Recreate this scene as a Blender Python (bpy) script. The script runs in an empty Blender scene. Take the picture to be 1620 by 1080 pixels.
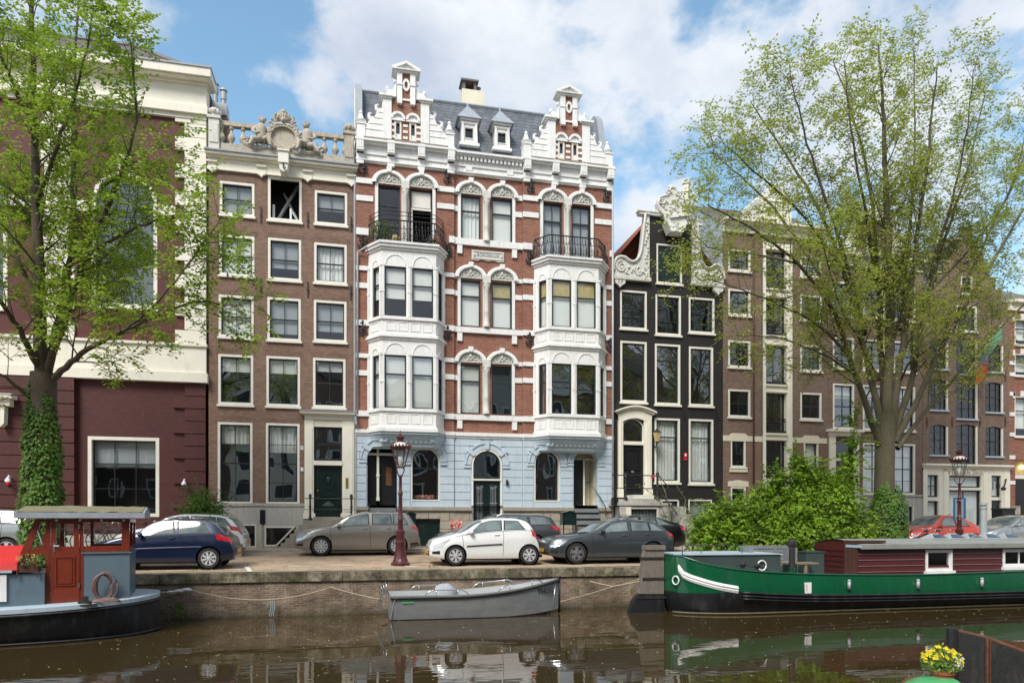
import bpy, bmesh, math, random
from mathutils import Vector, Matrix, noise
R = math.radians
rnd = random.Random(7)
SC = bpy.context.scene
COL = SC.collection
# ---------------------------------------------------------------- measured camera (photo grid 1620 x 1080)
F, A, CX, HY, CZ = 1100.0, R(12.7), 810.0, 825.0, 1.4
cA, sA = math.cos(A), math.sin(A)
FY = 30.0                       # distance of the row of facades
def X(px, Y=FY): return Y * math.tan(A + math.atan((px - CX) / F))
def T(px, Y=FY): return Y / (cA - (px - CX) / F * sA)
def Z(px, py, Y=FY): return CZ + (HY - py) / F * T(px, Y)
def street_z(y): return 0.035 * (y - 20.2)
# ---------------------------------------------------------------- mesh builder
class MB:
    def __init__(s, M=None):
        s.v = []; s.f = []; s.m = []; s.M = M; s.mi = 0
    def add(s, vs, fs):
        n = len(s.v)
        if s.M is not None: vs = [s.M @ Vector(p) for p in vs]
        s.v.extend([tuple(p) for p in vs]); s.f.extend([tuple(i + n for i in f) for f in fs]); s.m.extend([s.mi] * len(fs))
        return s
    def box(s, x0, x1, y0, y1, z0, z1):
        if x0 > x1: x0, x1 = x1, x0
        if y0 > y1: y0, y1 = y1, y0
        if z0 > z1: z0, z1 = z1, z0
        return s.add([(x0,y0,z0),(x1,y0,z0),(x1,y1,z0),(x0,y1,z0),(x0,y0,z1),(x1,y0,z1),(x1,y1,z1),(x0,y1,z1)],
              [(0,3,2,1),(4,5,6,7),(0,1,5,4),(1,2,6,5),(2,3,7,6),(3,0,4,7)])
    def quad(s, a, b, c, d): return s.add([a,b,c,d], [(0,1,2,3)])
    def prism(s, pts, y0, y1):
        """outline in x-z, extruded along y"""
        n = len(pts)
        vs = [(x, y0, z) for x, z in pts] + [(x, y1, z) for x, z in pts]
        fs = [tuple(range(n)), tuple(range(2*n-1, n-1, -1))] + [(i, i+n, (i+1) % n + n, (i+1) % n) for i in range(n)]
        return s.add(vs, fs)
    def slab(s, pts, z0, z1):
        """outline in x-y, extruded along z"""
        n = len(pts)
        vs = [(x, y, z0) for x, y in pts] + [(x, y, z1) for x, y in pts]
        fs = [tuple(range(n)), tuple(range(2*n-1, n-1, -1))] + [(i, i+n, (i+1) % n + n, (i+1) % n) for i in range(n)]
        return s.add(vs, fs)
    def xprism(s, pts, x0, x1):
        """outline in y-z, extruded along x"""
        n = len(pts)
        vs = [(x0, y, z) for y, z in pts] + [(x1, y, z) for y, z in pts]
        fs = [tuple(range(n)), tuple(range(2*n-1, n-1, -1))] + [(i, i+n, (i+1) % n + n, (i+1) % n) for i in range(n)]
        return s.add(vs, fs)
    def ring(s, a, b, y0, y1, closed=True):
        """frame between two outlines of equal length in x-z"""
        n = len(a); vs = []
        for (o, i_) in zip(a, b): vs += [(o[0],y0,o[1]),(i_[0],y0,i_[1]),(i_[0],y1,i_[1]),(o[0],y1,o[1])]
        fs = []
        for k in range(n if closed else n-1):
            p, q = 4*k, 4*((k+1) % n)
            for j in range(4): fs.append((p+j, q+j, q+(j+1) % 4, p+(j+1) % 4))
        if not closed: fs += [(0,1,2,3), (4*n-1,4*n-2,4*n-3,4*n-4)]
        return s.add(vs, fs)
    def tube(s, pts, r, n=6, cap=True):
        pts = [Vector(p) for p in pts]; m = len(pts)
        rs = r if isinstance(r, (list, tuple)) else [r]*m
        vs = []; up = None
        for i, p in enumerate(pts):
            d = (pts[min(i+1, m-1)] - pts[max(i-1, 0)])
            d = d.normalized() if d.length > 1e-9 else Vector((0,0,1))
            if up is None:
                up = Vector((0,0,1)) if abs(d.z) < .9 else Vector((1,0,0))
            a = d.cross(up)
            if a.length < 1e-6: a = d.orthogonal()
            a.normalize(); b = a.cross(d).normalized(); up = b
            for k in range(n):
                t = 2*math.pi*k/n
                vs.append(p + (a*math.cos(t) + b*math.sin(t))*rs[i])
        fs = [(i*n+k, i*n+(k+1) % n, (i+1)*n+(k+1) % n, (i+1)*n+k) for i in range(m-1) for k in range(n)]
        if cap: fs += [tuple(range(n-1,-1,-1)), tuple(range((m-1)*n, m*n))]
        return s.add(vs, fs)
    def lathe(s, prof, c=(0,0,0), n=12, axis='z', cap=True):
        vs = []
        for r, h in prof:
            for k in range(n):
                t = 2*math.pi*k/n
                if axis == 'z': vs.append((c[0]+r*math.cos(t), c[1]+r*math.sin(t), c[2]+h))
                elif axis == 'y': vs.append((c[0]+r*math.cos(t), c[1]+h, c[2]+r*math.sin(t)))
                else: vs.append((c[0]+h, c[1]+r*math.cos(t), c[2]+r*math.sin(t)))
        m = len(prof)
        fs = [(i*n+k, i*n+(k+1) % n, (i+1)*n+(k+1) % n, (i+1)*n+k) for i in range(m-1) for k in range(n)]
        if cap and prof[0][0] > 1e-4: fs.append(tuple(range(n-1,-1,-1)))
        if cap and prof[-1][0] > 1e-4: fs.append(tuple(range((m-1)*n, m*n)))
        return s.add(vs, fs)
    def ell(s, c, r, n=8, m=6):
        vs = []
        for i in range(m+1):
            ph = math.pi*i/m
            for k in range(n):
                t = 2*math.pi*k/n
                vs.append((c[0]+r[0]*math.sin(ph)*math.cos(t), c[1]+r[1]*math.sin(ph)*math.sin(t), c[2]-r[2]*math.cos(ph)))
        fs = [(i*n+k, i*n+(k+1) % n, (i+1)*n+(k+1) % n, (i+1)*n+k) for i in range(m) for k in range(n)]
        return s.add(vs, fs)
    def grid(s, rows, closed=False):
        n = len(rows[0]); vs = [p for r_ in rows for p in r_]
        fs = []
        for i in range(len(rows)-1):
            for k in range(n if closed else n-1):
                fs.append((i*n+k, i*n+(k+1) % n, (i+1)*n+(k+1) % n, (i+1)*n+k))
        return s.add(vs, fs)
    def build(s, name, mats, parent=None, smooth=None, fix=True, world=None):
        if not s.f: return None
        off = Vector((0,0,0))
        if parent is not None: off = ORG.get(root_of(parent).name, off)
        me = bpy.data.meshes.new(name)
        me.from_pydata([(x-off.x, y-off.y, z-off.z) for x, y, z in s.v], [], s.f)
        if not isinstance(mats, (list, tuple)): mats = [mats]
        for m in mats: me.materials.append(m)
        if len(mats) > 1: me.polygons.foreach_set('material_index', s.m)
        if fix:
            bm = bmesh.new(); bm.from_mesh(me); bmesh.ops.recalc_face_normals(bm, faces=bm.faces); bm.to_mesh(me); bm.free()
        if smooth:
            me.polygons.foreach_set('use_smooth', [True]*len(me.polygons))
            if smooth is not True: me.set_sharp_from_angle(angle=R(smooth))
        me.update()
        o = bpy.data.objects.new(name, me); COL.objects.link(o)
        if parent is not None: o.parent = parent
        return o
ORG = {}
def root_of(o):
    while o.parent is not None: o = o.parent
    return o
def tag(o, label, cat, group=None, kind=None):
    if label: o['label'] = label
    if cat: o['category'] = cat
    if group: o['group'] = group
    if kind: o['kind'] = kind
    return o
def thing(name, label, cat, loc=(0,0,0), group=None, rz=0, local=False):
    """Empty at the thing's base. local=False: its parts are given in world metres and shifted to the base"""
    o = bpy.data.objects.new(name, None); COL.objects.link(o)
    o.location = loc; o.rotation_euler = (0,0,rz); o.empty_display_size = .3
    ORG[o.name] = Vector((0,0,0)) if local else Vector(loc)
    return tag(o, label, cat, group)
def single(mb, name, mats, label, cat, group=None, smooth=None, kind=None, base=None):
    """a thing that is one mesh, its origin at its base"""
    xs = [p[0] for p in mb.v]; ys = [p[1] for p in mb.v]; zs = [p[2] for p in mb.v]
    b = base or ((min(xs)+max(xs))/2, (min(ys)+max(ys))/2, min(zs))
    mb.v = [(x-b[0], y-b[1], z-b[2]) for x, y, z in mb.v]
    o = mb.build(name, mats, None, smooth); o.location = b
    return tag(o, label, cat, group, kind)
def copy_tree(o, parent=None):
    c = o.copy(); COL.objects.link(c)
    c.parent = parent
    for ch in [x for x in bpy.data.objects if x.parent is o]: copy_tree(ch, c)
    return c
def frame(x, y, phi=0):
    return Matrix.Translation((x, y, 0)) @ Matrix.Rotation(phi, 4, 'Z')
FR = frame(0, FY)
def outline(x0, x1, z0, z1, rise=0, n=12):
    """window outline, arched over its top by rise"""
    if rise <= 0: return [(x0,z0),(x1,z0),(x1,z1),(x0,z1)]
    w = (x1-x0)/2; cx = (x0+x1)/2; zs = z1-rise
    pts = [(x0,z0),(x1,z0)]
    if rise >= w*.98:
        for k in range(n+1):
            t = math.pi*k/n; pts.append((cx+w*math.cos(t), zs+rise*math.sin(t)))
    else:
        Rr = (w*w+rise*rise)/(2*rise); th = math.asin(w/Rr)
        for k in range(n+1):
            t = th - 2*th*k/n; pts.append((cx+Rr*math.sin(t), z1-Rr+Rr*math.cos(t)))
    return pts
def inset(x0, x1, z0, z1, rise, d, db=None):
    db = d if db is None else db
    r2 = rise if rise <= 0 else (rise-d if rise >= (x1-x0)/2*.98 else rise*.9)
    return outline(x0+d, x1-d, z0+db, z1-d, r2)
def wall(mb, x0, x1, z0, z1, ops, depth=.18, y=0.0):
    """sheet of wall at local depth y with real openings and reveals; ops: (x0,x1,z0,z1[,rise])"""
    xs = sorted({x0, x1} | {min(max(v, x0), x1) for o in ops for v in o[:2]})
    zs = sorted({z0, z1} | {min(max(v, z0), z1) for o in ops for v in o[2:4]})
    for i in range(len(xs)-1):
        k0 = None
        for k in range(len(zs)):
            solid = False
            if k < len(zs)-1:
                cx, cz = (xs[i]+xs[i+1])/2, (zs[k]+zs[k+1])/2
                solid = not any(o[0] < cx < o[1] and o[2] < cz < o[3] for o in ops)
            if solid and k0 is None: k0 = k
            if not solid and k0 is not None:
                mb.quad((xs[i],y,zs[k0]),(xs[i+1],y,zs[k0]),(xs[i+1],y,zs[k]),(xs[i],y,zs[k])); k0 = None
    for o in ops:
        rise = o[4] if len(o) > 4 else 0
        pts = outline(o[0], o[1], max(o[2], z0), o[3], rise)
        n = len(pts)
        for k in range(n):
            a, b = pts[k], pts[(k+1) % n]
            mb.quad((a[0],y,a[1]),(b[0],y,b[1]),(b[0],y+depth,b[1]),(a[0],y+depth,a[1]))
        if rise > 0:
            arc = pts[2:]
            for a, b in zip(arc, arc[1:]):
                if abs(a[0]-b[0]) > 1e-5: mb.quad((a[0],y,a[1]),(b[0],y,b[1]),(b[0],y,o[3]),(a[0],y,o[3]))
    return mb
def rect(px0, py0, px1, py1, Y=FY, rise=0):
    """window rectangle on the facade plane from its corners on the photo"""
    c = (px0+px1)/2
    return (X(px0,Y), X(px1,Y), Z(c,py1,Y), Z(c,py0,Y)) + ((rise,) if rise else ())
def window(parent, fr, o, fw=.09, fmat=None, smat=None, sash=.045, nx=1, nz=(.5,), rail=.05, blind=0, bmat=None, gmat=None,
           sill=True, yf=-.015, yd=.14, name='window', label=None, sillm=None, opened=False, top_nx=None, sash_up=0):
    """white casing > dark sash with bars, pane, blind, sill"""
    fmat = fmat or M['trim']; smat = smat or M['sash']; gmat = gmat or M['pane']
    x0, x1, z0, z1 = o[:4]; rise = o[4] if len(o) > 4 else 0
    m = MB(fr)
    if fw > 0:
        m.ring(outline(x0,x1,z0,z1,rise), inset(x0,x1,z0,z1,rise,fw), yf, yd-.02)
    w = m.build(name, fmat, parent) if fw > 0 else None
    a = (x0+fw, x1-fw, z0+fw, z1-fw); r2 = 0 if rise <= 0 else (rise-fw if rise >= (x1-x0)/2*.98 else rise*.9)
    s = MB(fr); ys = yd-.075
    s.ring(outline(*a, r2), inset(*a, r2, sash), ys, yd)
    h = a[3]-a[2]; wd = a[1]-a[0]
    bw = .022
    zc = [a[2]+h*q for q in nz]
    for i, zz in enumerate(zc):
        t = rail if i == 0 else bw
        s.box(a[0]+sash, a[1]-sash, ys+.01, yd-.005, zz-t/2, zz+t/2)
    for i in range(1, nx):
        xx = a[0]+wd*i/nx
        s.box(xx-bw/2, xx+bw/2, ys+.015, yd-.01, a[2]+sash*.5, a[3]-sash*.5 if not rise else a[3]-r2*.12-sash)
    if w is None:
        w = s.build(name, smat, parent)
    else:
        s.build('sash', smat, w)
    if label: w['label'] = label
    if not opened:
        g = MB(fr); q = inset(*a, r2, sash*.5)
        g.add([(p[0], yd-.03, p[1]) for p in q], [tuple(range(len(q)))]); g.build('pane', gmat, w, fix=False)
    if blind:
        b = MB(fr); zb = a[3]-h*blind
        if bmat is M['curtain']:
            k = max(6, int(wd/.06)); rows = []
            for zz in (zb, a[3]-.02-(r2*.5 if rise else 0)):
                rows.append([(a[0]+.03+(wd-.06)*i/k, yd+.09+.03*math.sin(i*2.2)+.01*math.sin(i*5), zz) for i in range(k+1)])
            b.grid(rows)
        else:
            zt = a[3]-.01-(r2*.55 if rise else 0)
            b.box(a[0]+.02, a[1]-.02, yd+.04, yd+.05, zb, zt); b.box(a[0]+.02, a[1]-.02, yd+.035, yd+.055, zb-.02, zb+.012)
        b.build('blind' if bmat is not M['curtain'] else 'curtain', bmat or M['blind'], w)
    if sill:
        q = MB(fr); q.box(x0-.05, x1+.05, yf-.07, yd-.02, z0-.09, z0-.004); q.build('sill', sillm or fmat, w)
    return w
def catmull(pts, x):
    """monotone interpolation of (x, z) points"""
    if x <= pts[0][0]: return pts[0][1]
    if x >= pts[-1][0]: return pts[-1][1]
    for i in range(len(pts)-1):
        if pts[i][0] <= x <= pts[i+1][0]: break
    p1, p2 = pts[i], pts[i+1]; p0 = pts[max(i-1,0)]; p3 = pts[min(i+2,len(pts)-1)]
    h = p2[0]-p1[0]; t = (x-p1[0])/h
    d = (p2[1]-p1[1])/h
    def sl(a, b, c):
        s1 = (b[1]-a[1])/max(b[0]-a[0],1e-6); s2 = (c[1]-b[1])/max(c[0]-b[0],1e-6)
        return 0 if s1*s2 <= 0 else 2*s1*s2/(s1+s2)
    m1 = sl(p0,p1,p2) if i > 0 else d; m2 = sl(p1,p2,p3) if i < len(pts)-2 else d
    return (2*t**3-3*t*t+1)*p1[1] + (t**3-2*t*t+t)*h*m1 + (-2*t**3+3*t*t)*p2[1] + (t**3-t*t)*h*m2
def scroll(cx, cz, r, turns=1.5, s=1, a0=0, y=0, th=.03, mb=None, n=22):
    pts = []
    for i in range(n+1):
        t = i/n; rr = r*(1-t*.85); an = a0 + s*turns*2*math.pi*t
        pts.append((cx+rr*math.cos(an), y, cz+rr*math.sin(an)))
    mb.tube(pts, [th*(1-.5*i/n) for i in range(n+1)], 5)
def text_mesh(body, size, name, mat, parent, loc, rz=0, ext=.004, rx=math.pi/2, ry=0, align='CENTER'):
    cu = bpy.data.curves.new(name, 'FONT'); cu.body = body; cu.size = size; cu.extrude = ext
    cu.align_x = align; cu.align_y = 'CENTER'
    o = bpy.data.objects.new('tmp', cu); COL.objects.link(o)
    dg = bpy.context.evaluated_depsgraph_get(); dg.update()
    me = bpy.data.meshes.new_from_object(o.evaluated_get(dg)); bpy.data.objects.remove(o); bpy.data.curves.remove(cu)
    me.name = name; me.materials.clear(); me.materials.append(mat)
    off = ORG.get(root_of(parent).name, Vector((0,0,0))) if parent is not None else Vector((0,0,0))
    Mx = Matrix.Translation(Vector(loc)-off) @ Matrix.Rotation(rz,4,'Z') @ Matrix.Rotation(rx,4,'X') @ Matrix.Rotation(ry,4,'Y')
    me.transform(Mx)
    t = bpy.data.objects.new(name, me); COL.objects.link(t); t.parent = parent
    return t
# ---------------------------------------------------------------- materials
M = {}
class NT:
    def __init__(s, name):
        m = bpy.data.materials.new(name); m.use_nodes = True; s.m = m; s.t = m.node_tree; s.t.nodes.clear()
        s.out = s.n('ShaderNodeOutputMaterial'); s.p = s.n('ShaderNodeBsdfPrincipled'); s.l(s.p, 0, s.out, 0)
        tc = s.n('ShaderNodeTexCoord'); s.co = tc.outputs['Object']
    def n(s, k, **kw):
        n = s.t.nodes.new(k)
        for a, v in kw.items(): setattr(n, a, v)
        return n
    def l(s, a, i, b, j):
        s.t.links.new(a.outputs[i] if not isinstance(a, bpy.types.NodeSocket) else a, b.inputs[j])
    def noise(s, scale, detail=4, rough=.55, vec=None, stretch=None):
        v = vec or s.co
        if stretch:
            mp = s.n('ShaderNodeMapping'); mp.inputs['Scale'].default_value = stretch; s.l(v, 0, mp, 0); v = mp.outputs[0]
        n = s.n('ShaderNodeTexNoise'); n.inputs['Scale'].default_value = scale; n.inputs['Detail'].default_value = detail
        n.inputs['Roughness'].default_value = rough; s.l(v, 0, n, 'Vector'); return n.outputs['Fac']
    def ramp(s, f, stops):
        r = s.n('ShaderNodeValToRGB'); e = r.color_ramp.elements
        while len(e) > 1: e.remove(e[-1])
        for i, (p, c) in enumerate(stops):
            if i == 0: x = e[0]; x.position = p
            else: x = e.new(p)
            x.color = (*c, 1) if len(c) == 3 else c
        s.l(f, 0, r, 0); return r.outputs[0]
    def mix(s, f, a, b, mode='MIX'):
        x = s.n('ShaderNodeMix', data_type='RGBA', blend_type=mode)
        for sock, v in ((x.inputs[0], f), (x.inputs[6], a), (x.inputs[7], b)):
            if isinstance(v, bpy.types.NodeSocket): s.t.links.new(v, sock)
            elif isinstance(v, (int, float)): sock.default_value = v
            else: sock.default_value = (*v, 1)
        return x.outputs[2]
    def col(s, v):
        if isinstance(v, bpy.types.NodeSocket): s.t.links.new(v, s.p.inputs['Base Color'])
        else: s.p.inputs['Base Color'].default_value = (*v, 1)
    def bump(s, h, strength=.3, dist=.02, prev=None):
        b = s.n('ShaderNodeBump'); b.inputs['Strength'].default_value = strength; b.inputs['Distance'].default_value = dist
        s.l(h, 0, b, 'Height')
        if prev is not None: s.l(prev, 0, b, 'Normal')
        s.l(b, 0, s.p, 'Normal'); return b.outputs[0]
    def done(s, key, rough=.6, metal=0, spec=.5, coat=0):
        s.p.inputs['Roughness'].default_value = rough; s.p.inputs['Metallic'].default_value = metal
        s.p.inputs['Specular IOR Level'].default_value = spec; s.p.inputs['Coat Weight'].default_value = coat
        s.p.inputs['Coat Roughness'].default_value = .04
        M[key] = s.m; return s.m
def mul(c, k): return tuple(min(1, x*k) for x in c)
def plain(key, c, rough=.6, metal=0, var=.18, sc=3, fine=.08, fsc=40, bump=0, spec=.5, coat=0, dirt=None, stretch=None):
    t = NT(key); f = t.noise(sc, 5, .6, stretch=stretch); f2 = t.noise(fsc, 3, .6)
    k = t.ramp(f, [(.3, mul(c, 1-var)), (.7, mul(c, 1+var*.5))])
    k2 = t.mix(fine*4, k, t.ramp(f2, [(.35, mul(c, 1-fine*3)), (.65, mul(c, 1+fine))]))
    if dirt:
        d = t.noise(1.7, 6, .7, stretch=(3.5, 3.5, .7)); k2 = t.mix(t.ramp(d, [(.52, (0,0,0)), (.78, (dirt[1],)*3)]), k2, dirt[0])
    t.col(k2)
    if bump: t.bump(f2, bump, .01)
    return t.done(key, rough, metal, spec, coat)
def brick(key, c1, c2, mortar, w=.22, h=.068, ms=.011, stain=None, rough=.85, paint=False, bias=0):
    t = NT(key); sp = t.n('ShaderNodeSeparateXYZ'); t.l(t.co, 0, sp, 0)
    ad = t.n('ShaderNodeMath', operation='ADD'); t.l(sp, 0, ad, 0); t.l(sp, 1, ad, 1)
    cb = t.n('ShaderNodeCombineXYZ'); t.l(ad, 0, cb, 0); t.l(sp, 2, cb, 1)
    b = t.n('ShaderNodeTexBrick'); t.l(cb, 0, b, 'Vector')
    b.inputs['Scale'].default_value = 1; b.inputs['Brick Width'].default_value = w; b.inputs['Row Height'].default_value = h
    b.inputs['Mortar Size'].default_value = ms; b.inputs['Mortar Smooth'].default_value = .3; b.inputs['Bias'].default_value = bias
    b.inputs['Color1'].default_value = (*c1, 1); b.inputs['Color2'].default_value = (*c2, 1); b.inputs['Mortar'].default_value = (*mortar, 1)
    big = t.noise(.55, 6, .65); c = t.mix(t.ramp(big, [(.3,(0,0,0)),(.75,(.55,)*3)]), b.outputs['Color'], mul(c1, .62))
    md = t.noise(6, 5, .7); c = t.mix(t.ramp(md, [(.45,(0,0,0)),(.8,(.4,)*3)]), c, mul(c2, 1.35))
    if stain:
        s2 = t.noise(1.1, 8, .72, stretch=(1,1,.7)); c = t.mix(t.ramp(s2, [(stain[1],(0,0,0)),(stain[1]+.1,(.8,)*3)]), c, stain[0])
    t.col(c)
    if not paint:
        inv = t.n('ShaderNodeMath', operation='SUBTRACT'); inv.inputs[0].default_value = 1; t.l(b, 'Fac', inv, 1)
        p = t.bump(inv.outputs[0], .6, .008); t.bump(t.noise(60, 3), .25, .006, p)
    else:
        inv = t.n('ShaderNodeMath', operation='SUBTRACT'); inv.inputs[0].default_value = 1; t.l(b, 'Fac', inv, 1)
        p = t.bump(inv.outputs[0], .5, .006); t.bump(t.noise(18, 3), .3, .008, p)
    return t.done(key, rough)
def glass(key, tint=(.92,.95,.94), refl=.09, wav=.35, sc=1.6, body=None):
    """window pane: fresnel reflection, wavy like old glass, over a clear or dark body"""
    t = NT(key); t.t.nodes.remove(t.p)
    tr = t.n('ShaderNodeBsdfTransparent'); tr.inputs[0].default_value = (*tint, 1)
    gl = t.n('ShaderNodeBsdfGlossy'); gl.inputs['Roughness'].default_value = .015; gl.inputs[0].default_value = (.95,.97,1,1)
    lw = t.n('ShaderNodeLayerWeight'); lw.inputs[0].default_value = .5
    pw = t.n('ShaderNodeMath', operation='POWER'); t.l(lw, 'Facing', pw, 0); pw.inputs[1].default_value = 4
    ma = t.n('ShaderNodeMath', operation='MULTIPLY_ADD'); t.l(pw, 0, ma, 0); ma.inputs[1].default_value = 1-refl; ma.inputs[2].default_value = refl
    bp = t.n('ShaderNodeBump'); bp.inputs['Strength'].default_value = wav; bp.inputs['Distance'].default_value = .02
    t.l(t.noise(sc, 1.5, .4, stretch=(1,1,.6)), 0, bp, 'Height'); t.l(bp, 0, gl, 'Normal')
    mx = t.n('ShaderNodeMixShader'); t.l(ma, 0, mx, 0); t.l(tr, 0, mx, 1); t.l(gl, 0, mx, 2); t.l(mx, 0, t.out, 0)
    M[key] = t.m
def leafm(key, c1, c2, tr=.4, c3=None):
    t = NT(key); t.t.nodes.remove(t.p)
    f = t.noise(1.3, 3); f2 = t.noise(23, 2)
    c = t.mix(t.ramp(f2, [(.35,(0,0,0)),(.65,(1,1,1))]), c1, c2)
    c = t.mix(t.ramp(f, [(.35,(0,0,0)),(.65,(.6,.6,.6))]), c, c3 or mul(c1, .7))
    d = t.n('ShaderNodeBsdfPrincipled'); t.l(c, 0, d, 'Base Color'); d.inputs['Roughness'].default_value = .5; d.inputs['Specular IOR Level'].default_value = .35
    tl = t.n('ShaderNodeBsdfTranslucent'); t.l(t.mix(.35, c, (.35,.5,.03)), 0, tl, 0)
    mx = t.n('ShaderNodeMixShader'); mx.inputs[0].default_value = tr; t.l(d, 0, mx, 1); t.l(tl, 0, mx, 2); t.l(mx, 0, t.out, 0)
    M[key] = t.m

plain('trim', (.78,.75,.66), .5, var=.10, sc=2, dirt=((.42,.38,.30), .35))
plain('white', (.82,.815,.79), .5, var=.08, sc=2, dirt=((.42,.40,.36), .6))
plain('cream', (.72,.67,.52), .6, var=.1, sc=1.2, dirt=((.45,.4,.3), .4))
plain('creamlight', (.80,.765,.65), .6, var=.08, sc=1.2, dirt=((.5,.45,.35), .35))
plain('stone', (.36,.32,.26), .85, var=.35, sc=4, fine=.12, fsc=30, bump=.5, dirt=((.14,.12,.09), .7))
plain('carved', (.50,.445,.36), .85, var=.35, sc=5, fine=.14, fsc=25, bump=.6, dirt=((.20,.17,.12), .85))
plain('whitecarved', (.66,.645,.59), .7, var=.12, sc=6, fine=.1, fsc=30, bump=.4, dirt=((.4,.37,.3), .4))
plain('limestone', (.47,.45,.41), .8, var=.22, sc=2.5, fine=.1, bump=.2, dirt=((.22,.20,.17), .6), stretch=(2.5,2.5,.5))
plain('bluestone', (.20,.21,.22), .75, var=.25, sc=3, bump=.2)
plain('blue', (.50,.59,.655), .6, var=.07, sc=1.5, dirt=((.30,.35,.37), .55))
plain('sash', (.022,.03,.032), .4, var=.2)
plain('darkgreen', (.006,.020,.017), .3, var=.25, coat=.4)
plain('blackpaint', (.012,.012,.014), .35, var=.3)
plain('iron', (.02,.02,.022), .5, var=.3, bump=.1)
plain('lead', (.33,.36,.39), .55, var=.2, sc=3, dirt=((.16,.17,.18), .5))
plain('zinc', (.42,.44,.45), .5, .2, var=.2)
plain('interior', (.045,.042,.04), .9, var=.5, sc=1.1)
plain('blind', (.8,.8,.76), .9, var=.05)
plain('blindgrey', (.34,.36,.38), .9, var=.05)
plain('curtain', (.8,.8,.78), .9, var=.08)
plain('amberglass', (.55,.42,.16), .3, var=.35, sc=9)
plain('terracotta', (.42,.14,.06), .8, var=.2)
plain('wood', (.24,.18,.12), .8, var=.3, sc=4, stretch=(6,6,1), bump=.3)
plain('oldwood', (.20,.17,.14), .85, var=.4, sc=6, stretch=(7,7,.6), bump=.6, fine=.12, dirt=((.06,.05,.04),.6))
plain('redwood', (.20,.035,.018), .28, var=.3, sc=5, stretch=(7,7,.8), coat=.35)
plain('bargered', (.082,.011,.013), .45, var=.2, sc=3, stretch=(.6,.6,5))
plain('plankglint', (.34,.24,.23), .6)
plain('brownwood', (.085,.032,.02), .6, var=.4, sc=4, stretch=(9,9,.6))
plain('greyblue', (.115,.165,.20), .45, var=.12, sc=2, dirt=((.10,.10,.09),.35))
plain('deckblue', (.42,.50,.56), .5, var=.1, sc=2, dirt=((.2,.2,.18),.5))
plain('hullblack', (.016,.017,.020), .42, var=.5, sc=2, stretch=(1.5,1.5,.35), dirt=((.12,.12,.11), .45))
plain('hullgreen', (.003,.082,.032), .16, var=.2, sc=1.4, coat=.8, dirt=((.05,.13,.08), .3))
plain('darkgreygreen', (.05,.07,.065), .45, var=.15, sc=2)
plain('fenderwhite', (.80,.79,.76), .45, var=.08, dirt=((.4,.38,.33), .4))
plain('algae', (.13,.115,.06), .8, var=.4, sc=6)
plain('roofgrey', (.26,.265,.245), .85, var=.25, sc=2.5, fine=.1, bump=.3, dirt=((.16,.15,.10), .6))
plain('moss', (.23,.205,.12), .95, var=.45, sc=7, fine=.14, bump=.7)
plain('redcanvas', (.62,.025,.025), .6, var=.15, sc=4)
plain('alu', (.52,.53,.53), .4, .3, var=.2, sc=3, stretch=(.5,.5,4))
plain('aludark', (.30,.31,.31), .42, .3, var=.25, sc=2, stretch=(.8,.8,3), dirt=((.14,.14,.13), .5))
plain('steel', (.62,.63,.64), .25, .9, var=.1)
plain('rope', (.42,.36,.26), .9, var=.25, sc=20)
plain('cable', (.26,.16,.15), .7, var=.3)
plain('cover', (.36,.38,.40), .8, var=.15, sc=6)
plain('rust', (.14,.055,.025), .85, var=.5, sc=6, bump=.5)
plain('blacksteel', (.028,.027,.026), .55, var=.6, sc=3, stretch=(2.5,2.5,.6), fine=.15, dirt=((.13,.12,.10), .5), bump=.3)
plain('lampred', (.085,.018,.02), .42, var=.25, sc=5, fine=.15, bump=.15)
plain('crownwhite', (.72,.66,.62), .5, var=.1)
plain('tyre', (.018,.018,.018), .8, var=.2, bump=.2)
plain('rim', (.62,.63,.64), .3, .25, var=.05)
plain('rimdark', (.20,.20,.21), .35, .3, var=.05)
plain('trimblack', (.015,.015,.016), .5, var=.1)
plain('plate', (.72,.38,.02), .5, var=.05)
plain('headlamp', (.62,.66,.68), .08, .3, var=.25, sc=14, coat=1)
plain('taillamp', (.50,.012,.012), .12, var=.25, sc=10, coat=1)
plain('bark', (.105,.085,.06), .95, var=.45, sc=5, fine=.15, fsc=22, bump=.9, stretch=(3,3,.5), dirt=((.10,.12,.05), .5))
plain('barkgreen', (.115,.10,.06), .95, var=.4, sc=4, fine=.15, fsc=22, bump=.9, stretch=(3,3,.5), dirt=((.09,.12,.04), .6))
plain('flagcloth', (.5,.3,.5), .7)
plain('redsign', (.55,.02,.05), .4)
plain('bluesign', (.02,.12,.30), .4)
plain('greysign', (.30,.33,.36), .4)
plain('brass', (.55,.38,.08), .3, .8)
plain('porcelain', (.8,.8,.8), .3)
plain('yellowflower', (.80,.62,.02), .6, var=.25, sc=30)
plain('pinkflower', (.75,.30,.26), .7, var=.3, sc=30)
plain('whiteflower', (.8,.78,.7), .6)
plain('leaffleck', (.50,.47,.22), .6, var=.5, sc=9)
plain('rooftile', (.17,.15,.14), .7, var=.35, sc=3, fine=.12, bump=.2)
plain('lampamber', (.55,.42,.20), .3, var=.1)
plain('yellowgreen', (.30,.42,.10), .6)
plain('cargreen', (.10,.42,.16), .35, coat=.6)
brick('brickbrown', (.19,.100,.066), (.29,.168,.118), (.19,.165,.135), stain=((.38,.34,.29), .66))
brick('brickred', (.215,.054,.031), (.35,.135,.08), (.30,.24,.19), stain=((.14,.04,.03), .7))
brick('brickdarkred', (.092,.018,.014), (.118,.024,.019), (.066,.013,.011), paint=True, rough=.65)
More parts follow.
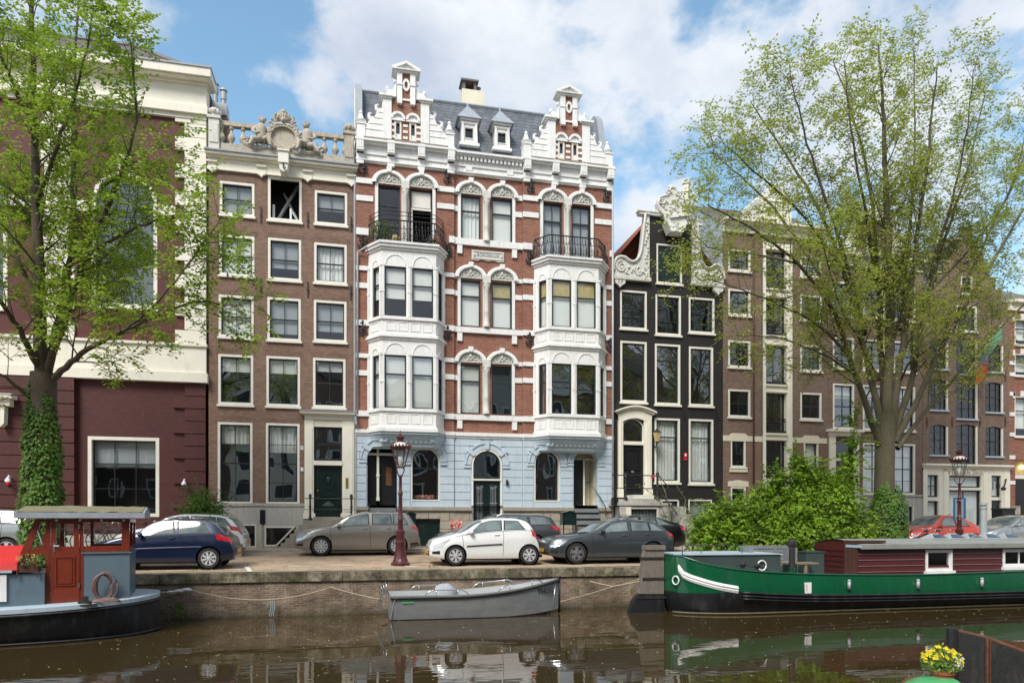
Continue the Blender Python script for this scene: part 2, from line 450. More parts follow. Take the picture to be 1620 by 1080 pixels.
brick('brickmaroon', (.072,.015,.012), (.098,.021,.017), (.048,.010,.009), paint=True, rough=.6)
brick('brickblack', (.013,.010,.009), (.019,.015,.013), (.010,.009,.008), paint=True, rough=.6)
brick('brickdull', (.175,.108,.076), (.27,.176,.13), (.17,.15,.13), stain=((.30,.27,.23), .74))
brick('brickwarm', (.17,.088,.062), (.25,.14,.10), (.27,.23,.19), stain=((.4,.36,.3), .74))
brick('brickopp', (.10,.06,.045), (.14,.085,.06), (.15,.13,.11))
brick('quaybrick', (.088,.062,.045), (.15,.108,.082), (.20,.185,.155), stain=((.42,.40,.36), .70), rough=.9)
brick('slate', (.095,.105,.12), (.17,.18,.20), (.035,.038,.042), w=.34, h=.20, ms=.016, rough=.55)
brick('pantile', (.40,.10,.035), (.52,.15,.06), (.20,.05,.02), w=.2, h=.22, ms=.03)
brick('darktile', (.12,.105,.10), (.19,.165,.15), (.05,.045,.04), w=.22, h=.25, ms=.035)
brick('stoneblock', (.34,.30,.24), (.44,.39,.32), (.10,.09,.07), w=.9, h=.36, ms=.018, stain=((.14,.12,.09), .58))
glass('pane', wav=.18); glass('panewavy', wav=1.0, sc=.75, refl=.24); glass('panedark', tint=(.35,.38,.38), refl=.16, wav=.5)
glass('carglass', tint=(.30,.38,.37), refl=.16, wav=.0); glass('lampglass', tint=(.93,.95,.94), refl=.06, wav=0)
leafm('leaf_r', (.37,.39,.07), (.48,.48,.11), .55, (.28,.33,.06))
leafm('leaf_l', (.25,.37,.035), (.40,.50,.07), .50, (.16,.27,.03))
leafm('leaf_s', (.15,.31,.018), (.34,.48,.04), .35, (.06,.14,.012))
leafm('leaf_ivy', (.025,.07,.012), (.07,.15,.02), .2, (.02,.05,.01))
leafm('leaf_bush', (.07,.16,.020), (.15,.27,.035), .28, (.04,.10,.015))
# concrete detail: quay wall gets a green-black band near the water that follows height
t = NT('quaywall')
src = M['quaybrick']
# street paving
def paving(key, c1, c2, mo, w, h, rot=0, moss=0):
    t = NT(key); mp = t.n('ShaderNodeMapping'); mp.inputs['Rotation'].default_value = (0,0,rot); t.l(t.co, 0, mp, 0)
    b = t.n('ShaderNodeTexBrick'); t.l(mp, 0, b, 'Vector')
    b.inputs['Scale'].default_value = 1; b.inputs['Brick Width'].default_value = w; b.inputs['Row Height'].default_value = h
    b.inputs['Mortar Size'].default_value = .012; b.inputs['Mortar Smooth'].default_value = .4
    b.inputs['Color1'].default_value = (*c1,1); b.inputs['Color2'].default_value = (*c2,1); b.inputs['Mortar'].default_value = (*mo,1)
    f = t.noise(.7, 7, .7); c = t.mix(t.ramp(f, [(.40,(0,0,0)),(.65,(.45,)*3)]), b.outputs['Color'], mul(c2, 1.2))
    f = t.noise(2.3, 6, .7); c = t.mix(t.ramp(f, [(.5,(0,0,0)),(.75,(.5,)*3)]), c, mul(c1, .62))
    if moss:
        f = t.noise(1.3, 8, .75); c = t.mix(t.ramp(f, [(.55,(0,0,0)),(.7,(moss,)*3)]), c, (.19,.16,.075))
    t.col(c); t.bump(b.outputs['Fac'], -.5, .008)
    t.done(key, .85)
paving('paving', (.34,.20,.125), (.58,.43,.29), (.19,.15,.10), .21, .07, R(45))
paving('paving_edge', (.32,.235,.16), (.46,.35,.24), (.19,.16,.11), .21, .07, 0, .8)
paving('flags', (.27,.255,.23), (.33,.31,.28), (.15,.14,.12), .3, .3, 0, .2)
# water
t = NT('water'); t.col((.044,.029,.011))
a = t.noise(.9, 3, .55, stretch=(.55, 1.5, 1)); b_ = t.noise(4.5, 2, .5, stretch=(.5,1.3,1))
p = t.bump(a, .07, .10); t.bump(b_, .03, .012, p)
t.p.inputs['IOR'].default_value = 1.42
t.done('water', .02, spec=.5)
# quay wall with weathering
t = NT('quaywall2'); sp = t.n('ShaderNodeSeparateXYZ'); t.l(t.co, 0, sp, 0)
cb = t.n('ShaderNodeCombineXYZ'); t.l(sp, 0, cb, 0); t.l(sp, 2, cb, 1)
b = t.n('ShaderNodeTexBrick'); t.l(cb, 0, b, 'Vector')
for k_, v_ in (('Scale',1),('Brick Width',.2),('Row Height',.062),('Mortar Size',.009),('Mortar Smooth',.4)): b.inputs[k_].default_value = v_
b.inputs['Color1'].default_value = (.16,.10,.068,1); b.inputs['Color2'].default_value = (.32,.225,.16,1); b.inputs['Mortar'].default_value = (.33,.29,.22,1)
c = t.mix(t.ramp(t.noise(.9, 8, .75), [(.42,(0,0,0)),(.62,(.65,)*3)]), b.outputs['Color'], (.085,.06,.04))
c = t.mix(t.ramp(t.noise(2.2, 9, .8, stretch=(1,1,.5)), [(.56,(0,0,0)),(.64,(.75,)*3)]), c, (.36,.32,.26))
mz = t.n('ShaderNodeMapRange'); t.l(sp, 2, mz, 0)
nn = t.noise(3, 5, .7); ma = t.n('ShaderNodeMath', operation='MULTIPLY_ADD'); t.l(nn, 0, ma, 0); ma.inputs[1].default_value = .35; t.l(sp, 2, ma, 2); t.l(ma, 0, mz, 0)
mz.inputs['From Min'].default_value = .10; mz.inputs['From Max'].default_value = .5; mz.inputs['To Min'].default_value = .9; mz.inputs['To Max'].default_value = 0
c = t.mix(mz.outputs[0], c, (.035,.036,.016))
t.col(c); t.bump(t.noise(14, 5, .7), .9, .03); t.done('quaywall', .9)
t = NT('coping'); f = t.noise(2.2, 8, .75); c = t.ramp(f, [(.36,(.045,.038,.024)),(.48,(.12,.10,.065)),(.56,(.22,.19,.13)),(.68,(.40,.35,.26))])
t.col(c); t.bump(t.noise(20,5,.7), .8, .02); t.done('coping', .95)
# green hull / black boundary belongs to the geometry, stripes on the flag to the cloth
t = NT('flag'); sp = t.n('ShaderNodeSeparateXYZ'); t.l(t.co, 0, sp, 0)
mr = t.n('ShaderNodeMapRange'); t.l(sp, 2, mr, 0); mr.inputs['From Min'].default_value = -.1; mr.inputs['From Max'].default_value = 1.0
t.col(t.ramp(mr.outputs[0], [(0,(.7,.10,.02)),(.25,(.65,.08,.1)),(.45,(.45,.08,.35)),(.62,(.06,.12,.5)),(.8,(.05,.3,.5)),(1,(.2,.5,.3))])); t.done('flag', .7)
# ---------------------------------------------------------------- camera, sky, sun
cam = bpy.data.cameras.new('camera'); co = bpy.data.objects.new('camera', cam); COL.objects.link(co)
co.location = (0,0,CZ); co.rotation_euler = (R(90), 0, -A)
cam.sensor_width = 36; cam.lens = 36*F/1620; cam.shift_y = (HY-540)/1620; cam.clip_end = 3000; cam.clip_start = .1
SC.camera = co
SUN_EL, SUN_AZ = R(49), R(216)     # azimuth clockwise from +Y: the sun stands behind the camera, to its left
w = bpy.data.worlds.new('World'); SC.world = w; w.use_nodes = True; nt = w.node_tree; nt.nodes.clear()
def wn(k, **kw):
    n = nt.nodes.new(k)
    for a, v in kw.items(): setattr(n, a, v)
    return n
out = wn('ShaderNodeOutputWorld'); bg = wn('ShaderNodeBackground'); bg.inputs[1].default_value = .105; nt.links.new(bg.outputs[0], out.inputs[0])
sky = wn('ShaderNodeTexSky', sky_type='NISHITA'); sky.sun_disc = False; sky.sun_elevation = SUN_EL; sky.sun_rotation = SUN_AZ
sky.air_density = 1.0; sky.dust_density = .6; sky.ozone_density = 1.6
tc = wn('ShaderNodeTexCoord')
def math_(op, a, b=None, c=None, clamp=False):
    n = wn('ShaderNodeMath', operation=op); n.use_clamp = clamp
    for i, v in enumerate((a, b, c)):
        if v is None: continue
        if isinstance(v, (int, float)): n.inputs[i].default_value = v
        else: nt.links.new(v, n.inputs[i])
    return n.outputs[0]
nrm = wn('ShaderNodeVectorMath', operation='NORMALIZE'); nt.links.new(tc.outputs['Generated'], nrm.inputs[0])
def sdir(px, py):
    s = (px-CX)/F; v = Vector((cA*s+sA, cA-sA*s, (HY-py)/F)); return v.normalized()
# broad cloud banks: direction, angular radius, weight
banks = [(650,50,.10,1.0),(800,110,.17,1.1),(960,60,.15,1.0),(1010,190,.16,1.0),(1130,150,.13,.9),(880,230,.13,.85),(1300,210,.16,.8),(1480,230,.16,.85),
         (520,150,.05,.5),(1075,300,.05,.8),(1590,40,.08,.7),(1380,330,.14,.6),(1180,80,.08,.7),(690,170,.12,.7),(985,310,.03,.5),(1640,120,.1,.8),
         (-600,-200,.5,.8),(2600,100,.6,.8),(800,-900,.35,.5)]
tot = None
for px, py, r_, wt in banks:
    d = wn('ShaderNodeVectorMath', operation='DISTANCE'); nt.links.new(nrm.outputs[0], d.inputs[0]); d.inputs[1].default_value = sdir(px, py)
    m = wn('ShaderNodeMapRange', interpolation_type='SMOOTHSTEP'); nt.links.new(d.outputs['Value'], m.inputs[0])
    m.inputs[1].default_value = r_*1.45; m.inputs[2].default_value = r_*.1; m.inputs[3].default_value = 0; m.inputs[4].default_value = wt
    tot = m.outputs[0] if tot is None else math_('MAXIMUM', tot, m.outputs[0])
# behind the camera: unseen broken overcast, weighted up to fill the facades softly
sp = wn('ShaderNodeSeparateXYZ'); nt.links.new(nrm.outputs[0], sp.inputs[0])
back = wn('ShaderNodeMapRange'); nt.links.new(sp.outputs[1], back.inputs[0]); back.inputs[1].default_value = .1; back.inputs[2].default_value = -.4; back.inputs[4].default_value = 1.2
tot = math_('MAXIMUM', tot, back.outputs[0])
mp = wn('ShaderNodeMapping'); mp.inputs['Scale'].default_value = (1,1,1.5); nt.links.new(nrm.outputs[0], mp.inputs[0])
def wnoise(sc, det, rough=.55, off=0):
    n = wn('ShaderNodeTexNoise'); n.inputs['Scale'].default_value = sc; n.inputs['Detail'].default_value = det; n.inputs['Roughness'].default_value = rough
    if off:
        m2 = wn('ShaderNodeMapping'); m2.inputs['Location'].default_value = (off, off*.7, off*.3); nt.links.new(mp.outputs[0], m2.inputs[0]); nt.links.new(m2.outputs[0], n.inputs[0])
    else: nt.links.new(mp.outputs[0], n.inputs[0])
    return n.outputs['Fac']
n1 = wnoise(5.5, 10, .58)
dens = math_('ADD', tot, math_('MULTIPLY', math_('SUBTRACT', n1, .5), 2.5))
mask = wn('ShaderNodeMapRange', interpolation_type='SMOOTHSTEP'); nt.links.new(dens, mask.inputs[0])
mask.inputs[1].default_value = .40; mask.inputs[2].default_value = .85; mask.inputs[4].default_value = .93
shade = wn('ShaderNodeValToRGB'); nt.links.new(math_('ADD', math_('MULTIPLY', wnoise(4.6, 8, .6, 3.1), .75), math_('MULTIPLY', dens, .12)), shade.inputs[0])
e = shade.color_ramp.elements; e[0].position = .34; e[0].color = (4.3,4.45,4.65,1); e[1].position = .62; e[1].color = (2.6,2.9,3.5,1)
mix = wn('ShaderNodeMix', data_type='RGBA'); nt.links.new(mask.outputs[0], mix.inputs[0])
br = wn('ShaderNodeMix', data_type='RGBA', blend_type='MULTIPLY'); br.inputs[0].default_value = 1; nt.links.new(sky.outputs[0], br.inputs[6]); br.inputs[7].default_value = (1.12,1.27,1.12,1)
nt.links.new(br.outputs[2], mix.inputs[6]); nt.links.new(shade.outputs[0], mix.inputs[7]); nt.links.new(mix.outputs[2], bg.inputs[0])
sl = bpy.data.lights.new('sun', 'SUN'); sl.energy = 2.0; sl.angle = R(24); sl.color = (1,.96,.9)
so = bpy.data.objects.new('sun', sl); COL.objects.link(so)
sd = Vector((math.sin(SUN_AZ)*math.cos(SUN_EL), math.cos(SUN_AZ)*math.cos(SUN_EL), math.sin(SUN_EL)))
so.rotation_euler = sd.to_track_quat('Z', 'Y').to_euler(); so.location = sd*60
vs = SC.view_settings; vs.view_transform = 'Standard'; vs.look = 'None'; vs.exposure = 1.1; vs.gamma = 1
SC.cycles.max_bounces = 8; SC.cycles.transparent_max_bounces = 16
# ---------------------------------------------------------------- ground, water, quay, street
def struct(mb, name, mat, smooth=None):
    o = mb.build(name, mat, None, smooth); o['kind'] = 'structure'; return o
WZ = -1.22; QY = 20.2
m = MB(); m.quad((-900,-900,-3.2),(900,-900,-3.2),(900,1200,-3.2),(-900,1200,-3.2)); struct(m, 'canal_bed', M['rust'])
m = MB(); m.quad((-90,1.2,WZ),(110,1.2,WZ),(110,QY+.2,WZ),(-90,QY+.2,WZ)); struct(m, 'water', M['water'])
m = MB()
m.quad((-90,QY+.45,.002),(110,QY+.45,.002),(110,27.5,street_z(27.5)),(-90,27.5,street_z(27.5))); struct(m, 'street', M['paving'])
m = MB(); m.quad((-90,QY+.4,.004),(110,QY+.4,.004),(110,QY+1.0,.004+.035*.8),(-90,QY+1.0,.004+.035*.8)); struct(m, 'street_edge', M['paving_edge'])
m = MB(); m.box(-90,110,27.5,27.65,-.2,street_z(27.5)+.09); struct(m, 'kerb', M['limestone'])
SWZ = street_z(27.5)+.085
m = MB(); m.quad((-90,27.65,SWZ),(110,27.65,SWZ),(110,42,SWZ+.1),(-90,42,SWZ+.1)); struct(m, 'pavement', M['paving_edge'])
m = MB(); m.quad((-900,42,SWZ+.1),(900,42,SWZ+.1),(900,1200,SWZ+.1),(-900,1200,SWZ+.1)); m.quad((-900,-900,-.02),(900,-900,-.02),(900,1.2,-.02),(-900,1.2,-.02)); struct(m, 'ground', M['paving_edge'])
t_ = thing('quay_wall', 'weathered brick quay wall with mossy stone coping between the water and the parked cars', 'quay wall', (10, QY, WZ))
m = MB(); m.box(-90,110,QY+.06,QY+.5,-3,-.26); m.build('brickwork', M['quaywall'], t_)
m = MB(); x = -40.0
while x < 50:
    L_ = rnd.uniform(.9, 1.5); j = rnd.uniform(-.01,.01)
    m.box(x, x+L_-.012, QY+j, QY+.46, -.26, -.005+rnd.uniform(-.006,.006)); x += L_
m.build('coping', M['coping'], t_)
t_ = thing('quay_wall', 'plain far quay wall on the opposite side of the canal', 'quay wall', (0, 1.2, WZ))
m = MB(); m.box(-90,110,.8,1.2,-3,-.01); m.build('brickwork', M['quaywall'], t_)
# white bay marks on the setts
m = MB()
def mark(px0, py0, px1, py1, wd=.1):
    def P(px, py):
        z = .05
        for _ in range(6):
            t = (CZ-z)*F/(py-HY); y = t*(cA-(px-CX)/F*sA); z = street_z(y)
        return Vector((X(px,y), y, 0))
    a, b = P(px0,py0), P(px1,py1); d = (b-a).normalized(); n = Vector((-d.y,d.x,0))*wd/2
    q = [a-n, b-n, b+n, a+n]; m.add([(v.x, v.y, street_z(v.y)+.008) for v in q], [(0,1,2,3)])
mark(343,896.5,392,896.5); mark(390,896.5,396,904,.13); mark(456,895.5,560,894.5); mark(600,894,700,892.5,.08); mark(640,896,660,896.5,.1)
struct(m, 'parking_markings', M['fenderwhite'])
# ================================================================ houses
def z3(px, py): return Z(px, py)
GZ = SWZ+.02
def house_body(parent, x0, x1, zt, depth, sidem, name='side_walls', back=True):
    m = MB(); y1 = FY+depth
    m.quad((x0,FY,GZ-.2),(x0,y1,GZ-.2),(x0,y1,zt),(x0,FY,zt)); m.quad((x1,FY,GZ-.2),(x1,y1,GZ-.2),(x1,y1,zt),(x1,FY,zt))
    if back: m.quad((x0,y1,GZ-.2),(x1,y1,GZ-.2),(x1,y1,zt),(x0,y1,zt))
    m.build(name, sidem, parent)
    m = MB(); m.quad((x0+.05,FY+1.3,GZ),(x1-.05,FY+1.3,GZ),(x1-.05,FY+1.3,zt),(x0+.05,FY+1.3,zt)); m.build('interior', M['interior'], parent)
def baluster(mb, x, y, z, h, r=.1):
    p = [(.9,0),(.9,.06),(.5,.08),(.55,.12),(1.25,.3),(1.3,.38),(1.0,.5),(.5,.68),(.42,.8),(.7,.84),(.8,.88),(.8,1)]
    mb.lathe([(a*r, b*h) for a, b in p], (x,y,z), 8)
def anchor(parent, px, y0, y1, mb):
    x = X(px); z0, z1 = Z(px,y1), Z(px,y0)
    mb.box(x-.025, x+.025, FY-.045, FY+.02, z0, z1); mb.box(x-.04,x+.04,FY-.06,FY+.02,(z0+z1)/2-.05,(z0+z1)/2+.03)

# ---------------------------------------------------------------- brown brick house with the balustrade
H2 = thing('canal_house', 'narrow brown brick house topped by a carved stone balustrade with cartouche', 'house', (X(446), FY, GZ))
a0, a1 = X(330), X(562.5)
ztop = Z(446, 262)
rows = [[(347.7,288.8,402.5,341.3),(423.9,281.5,477.4,350),(497.9,303.5,549.2,356)],
        [(347,372.5,402.5,436.5),(424,378,476.5,443.4),(497,385.5,548.6,448.5)],
        [(346,467.7,401.5,533.7),(423,471.5,476,538.8),(496.5,475.9,548.2,540.6)],
        [(345.3,561,400.7,640),(421.5,564,474.8,642.5),(495.2,567,546.6,644.6)],
        [(344.5,668,399.5,796.5),(420.7,669.5,474,797)]]
W2 = [[rect(*r) for r in row] for row in rows]
portal = (X(482), X(560), Z(520,819), Z(520,664))
base_t = Z(415, 799)
door2 = (X(497.5), X(540.5), Z(520,820), Z(520,675))
base_ops = [(X(373), X(405.6), GZ, Z(390,829)), (X(419), X(468), GZ+.02, Z(445,832))]
m = MB(FR); ops = [o for row in W2 for o in row]+[door2]
wall(m, a0, a1, base_t, ztop, ops, .12); m.build('brick_wall', M['brickbrown'], H2)
# soldier-brick lintels
for row in W2:
    for o in row:
        m = MB(FR); n = 22
        for i in range(n):
            xa = o[0]-.08+(o[1]-o[0]+.16)*i/n; xb = xa+(o[1]-o[0]+.16)/n-.012
            k = (i+.5)/n-.5
            m.add([(xa,-.012,o[3]+.004),(xb,-.012,o[3]+.004),(xb+k*.1,-.012,o[3]+.25),(xa+k*.1,-.012,o[3]+.25)], [(0,1,2,3)])
        m.build('lintel', M['brickbrown'], H2)
for j, row in enumerate(W2):
    for i, o in enumerate(row):
        if j == 0 and i == 1:
            w_ = window(H2, FR, o, .1, nx=1, nz=(), sash=.001, opened=True, label='open loft hatch showing dark roof beams')
            q = MB(FR)
            q.tube([(o[0]+.2,.7,o[2]+.1),(o[0]+1.1,1.1,o[3]+.2)], .07, 4); q.tube([(o[1]-.1,.7,o[2]+.1),(o[0]+.5,1.2,o[3]-.1)], .06, 4)
            q.box(o[0]+.15,o[0]+.24,.25,.33,o[2]+.1,o[2]+.75); q.box(o[1]-.5,o[1]-.42,.25,.33,o[2]+.1,o[2]+.65)
            q.tube([(o[1]-.46,.29,o[2]+.6),(o[1]-.15,.29,o[2]+.15)], .035, 4); q.build('beam', M['blind'], w_)
            continue
        if j == 4: window(H2, FR, o, .09, nx=2, nz=(.5,.25,.75), blind=.25+.1*i, bmat=M['curtain'], gmat=M['panewavy'])
        else:
            bl = {(1,0):(1.0,'blind'),(1,1):(.7,'blindgrey'),(1,2):(1.0,'curtain'),(2,0):(1,'blind'),(2,1):(.85,'blindgrey'),(2,2):(.75,'blindgrey'),(3,0):(.3,'blind'),(3,1):(.3,'blind'),(3,2):(.22,'blind'),(0,0):(1,'blindgrey'),(0,2):(.55,'blindgrey')}[(j,i)]
            window(H2, FR, o, .095, nx=2, nz=(.5,), blind=bl[0], bmat=M[bl[1]], gmat=M['panewavy'] if j == 3 else M['pane'], opened=False)
# wall anchors
for px, y0, y1 in ((413,328,352),(487,336,360),(555.5,343,366),(412.5,440,464),(487,446,470),(555,452,474)):
    q = MB(); anchor(H2, px, y0, y1, q); q.build('wall_anchor', M['iron'], H2)
# limestone base
m = MB(FR); wall(m, a0, X(482), GZ-.2, base_t, base_ops, .14, -.05); m.box(a0, X(482), -.09, .1, base_t-.02, base_t+.09)
m.box(X(482), a1, -.05, .3, GZ-.2, Z(520,822))
m.build('stone_base', M['limestone'], H2)
window(H2, FR, base_ops[0], .05, nx=1, nz=(), sill=False, yf=-.06, name='basement_window')
# trapezoid basement window
o = base_ops[1]; w_ = MB(FR)
A_ = [(o[0],o[2]+.02),(o[1]-.75,o[2]+.02),(o[1],o[3]),(o[0],o[3])]; B_ = [(o[0]+.05,o[2]+.08),(o[1]-.78,o[2]+.08),(o[1]-.13,o[3]-.06),(o[0]+.05,o[3]-.06)]
w_.ring(A_, B_, -.07, .05); ww = w_.build('basement_window', M['trim'], H2, None); ww['label'] = 'basement window cut off along the stoop'
q = MB(FR); q.add([(p[0],.02,p[1]) for p in B_], [(0,1,2,3)]); q.build('pane', M['pane'], ww, fix=False)
# portal
m = MB(FR)
c0, c1 = X(482), X(560.5); zb, zt = Z(520,820), Z(520,664)
m.box(c0, X(496.5), -.12, .12, zb, zt-.003); m.box(X(541.5), c1, -.12, .12, zb, zt-.003)
m.box(X(484.5), X(494), -.15, 0, zb+.3, zt-.35); m.box(X(544), X(558), -.15, 0, zb+.3, zt-.35)
m.box(c0, c1, -.16, .1, zt, zt+.16); m.box(c0-.1, c1+.02, -.27, .1, zt+.16, zt+.22); m.box(c0-.17, c1+.04, -.36, .1, zt+.22, zt+.30)
m.box(X(496.5), X(541.5), -.08, .1, zt-.3, zt-.003)
m.box(X(496), X(542), -.16, .1, Z(520,736), Z(520,729))
m.box(c0-.05, X(499), -.16,.1, zb-.004, zb+.22); m.box(X(539), c1+.02, -.16,.1, zb-.004, zb+.22)
por = m.build('door_surround', M['creamlight'], H2)
q = MB(FR); q.box(c0-.2, c1+.05, -.4, .1, zt+.302, zt+.335); q.build('lead_cover', M['lead'], por)
window(H2, FR, (X(497), X(541), Z(520,728), Z(520,676)), .0, sash=.07, nx=2, nz=(.5,), sill=False, name='fanlight', blind=0, gmat=M['panewavy'])
# panelled door
m = MB(FR); dx0, dx1, dz0, dz1 = X(499), X(539.5), Z(520,820), Z(520,737)
m.box(dx0, dx1, .02, .08, dz0, dz1); dc = (dx0+dx1)/2; dh = dz1-dz0
m.ring(outline(dx0+.12,dx1-.12,dz0+dh*.42,dz1-.12), inset(dx0+.12,dx1-.12,dz0+dh*.42,dz1-.12,0,.04), -.01, .03)
m.ring(outline(dx0+.12,dx1-.12,dz0+.12,dz0+dh*.37), inset(dx0+.12,dx1-.12,dz0+.12,dz0+dh*.37,0,.04), -.01, .03)
cz = dz0+dh*.71; el = lambda r1, r2: [(dc+r1*math.cos(2*math.pi*k/20), cz+r2*math.sin(2*math.pi*k/20)) for k in range(20)]
m.ring(el(.25,.36), el(.2,.3), -.03, .03); m.ell((dc,.01,cz),(.12,.05,.22))
m.add([(dc-.27,.01,dz0+dh*.245),(dc,.01,dz0+dh*.15),(dc+.27,.01,dz0+dh*.245),(dc,.01,dz0+dh*.34),(dc,-.05,dz0+dh*.245)], [(0,1,4),(1,2,4),(2,3,4),(3,0,4)])
d_ = m.build('front_door', M['darkgreen'], H2); q = MB(FR); q.ell((dx0+.1,-.02,dz0+dh*.53),(.035,.035,.035)); q.build('door_knob', M['brass'], d_)
q = MB(FR); q.box(X(547), X(551), -.17, -.145, Z(549,772), Z(549,756)); q.build('name_plate', M['brass'], H2)
q = MB(FR); q.box(X(475.5), X(480), -.02, .01, Z(478,745), Z(478,739)); q.build('number_plate', M['porcelain'], H2)
q = MB(FR); q.box(X(475.5), X(480), -.02, .01, Z(478,711), Z(478,705)); q.build('number_plate', M['porcelain'], H2)
text_mesh('7', .13, 'number', M['blackpaint'], H2, ((X(475.5)+X(480))/2, FY-.022, Z(478,708)))
# stoop: platform and steps going down to the left
m = MB(); pz = Z(520,822); n = 6; sx0, sx1 = X(448), X(482)
m.box(sx1, X(562), FY-1.0, FY-.05, GZ-.1, pz); m.box(X(496), X(542), FY-.4, FY-.052, pz, pz+.13)
for i in range(n-1):
    zz = GZ+(pz-GZ)*(i+1)/n; xx = sx0+(sx1-sx0)*i/(n-1)
    m.box(xx, sx1-.001*i, FY-1.0+.002*i, FY-.055, zz-(pz-GZ)/n-.02, zz)
st = m.build('stoop', M['stone'], H2)
m = MB()
def post(m, x, y, z, h=1.0, r=.045):
    m.lathe([(r*1.9,0),(r*1.9,.05),(r*1.2,.1),(r*.9,.2),(r*.85,h*.45),(r*1.3,h*.5),(r*.85,h*.55),(r*.8,h*.82),(r*1.5,h*.86),(r*1.1,h*.9),(r*1.4,h*.95),(r*.5,h)], (x,y,z), 8)
ra = []
for x_ in (X(493), X(556)): post(m, x_, FY-.95, pz, 1.05)
m.tube([(X(484),FY-.95,pz+.86),(X(562),FY-.95,pz+.86)], .018, 6); m.tube([(X(484),FY-.95,pz+.42),(X(562),FY-.95,pz+.42)], .014, 6)
m.build('railing', M['iron'], H2)
# entablature
m = MB(); za, zb2 = Z(446,280.6), Z(446,257)
xa, xb = a0-.02, a1+.02
m.box(xa, xb, FY-.08, FY+.3, za+.001, zb2-.002); m.box(xa-.02, xb+.02, FY-.12, FY, za+.0, za+.07)
m.box(xa-.03, xb+.03, FY-.2, FY+.1, zb2-.14, zb2-.07); m.box(xa-.06, xb+.06, FY-.33, FY+.1, zb2-.07, zb2+.03)
for px in (336, 414, 487, 556):
    xc = X(px); m.prism([(xc-.2,za+.12),(xc-.16,za-.02),(xc-.08,za-.05),(xc,za-.14),(xc+.08,za-.05),(xc+.16,za-.02),(xc+.2,za+.12)], FY-.14, FY-.02)
    m.box(xc-.2, xc+.2, FY-.17, FY-.02, za+.28, za+.34)
m.build('cornice', M['creamlight'], H2)
m = MB(); m.box(xa-.09, xb+.09, FY-.40, FY+.3, zb2+.031, zb2+.09); m.build('gutter', M['lead'], H2)
# hoist beam box
xc = X(451); m = MB(); m.box(xc-.2, xc+.2, FY-.75, FY, zb2-.35, zb2+.10); m.box(xc-.24, xc+.24, FY-.8, FY-.39, zb2+.10, zb2+.16)
m.prism([(xc-.18,zb2-.35),(xc-.14,zb2-.62),(xc,zb2-.70),(xc+.14,zb2-.62),(xc+.18,zb2-.35)], FY-.7, FY-.1)
hb = m.build('hoist_beam', M['trim'], H2); q = MB(); q.tube([(xc,FY-.72,zb2-.36),(xc,FY-.76,zb2-.55),(xc+.05,FY-.76,zb2-.62),(xc+.09,FY-.76,zb2-.55)], .025, 6); q.build('hook', M['iron'], hb)
# balustrade
bz = zb2+.09; by = FY-.05
m = MB(); m.box(a0+.05, a1-.05, by-.12, by+.22, bz, bz+.36); m.build('parapet', M['carved'], H2)
zr = bz+1.32
for x_, nm, mt in ((a0+.24,'pier','whitecarved'), (a1-.26,'pier','carved')):
    m = MB(); m.box(x_-.2, x_+.2, by-.2, by+.2, bz+.001, zr-.05); m.box(x_-.25, x_+.25, by-.25, by+.25, zr-.05, zr+.06); m.box(x_-.16,x_+.16,by-.23,by-.19,bz+.3,zr-.25)
    m.lathe([(.2,0),(.16,.08),(.19,.16),(.22,.26),(.17,.34),(.06,.4)], (x_,by,zr+.06), 10)
    for k in range(8): m.ell((x_+.2*math.cos(k*.785),by+.2*math.sin(k*.785),zr+.26),(.07,.07,.1),6,4)
    m.build(nm, M[mt], H2)
m = MB(); m.box(a0+.45, X(405), by-.1, by+.14, zr-.22, zr-.05); m.build('handrail', M['carved'], H2); m = MB(); m.box(X(497), a1-.47, by-.1, by+.14, zr-.22, zr-.05); m.build('handrail', M['carved'], H2)
for px in (351, 366.5, 385, 513, 530.5, 546.5):
    m = MB(); baluster(m, X(px), by, bz+.36, zr-.22-bz-.36, .115); m.build('baluster', M['carved'], H2, 40)
# cartouche with scrolls and two seated putti
cx = X(449); cz = bz+.98
m = MB()
o1 = [(cx+.80*math.cos(2*math.pi*k/28)*(1+.05*math.cos(4*math.pi*k/28)), cz+.66*math.sin(2*math.pi*k/28)) for k in range(28)]
o2 = [(cx+.63*math.cos(2*math.pi*k/28), cz+.52*math.sin(2*math.pi*k/28)) for k in range(28)]
m.ring(o1, o2, by-.22, by+.12)
m.prism(o2, by-.1, by+.1)
for k in range(26):
    a_ = 2*math.pi*k/26; m.ell((cx+.78*math.cos(a_), by-.16, cz+.64*math.sin(a_)), (.10+.04*(k % 3), .1, .09+.03*(k % 2)), 6, 4)
for s in (-1,1):
    scroll(cx+s*.62, cz+.62, .26, 1.4, s, 1.5, by-.12, .07, m); scroll(cx+s*.3, cz+.98, .24, 1.4, -s, .5, by-.12, .07, m)
    scroll(cx+s*.75, cz-.5, .28, 1.3, s, 3.6, by-.14, .08, m); scroll(cx+s*1.15, cz-.42, .3, 1.4, -s, 0, by-.12, .08, m)
    scroll(cx+s*1.75, cz-.45, .28, 1.3, s, 2, by-.1, .07, m); m.tube([(cx+s*.9,by-.1,cz-.62),(cx+s*1.4,by-.12,cz-.68),(cx+s*2.0,by-.08,cz-.5),(cx+s*2.1,by-.05,cz-.3)], [.1,.12,.1,.05], 6)
for k in range(7):
    a_ = math.pi*(.1+.8*k/6); m.tube([(cx,by-.1,cz+.8),(cx+.3*math.cos(a_),by-.16,cz+.86+.3*math.sin(a_)),(cx+.42*math.cos(a_),by-.1,cz+.86+.52*math.sin(a_))], [.06,.1,.05], 6)
m.ell((cx,by-.2,cz+.84),(.14,.12,.14)); m.ell((cx,by-.12,cz+1.3),(.17,.12,.14))
